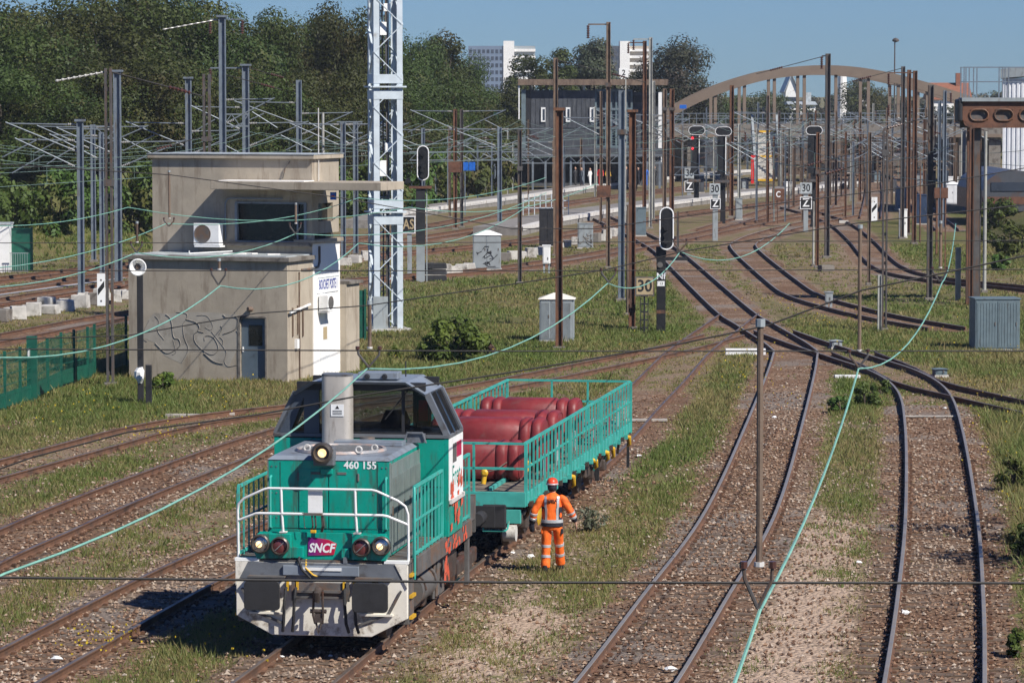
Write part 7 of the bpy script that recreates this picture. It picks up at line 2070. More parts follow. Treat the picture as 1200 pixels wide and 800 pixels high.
def bushes():
    src = {}
    def bush(px, py, w, h, label, m=M['leaf_bush'], seed=1, n=14, per=150, leaf=.11, group=None, key=None):
        p = G(px, py, 0)
        s_ = F / p.y
        wx, hz = w / s_ / 2, h / s_
        z0 = gh(p.x, p.y)
        root = empty('bush', (p.x, p.y, z0), 0, label, 'bush', group)
        if key and key in src:
            sr, sw, sh = src[key]
            for c in sr.children:
                k = c.copy(); COL.objects.link(k); k.parent = root
            root.scale = (wx / sw, wx / sw, hz / sh); root.rotation_euler.z = random.Random(seed).uniform(0, 6.2)
            return root
        cl = crown_clumps(wx * .8, wx * .8, hz * .5, hz * .45, n, seed, .42, -.8)
        leaf_cloud('foliage', cl, per, leaf, 1, m, root, seed)
        t = MB(); r = random.Random(seed)
        for c in cl[:8]: t.tube([(0, 0, -.05), (c[0] * .4, c[1] * .4, c[2] * .6), c[:3]], [.03, .02, .008], 5)
        t.build('stems', M['bark'], root)
        if key: src[key] = (root, wx, hz)
        return root
    bush(528, 423, 100, 56, 'big bright green bush on the lawn left of the wagon', M['leaf_shrub'], 5, 26, 190, .10)
    bush(570, 417, 40, 16, 'low reddish brown dead shrub right of the big green bush', leaf_mat('leaf_dead', (.05, .03, .025), (.12, .07, .05)), 6, 8, 60, .07)
    bush(190, 458, 44, 22, 'leafy green plant at the foot of the graffiti wall', M['leaf_shrub'], 7, 9, 90, .09)
    bush(462, 420, 30, 16, 'small green plant between the tower and the big bush', M['leaf_shrub'], 8, 8, 60, .08)
    bush(690, 622, 58, 40, 'grey green weed with small white flowers behind the worker', leaf_mat('leaf_weed', (.07, .09, .045), (.22, .24, .17), third=(.5, .48, .42)), 9, 16, 70, .035)
    bush(382, 292, 20, 18, 'green bush seen between the signal box and the grey masts', M['leaf_bush'], 10, 8, 60, .1)
    # undergrowth along the foot of the wood
    spots = [(15, 296, 80, 66), (65, 294, 84, 76), (110, 290, 80, 74), (160, 287, 80, 86), (205, 284, 80, 84), (350, 268, 80, 76), (392, 264, 74, 70), (438, 258, 80, 74), (475, 252, 74, 74), (508, 245, 70, 72), (545, 238, 66, 70), (578, 231, 56, 72), (-20, 300, 80, 70), (240, 280, 80, 80), (40, 268, 110, 80), (100, 262, 110, 84), (150, 262, 110, 80), (450, 235, 100, 84), (540, 222, 90, 76)]
    names = ['above the white cabin', 'beside the green container', 'left of the far left masts', 'between the tall dark mast and the signal box', 'behind the left wall of the signal box', 'hidden behind the signal box', 'right of the signal box', 'behind the lattice tower', 'left of the second signal', 'right of the second signal', 'behind the square brown plate', 'left of the station building', 'at the left picture edge', 'behind the signal box roof', 'higher up the slope at the left', 'higher up the slope behind the masts', 'higher up the slope by the tall dark mast', 'higher up behind the tower', 'higher up left of the station']
    for k, (px, py, w, h) in enumerate(spots):
        bush(px, py, w, h, 'bright green thicket ' + names[k], M['leaf_bush'], 20 + k, 26, 150, .17, 'thickets along the foot of the wood', key='t%d' % (k % 2))
    for k, (px, py, w, h, lab) in enumerate(((1185, 302, 70, 46, 'green bush on the bank at the right picture edge'), (1168, 272, 50, 40, 'olive bush on the bank behind the signal bridge legs'), (1205, 262, 60, 34, 'olive bush at the top of the right bank'), (1172, 316, 26, 22, 'small rusty green bush in front of the right bank'))):
        bush(px, py, w, h, lab, M['leaf_bush'], 50 + k, 16, 110, .13, 'bushes on the right bank')
    for k, (px, py, w, h, lab) in enumerate(((985, 484, 40, 20, 'low dark green weed clump left of the green wire in the middle'), (1014, 477, 46, 28, 'dark green weed clump between the middle and the right track'), (1034, 462, 32, 20, 'small green weed clump near the left rail of the right track'), (1188, 575, 52, 40, 'tall green weeds at the right picture edge beside the right track'), (1196, 655, 44, 46, 'dark green bush in the shade at the right picture edge'), (1192, 770, 30, 34, 'green weeds in the lower right corner'))):
        bush(px, py, w, h, lab, M['leaf_bush'], 80 + k, 14, 90, .05)
    # trees standing just outside the right picture edge throw the dark shade there
    for k, (X, Y, h) in enumerate(((12.6, 66.5, 5.2), (13.4, 71.5, 5.4))):
        tree('young_tree', X, Y, h, 2.1, h * .42, ('leafy young tree just outside the right picture edge, nearer one', 'leafy young tree just outside the right picture edge, farther one')[k], None, M['leaf_shrub'], 70 + k, n=20, per=150, leaf=.09)
bushes()

# ------------------------------------------------------------------ platforms
def platform(edge, width, h, label, name):
    """edge: pixel line of the near top edge, running away from the camera"""
    P_ = [G(x, y, h) for x, y in edge]
    vs, fs = [], []
    n = len(P_)
    for i, p in enumerate(P_):
        d = (P_[min(i + 1, n - 1)] - P_[max(i - 1, 0)]); d.z = 0; d.normalize()
        l = Vector((-d.y, d.x, 0))
        q = p + l * width
        vs += [(p.x, p.y, -.2), (p.x, p.y, h), (q.x, q.y, h), (q.x, q.y, -.2)]
    for i in range(n - 1):
        a, b = i * 4, i * 4 + 4
        fs += [(a, b, b + 1, a + 1), (a + 1, b + 1, b + 2, a + 2), (a + 2, b + 2, b + 3, a + 3)]
    fs += [(0, 1, 2, 3), (n * 4 - 1, n * 4 - 2, n * 4 - 3, n * 4 - 4)]
    o = MB().add(vs, fs).build(name, M['platform'])
    tag(o, kind='structure')
    e, fs2 = [], []
    for i, p in enumerate(P_):
        d = (P_[min(i + 1, n - 1)] - P_[max(i - 1, 0)]); d.z = 0; d.normalize()
        l = Vector((-d.y, d.x, 0))
        a, b = p - l * .05, p + l * .55
        e += [(a.x, a.y, h - .24), (a.x, a.y, h + .012), (b.x, b.y, h + .012)]
    for i in range(n - 1):
        fs2 += [(i * 3, i * 3 + 3, i * 3 + 4, i * 3 + 1), (i * 3 + 1, i * 3 + 4, i * 3 + 5, i * 3 + 2)]
    MB().add(e, fs2).build('platform_edge', M['platform_edge'], o)
    return o
platform([(612, 266), (660, 255), (720, 245), (800, 235), (880, 225), (960, 218), (1010, 212)], 3.2, .55, '', 'platform')
platform([(440, 258), (480, 247), (600, 231), (700, 217), (800, 206), (880, 199)], 2.2, .55, '', 'platform')
def gravel_strip():
    P_ = [G(x, y, 0) for x, y in ((-40, 352), (40, 341), (100, 333), (148, 326))]
    vs = []
    for p in P_: vs += [(p.x, p.y, gh(p.x, p.y) + .03), (p.x - .5, p.y + 1.4, gh(p.x, p.y) + .03)]
    o = MB().add(vs, [(0, 2, 3, 1), (2, 4, 5, 3), (4, 6, 7, 5)]).build('gravel_strip', mat('grey_gravel', (.30, .31, .33), .9, var=.25, scale=8, bump=.4))
    tag(o, kind='structure')
    c = [G(x, y, .12) for x, y in ((-40, 365), (0, 358), (60, 350), (120, 340), (150, 334))]
    tag(MB().tube(c, .05, 5).build('red_cable', M['mast_rust']), 'rust red cable lying along the yard track at the left', 'cable')
gravel_strip()
# platform furniture, shelter and people far away
def shelter():
    D = 338.0
    s_ = F / D
    X = lambda q: (q - 600) / s_
    Z = lambda q: at(600, q, D).z
    root = empty('platform_canopy', (X(675), D, 0), 0, 'long grey platform canopy on thin posts below the dark station building', 'canopy')
    x0, x1 = X(560) - X(675), X(778) - X(675)
    MB().span(x0, x1, 0, 7, Z(184), Z(175)).build('roof', M['slate'], root)
    for k in range(15):
        x = x0 + .4 + k * (x1 - x0 - .8) / 14
        MB().span(x - .1, x + .1, .3, .5, -.2, Z(184)).build('post', M['mast_pale'] if k % 3 == 0 else M['mast_grey'], root)
    MB().span(x0, x1, 6.9, 7, .5, Z(186)).build('back_wall', M['slate'], root)
    rp = random.Random(12)
    cols = [M['navy'], M['tarp_blue'], M['black'], M['mast_grey'], M['panel_white'], M['red_paint'], M['yellow'], M['tarp_blue'], M['navy'], M['navy'], M['blue_sign'], M['black']]
    lab = ['dark coat', 'blue coat', 'black coat', 'grey coat', 'white shirt', 'red coat', 'yellow jacket', 'blue jacket', 'navy coat', 'dark jacket', 'bright blue coat', 'black jacket']
    wh = ['farthest left under the canopy', 'second from left under the canopy', 'left of the rusty mast', 'right of the rusty mast', 'behind the sign post', 'in the middle of the platform', 'near the plate with the brown sign', 'right of the middle of the platform', 'by a canopy post', 'near the dark corner', 'near the right end of the canopy', 'at the right end of the canopy']
    for k in range(12):
        px = 652 + k * 10.5 + rp.uniform(-3, 3)
        d = D - 3 - rp.uniform(0, 2.5)
        base = .56
        x = (px - 600) * d / F
        p = MB()
        hh = rp.uniform(1.6, 1.8)
        p.tube([(-.1, 0, 0), (-.1, 0, .45), (-.07, 0, .85)], [.06, .075, .1], 8).tube([(.1, .12, 0), (.1, .04, .45), (.07, 0, .85)], [.06, .075, .1], 8)
        p.loft([(0, 0, .8, .17, .12), (0, 0, 1.1, .17, .12), (0, 0, 1.35, .22, .13), (0, 0, hh - .33, .2, .11), (0, 0, hh - .27, .07, .07)], 10)
        for sx in (-1, 1): p.tube([(sx * .2, 0, hh - .36), (sx * .27, .02, 1.1), (sx * .26, -.08, .85)], [.06, .05, .04], 7)
        p.cur = 1
        p.loft([(0, 0, hh - .27, .05, .05), (0, 0, hh - .2, .08, .09), (0, 0, hh - .1, .09, .1), (0, 0, hh - .02, .06, .07), (0, 0, hh, .02, .02)], 9)
        o = p.build('person', [cols[k], M['skin']], None, (x, d, base), (0, 0, rp.uniform(0, 6)), smooth=True)
        tag(o, 'tiny far person in a ' + lab[k] + ' standing ' + wh[k], 'person', 'people waiting on the far platform')
shelter()

# ------------------------------------------------------------------ station building, stairway, arch bridge
def station():
    D = 352.0; s_ = F / D
    X = lambda q: (q - 600) / s_
    Z = lambda q: at(600, q, D).z
    root = empty('station_building', (X(676), D, 0), 0, 'dark slate clad station building with a flat brown roof on posts', 'building')
    o = X(676)
    x = lambda q: X(q) - o
    MB().span(x(622), x(697), 0, 8, 0, Z(106)).build('slate_wall', M['slate'], root)
    n = 14
    for k in range(n):
        a = x(622) + k * (x(697) - x(622)) / n
        MB().span(a + .02, a + (x(697) - x(622)) / n - .02, -.06, -.001, Z(150), Z(107)).build('slate_panel', M['slate'], root)
    MB().span(x(611), x(616), -.4, 7, 0, Z(105)).build('corner_tower', M['cab_blue'], root)
    MB().span(x(616.2), x(621.8), -.1, 7, 0, Z(106)).build('dark_recess', M['black'], root)
    for q in (636.5, 665.5, 693.5):
        w = MB().span(x(q - 2.6), x(q + 2.6), -.2, -.062, Z(143), Z(126)).build('window', M['panel_white'], root)
        MB().span(x(q - .6), x(q + 1.9), -.22, -.201, Z(141), Z(128)).build('pane', M['window_dark'], w)
    g_ = MB().span(x(697.2), x(740), .4, 8, 0, Z(106)).build('glazed_wing', M['window_dark'], root)
    for k in range(8):
        q = 698 + k * 6
        MB().span(x(q) - .09, x(q) + .09, .2, .399, Z(186), Z(106)).build('mullion', M['cab_blue'], g_)
    for q in (106, 128, 150, 172):
        MB().span(x(697.2), x(740), .15, .199, Z(q) - .12, Z(q) + .12).build('transom', M['cab_blue'], g_)
    MB().span(x(740.2), x(782), 1.0, 8, 0, Z(108)).build('right_wing', M['slate'], root)
    MB().span(x(742), x(780), .7, .999, Z(120), Z(112)).build('dark_band', M['black'], root)
    MB().span(x(771), x(775), -.5, .5, Z(190), Z(108)).build('white_pillar', M['panel_white'], root)
    MB().span(x(607), x(782), -1.0, 9, Z(100), Z(93)).build('roof', M['mast_brown'], root)
    for q in (608, 622, 640, 684, 720, 760): 
        MB().span(x(q) - .1, x(q) + .1, .2, .4, Z(106), Z(100) - .001).build('roof_post', M['panel_white'] if q in (608, 684) else M['mast_dark'], root)
    MB().span(x(607.5), x(609), -.8, -.6, Z(140), Z(100) - .001).build('white_downpipe', M['panel_white'], root)
    h = MB().span(X(578), X(584), 0, 4, 0, Z(132)).build('green_tower', M['fence_green'], None, (0, D - 4, 0)); tag(h, 'narrow dark green block left of the station building', 'building')
    c = G(640, 262, 0)
    b = MB()
    b.span(-1.6, 1.6, 0, .06, 1.0, 1.08).span(-1.6, 1.6, 0, .06, .5, .56)
    for k in range(9): b.span(-1.6 + k * .4 - .03, -1.6 + k * .4 + .03, 0, .06, 0, 1.5)
    f_ = b.build('platform_railing', M['tower_paint'], None, (c.x, c.y + 2, .5)); tag(f_, 'white railing on the platform ramp behind the black box', 'railing')
station()
def stairway():
    D = 352.0; s_ = F / D
    X = lambda q: (q - 600) / s_
    Z = lambda q: at(600, q, D).z
    root = empty('stairway', (X(900), D, 0), 0, 'light grey stairway with yellow edges coming down from the bridge to the platform', 'stairs')
    w = 26 / s_ / 2
    n = 26
    for k in range(n):
        z0 = .5 + (Z(154) - .5) * k / n
        y0 = 5.5 * k / n
        MB().span(-w, w, y0, y0 + .26, z0, z0 + (Z(154) - .5) / n + .02).build('stair_step', M['yellow'] if k in (0, 12, n - 1) else M['block'], root)
    for sx in (-1, 1):
        MB().hexa([(sx * (w + .02), 0, .4), (sx * (w + .25), 0, .4), (sx * (w + .25), 5.7, Z(154) - .2), (sx * (w + .02), 5.7, Z(154) - .2), (sx * (w + .02), 0, 1.7), (sx * (w + .25), 0, 1.7), (sx * (w + .25), 5.7, Z(154) + 1.6), (sx * (w + .02), 5.7, Z(154) + 1.6)]).build('side_wall', M['cab_grey'], root)
    p = MB().span(-.14, .14, -.06, 0, 0, 2.5).build('red_pillar', M['red_paint'], None, (X(872), D - 12, .55)); 
    MB().span(-.16, .6, -.05, .02, 2.502, 2.7).build('pillar_head', M['red_paint'], p)
    tag(p, 'bright red platform pillar left of the stairway', 'pillar')
stairway()
def arch_bridge():
    D = 368.0; s_ = F / D
    X = lambda q: (q - 600) / s_
    Z = lambda q: at(600, q, D).z
    root = empty('arch_bridge', (X(970), D, 0), 0, 'brown concrete bowstring arch bridge spanning the tracks in the distance', 'bridge')
    o = X(970)
    pts = [(775, 136), (795, 121), (820, 108.5), (840, 100), (860, 93), (880, 87), (900, 82), (935, 77.5), (970, 76), (1005, 78.5), (1040, 84.5), (1075, 93.5), (1105, 102.5), (1130, 110.5), (1165, 124), (1200, 142)]
    for yy, nm in ((0, 'arch_rib'), (8.5, 'arch_rib')):
        vs, fs = [], []
        q_ = []
        for i in range(len(pts) - 1):
            for t in range(4): q_.append((pts[i][0] + (pts[i + 1][0] - pts[i][0]) * t / 4, pts[i][1] + (pts[i + 1][1] - pts[i][1]) * t / 4))
        q_.append(pts[-1])
        for _ in range(4): q_ = [q_[0]] + [tuple((q_[i - 1][k] + 2 * q_[i][k] + q_[i + 1][k]) / 4 for k in (0, 1)) for i in range(1, len(q_) - 1)] + [q_[-1]]
        for px, py in q_:
            th = 11 / s_
            xx, zz = X(px) - o, Z(py)
            vs += [(xx, yy, zz), (xx, yy + .8, zz), (xx, yy + .8, zz - th), (xx, yy, zz - th)]
        for i in range(len(q_) - 1):
            for j in range(4): fs.append((i * 4 + j, i * 4 + (j + 1) % 4, i * 4 + 4 + (j + 1) % 4, i * 4 + 4 + j))
        fs += [(0, 1, 2, 3), tuple(len(vs) - 4 + j for j in range(4))]
        MB().add(vs, fs).build(nm, M['arch'], root)
        for px in (838, 872, 907, 942, 979, 1017, 1052, 1086):
            yt = np.interp(px, [p[0] for p in pts], [p[1] for p in pts]) + 8
            MB().span(X(px) - o - .16, X(px) - o + .16, yy + .2, yy + .6, Z(146), Z(yt)).build('hanger', M['arch'], root)
    MB().span(X(700) - o, X(1500) - o, -.5, 9.8, Z(158), Z(146)).build('deck', M['concrete_dark'], root)
    MB().span(X(700) - o, X(1500) - o, -.6, -.501, Z(161), Z(157)).build('deck_beam', M['arch'], root)
    r = MB()
    for yy in (-.4,):
        k = X(790)
        while k < X(1180):
            r.span(k - o - .03, k - o + .03, yy, yy + .06, Z(146), Z(133)); k += .75
        for q in (133, 139): r.span(X(790) - o, X(1180) - o, yy - .02, yy + .05, Z(q) - .03, Z(q) + .03)
    tag(r.build('railing', M['mast_grey'], root), kind='stuff')
    for q in (812, 1130, 1165): MB().span(X(q) - o - .6, X(q) - o + .6, 0, 9, -.3, Z(158) - .001).build('pier', M['concrete_dark'], root)
    MB().span(X(700) - o, X(806) - o, 2, 9, -.3, Z(158) - .001).build('abutment', M['concrete_dark'], root)
    l = empty('lamp_post', (X(1052), D + 4, Z(146)), 0, 'tall street lamp standing on the arch bridge', 'street lamp')
    MB().cyl((0, 0, 0), (0, 0, Z(48) - Z(146)), .09, .06, n=8).build('pole', M['mast_dark'], l)
    MB().lathe([(.05, -.1), (.34, .0), (.36, .15), (.2, .3), (.05, .36)], (.08, 0, Z(48) - Z(146)), (0, 0, 1), 12).build('lamp_head', M['mast_dark'], l)
    # dark wagon-like boxes put in to fill the dark mass under the bridge
    rk = random.Random(6)
    for k, (px, w, hpx, m, lab) in enumerate(((880, 0, 0, None, ''), (838, 26, 30, M['slate'], 'dark wagon-like filler far off left of the stairway'), (940, 30, 26, M['frame_grey'], 'dark wagon-like filler far off right of the stairway'), (972, 26, 32, M['mast_brown'], 'brown wagon-like filler far off behind the tall dark mast'), (1030, 34, 30, M['slate'], 'tall dark wagon-like filler far off under the arch crown'), (1078, 30, 34, M['frame_grey'], 'tall dark wagon-like filler far off near the bridge lamp'), (1115, 30, 30, M['black'], 'black wagon-like filler far off left of the signal bridge'), (1000, 36, 13, M['slate'], 'dark wagon-like filler under the arch, left one'), (1060, 40, 14, M['frame_grey'], 'grey wagon-like filler under the arch, right one'), (1010, 26, 9, M['mast_brown'], 'brown shed-like filler under the right half of the arch'))):
        if not m: continue
        d = D + 25 + (k % 7) * 9
        xx = (px - 600) * d / F; ww = w * d / F; hh = hpx * d / F
        wg = empty('wagon_like_filler', (xx, d, 0), 0, lab, 'wagon')
        MB().span(-ww / 2, ww / 2, 0, 12, .9, .9 + min(hh, 3.2)).build('body', m, wg, bevel=.1)
        for q in (-.35, .35): MB().cyl((ww * q, -.1, .45), (ww * q, .2, .45), .45, n=14).build('wheel', M['black'], wg)
arch_bridge()
def far_things():
    # tower blocks on the skyline
    def block_tower(px0, px1, pxw, yt, D, label, m1, m2, seed, nx, nz):
        s_ = F / D
        x0, x1, x2 = ((q - 600) / s_ for q in (px0, pxw, px1))
        z1 = at(600, yt, D).z
        root = empty('tower_block', (x1, D, 0), 0, label, 'tower block')
        MB().span(x0 - x1, -.01, 0, 16, 0, z1).build('shaded_side', m1, root)  # shade of this face is carried by its own darker colour
        dx = (x0 - x1) * -1 / nx
        for i in range(nx):
            for j in range(nz):
                zz = z1 - 2.2 - j * 2.8
                MB().span(x0 - x1 + i * dx + dx * .18, x0 - x1 + i * dx + dx * .8, -.12, -.005, zz - .75, zz + .75).build('window', M['window_dark'], root)
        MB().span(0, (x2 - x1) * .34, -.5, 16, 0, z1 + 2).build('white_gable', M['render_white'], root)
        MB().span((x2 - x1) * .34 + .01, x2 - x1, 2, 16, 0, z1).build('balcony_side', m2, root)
        for j in range(nz):
            zz = z1 - 1.0 - j * 2.8
            MB().span((x2 - x1) * .345, (x2 - x1) * 1.01, .4, 1.99, zz - 1.3, zz - .2).build('balcony', M['render_white'], root)
        return root
    block_tower(549, 627, 590, 54, 1450, 'tower block with a blue grey shaded side and white balconies on the left skyline', M['tower_shade'], M['cab_grey'], 1, 8, 11)
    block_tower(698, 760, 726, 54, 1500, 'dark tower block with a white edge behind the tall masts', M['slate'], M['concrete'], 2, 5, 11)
    for k, (px, yt, D, rx, lab) in enumerate(((619, 62, 420, 2.6, 'slim green tree in front of the left tower block'), (655, 60, 425, 2.3, 'slim green tree between the two tower blocks'), (692, 48, 430, 3.4, 'grey green round tree in front of the dark tower block'), (735, 88, 440, 3.4, 'low tree in front of the white edged tower block'),
                                           (790, 46, 425, 4.6, 'big airy grey green tree right of the tower blocks'), (590, 108, 400, 3.4, 'reddish green tree left of the station building'), (1012, 98, 620, 3.6, 'dark conifer seen under the arch'), (850, 112, 560, 4.5, 'dark tree seen under the left part of the arch'), (893, 108, 600, 5.0, 'dark tree beside the white gable under the arch'))):
        x = (px - 600) * D / F
        h = at(px, yt, D).z
        airy = k in (2, 4)
        tree('broadleaf_tree', x, D, h, rx, h * (.36 if k != 4 else .46), lab, None, M['leaf_far'] if airy else M['leaf_wood'], (210 if k == 4 else 110) + k, n=80 if airy else 40, per=420 if airy else 520, leaf=.17, third=.25, z=0, r0=.40 if airy else .52)
    # far hedge of trees along the horizon, right
    s_b = [(1140 + k * 14 + (k % 3) * 4, 111 - (k * 7) % 5, 900) for k in range(6)] + [(930 + k * 17, 116 - (k * 5) % 4, 800) for k in range(12)]
    base = None
    for k, (px, yt, D) in enumerate(s_b):
        x = (px - 600) * D / F; h = at(px, yt, D).z
        t = tree('broadleaf_tree', x, D, h, 4.5, h * .45, 'dark distant tree on the horizon ' + ('behind the red roof' if k < 6 else 'seen through the arch'), 'distant trees on the horizon ' + ('behind the red roof' if k < 6 else 'seen through the arch'), M['leaf_far'], 140 + k, n=24, per=90, leaf=.4, src=base, z=0)
        base = base or t
    def house(px0, px1, ye, yr, D, wall, roof, label, gable=False):
        s_ = F / D
        w = (px1 - px0) / s_; x = ((px0 + px1) / 2 - 600) / s_
        ze, zr = at(600, ye, D).z, at(600, yr, D).z
        root = empty('house', (x, D, 0), 0, label, 'house')
        if gable:
            MB().prism([(-w / 2, 0), (w / 2, 0), (w / 2, ze), (0, zr), (-w / 2, ze)], 0, 10).build('wall', wall, root)
            for sx in (-1, 1): MB().hexa([(sx * (w / 2 + .3), -.4, ze - .2), (sx * (w / 2 + .3), 10.4, ze - .2), (0, 10.4, zr + .02), (0, -.4, zr + .02), (sx * (w / 2 + .3), -.4, ze + .1), (sx * (w / 2 + .3), 10.4, ze + .1), (0, 10.4, zr + .35), (0, -.4, zr + .35)]).build('roof', roof, root)
        else:
            MB().span(-w / 2, w / 2, 0, 9, 0, ze).build('wall', wall, root)
            MB().prism([(-.4, ze), (4.5, zr), (9.4, ze)], -w / 2 - .3, w / 2 + .3, 'x').build('roof', roof, root)
            MB().span(w * .2, w * .2 + .8, 3.5, 4.3, ze, zr + 1.4).build('chimney', roof, root)
        for q in (-.25, .2):
            wi = MB().span(w * q - .5, w * q + .5, -.08, -.002, ze - 2.2, ze - .9).build('window', M['window_dark'], root)
            MB().span(w * q - .6, w * q + .6, -.16, -.081, ze - 2.35, ze - 2.2).build('sill', M['panel_white'], wi)
        return root
    house(1091, 1136, 117, 97, 520, M['render_white'], M['tile_red'], 'house with a large orange tiled roof behind the bridge end')
    house(920, 934, 108, 88, 640, M['panel_white'], M['membrane'], 'white gabled house seen under the arch', True)
    house(925, 955, 123, 119, 560, M['render_white'], M['membrane'], 'low white flat building seen under the arch')
    house(985, 1008, 108, 103, 700, M['cab_blue'], M['slate'], 'low blue grey building seen under the arch crown')
    house(1008, 1016, 100, 92, 720, M['render_white'], M['slate'], 'narrow white house right of the conifer under the arch')
    c = at(987, 120, 690)
    t = MB().cyl((0, 0, 0), (0, 0, at(987, 88, 690).z), 1.0, .8, n=12).build('chimney_stack', M['render_white'], None, (c.x, c.y, 0)); tag(t, 'slender white chimney seen under the arch crown', 'chimney')
    # white corrugated hall at the right edge
    D = 268.0; s_ = F / D
    X = lambda q: (q - 600) / s_
    Z = lambda q: at(600, q, D).z
    hall = empty('corrugated_hall', (X(1174), D, 0), -R(8.2), 'white corrugated hall at the right picture edge behind the signal bridge', 'building')
    W = 16
    rib_ = MB(); zt = Z(92)
    MB().span(0, W, .06, 18, 1.6, zt).build('wall', M['corrugated'], hall)
    k = .0
    while k < W:
        MB().span(k, k + .16, 0, .058, 1.6, zt).build('wall_rib', M['corrugated'], hall); k += .34
    MB().span(0, W, .02, 17.9, -.2, 1.59).build('base_wall', M['slate'], hall)
    MB().hexa([(-.2, -.3, zt + .01), (W, -.3, zt + 1.2), (W, 18, zt + 1.2), (-.2, 18, zt + .01), (-.2, -.3, zt + .7), (W, -.3, zt + 2.2), (W, 18, zt + 2.2), (-.2, 18, zt + .7)]).build('roof', M['cab_grey'], hall)
    # parked grey railcar with a round roof in front of it
    D = 246.0; s_ = F / D
    rc = empty('parked_railcar', ((1185 - 600) / s_, D, 0), 0, 'dark parked railcar with a rounded roof in front of the white hall', 'railcar')
    prof = [(-2.0, 1.0), (2.4, 1.0), (2.4, 2.6), (2.0, 3.3), (1.2, 3.7), (0, 3.85), (-1.0, 3.6), (-1.7, 3.1), (-2.0, 2.4)]
    MB().prism(prof, 0, 14).build('body', M['train_grey'], rc)
    MB().span(-1.95, 2.35, -.05, -.002, 1.5, 2.0).build('lower_band', M['rust_plate'], rc)
    MB().span(-1.4, 1.8, -.06, -.002, 2.4, 3.0).build('end_window', M['window_dark'], rc)
    for q in (-1.2, 1.4): MB().cyl((q, .2, .5), (q, .5, .5), .48, n=14).build('wheel', M['black'], rc)
far_things()
def signal_bridge():
    b = G(1137, 358, 0); D = b.y + .3; s_ = F / D
    X = lambda q: (q - 600) / s_
    Z = lambda q: at(600, q, D).z
    root = empty('signal_bridge', (X(1127), D, 0), 0, 'rusty plate girder signal bridge with oval openings at the right edge', 'signal bridge')
    x = lambda q: X(q) - X(1127)
    zt, zb = Z(119), Z(150)
    x1 = x(1300)
    r = .35
    # girder web: plates above, below and between the oval openings
    hole = [(1146, 135), (1175, 135), (1204, 135), (1233, 135)]
    hw, hh = 10.5 / s_, 6.2 / s_
    m = MB()
    z0, z1 = Z(135) - hh, Z(135) + hh
    m.prism([(0.0, zt), (0, zb + r), (r * .3, zb + r * .3), (r, zb), (x1, zb), (x1, z0), (.0, z0)][1:] if False else [(0, z0), (0, zb + r), (r * .3, zb + r * .3), (r, zb), (x1, zb), (x1, z0)], 0, .06)
    m.span(0, x1, 0, .06, z1, zt)
    prev = 0
    for hx, hz in hole:
        m.span(prev, x(hx) - hw, .001, .059, z0, z1); prev = x(hx) + hw
    m.span(prev, x1, .001, .059, z0, z1)
    m.build('girder_web', M['rust_plate'], root)
    MB().span(0, x1, .9, .96, zb, zt).build('rear_web', M['frame_grey'], root)
    for hx, hz in hole:
        c = hcapsule(x(hx), Z(hz), hw * 2.05, hh * 2.1)
        MB().tube([(p[0], -.02, p[1]) for p in c] + [(c[0][0], -.02, c[0][1])], .045, 6, caps=False).build('opening_rim', M['mast_rust'], root)
        MB().prism(hcapsule(x(hx), Z(hz), hw * 2.0, hh * 2.0), .10, .14).build('opening_plate', M['frame_grey'], root)
    MB().span(-.22, -.001, -.1, 1.05, zb + .25, zt + .1).build('end_plate', M['black'], root, bevel=.08)
    MB().span(-.05, x1, -.15, 1.1, zt + .001, zt + .16).build('deck', M['cab_grey'], root)
    rl = empty('guard_rail', (0, 0, 0)); rl.parent = root
    for q in (1128, 1134, 1143, 1173, 1180, 1205, 1235): 
        for yy in (-.1, 1.0):
            MB().bar((x(q), yy, zt + .16), (x(q), yy, Z(79)), .045).build('stanchion', M['mast_grey'], rl)
    for yy in (-.1, 1.0):
        for q in (79, 96):
            MB().bar((x(1127), yy, Z(q)), (x1, yy, Z(q)), .04).build('rail', M['mast_grey'], rl)
    for q, w in ((1137, .2), (1146, .26)):
        MB().span(x(q) - w / 2, x(q) + w / 2, .4, .62, -.2, zb - .001).build('support_leg', M['mast_rust'] if q == 1137 else M['mast_dark'], root)
    MB().span(x(1138), x(1142), .42, .58, zb + .1, zb + .2)
signal_bridge()
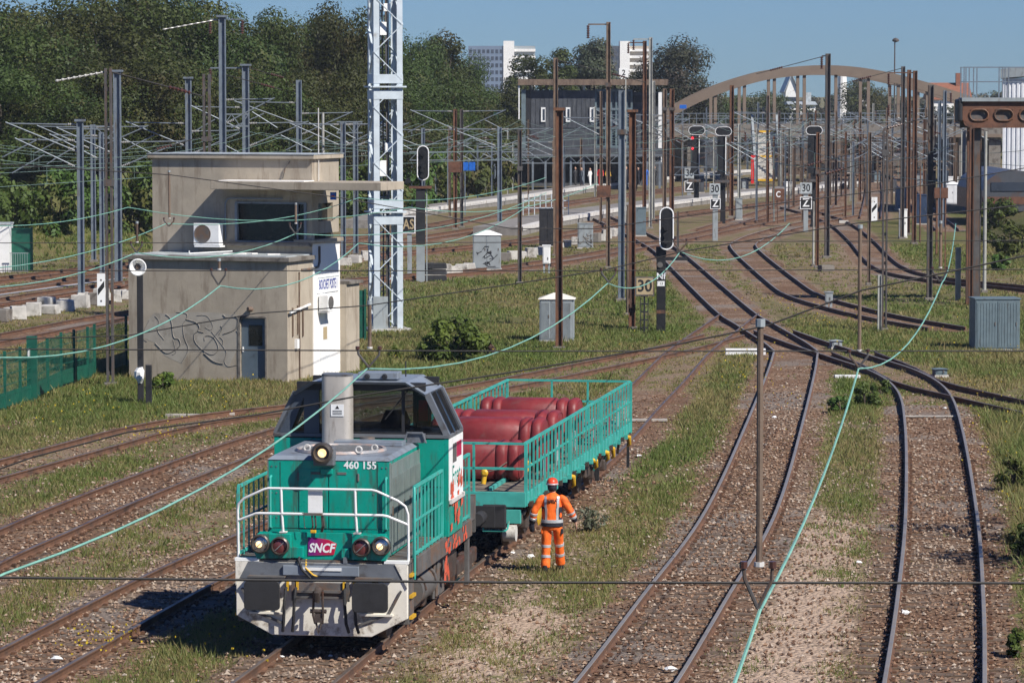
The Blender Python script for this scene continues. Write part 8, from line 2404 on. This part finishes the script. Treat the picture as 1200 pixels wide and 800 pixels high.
# ------------------------------------------------------------------ the busy ground behind the bridge
def behind_bridge():
    r = random.Random(77)
    for k in range(16):
        px = 800 + k * 24 + r.uniform(-6, 6); D = r.uniform(430, 500)
        x = (px - 600) * D / F; h = at(px, r.uniform(118, 138), D).z
        tree('broadleaf_tree', x, D, h, 5.0, h * .5, 'dark bushy tree behind the bridge deck', 'bushy trees behind the bridge deck', M['leaf_far'], 300 + k, src=bpy.data.objects.get('deck_tree_source'), n=26, per=150, leaf=.25, z=0, low=-1)
behind_bridge()
def throat_huts():
    r = random.Random(19)
    spots = [(820, 226, 9, 13), (872, 222, 8, 11), (925, 226, 10, 12), (968, 214, 14, 12), (1000, 222, 9, 14), (1030, 214, 16, 14), (1048, 226, 8, 14), (1082, 218, 14, 15), (1118, 222, 12, 14), (1000, 203, 22, 10), (935, 206, 18, 9), (1070, 204, 24, 11), (1128, 208, 20, 13), (842, 212, 12, 10)]
    ms = [('grey', M['cab_grey']), ('dark', M['slate']), ('blue grey', M['cab_blue']), ('brown', M['mast_brown']), ('black', M['frame_grey']), ('white', M['panel_white'])]
    for k, (px, py, w, h) in enumerate(spots):
        nm, m = ms[(k * 5 + 1) % 6]
        cabinet(px - w / 2, px + w / 2, py - h, py, m, 'small %s hut among the far masts under the arch' % nm, M['slate'] if k % 2 else None, 2.0, r.uniform(-.2, .2), 2, name='trackside_hut')
throat_huts()

# ------------------------------------------------------------------ labels: which of several alike, counted along the picture
ORD = ['leftmost', 'second from left', 'third from left', 'fourth from left', 'fifth from left', 'sixth from left', 'seventh from left', 'eighth from left', 'ninth from left', 'tenth from left', 'eleventh from left', 'twelfth from left', 'thirteenth from left', 'fourteenth from left', 'fifteenth from left', 'sixteenth from left', 'seventeenth from left', 'eighteenth from left', 'nineteenth from left', 'twentieth from left']
def number_labels():
    by = {}
    for o in scene.objects:
        if o.parent is None and o.get('label') and o.get('category'):
            by.setdefault(o['label'], []).append(o)
    for lab, os_ in by.items():
        if len(os_) < 2: continue
        os_.sort(key=lambda o: pix(*o.location)[0])
        for i, o in enumerate(os_):
            w = 'rightmost' if i == len(os_) - 1 else (ORD[i] if i < len(ORD) else '%dth from left' % (i + 1))
            o['label'] = w + ' ' + lab
number_labels()
# ------------------------------------------------------------------ the air between the camera and the far things
def haze():
    o = MB().span(-900, 900, -30, 1650, -1.6, 62).build('haze', None)
    o.data.materials.clear()
    m = bpy.data.materials.new('haze'); m.use_nodes = True
    N, L = m.node_tree.nodes, m.node_tree.links
    N.remove(N['Principled BSDF'])
    v = N.new('ShaderNodeVolumePrincipled')
    v.inputs['Color'].default_value = (0.80, 0.88, 1.0, 1)
    v.inputs['Density'].default_value = 0.00011
    L.new(v.outputs[0], N['Material Output'].inputs['Volume'])
    o.data.materials.append(m)
    tag(o, kind='stuff')
haze()
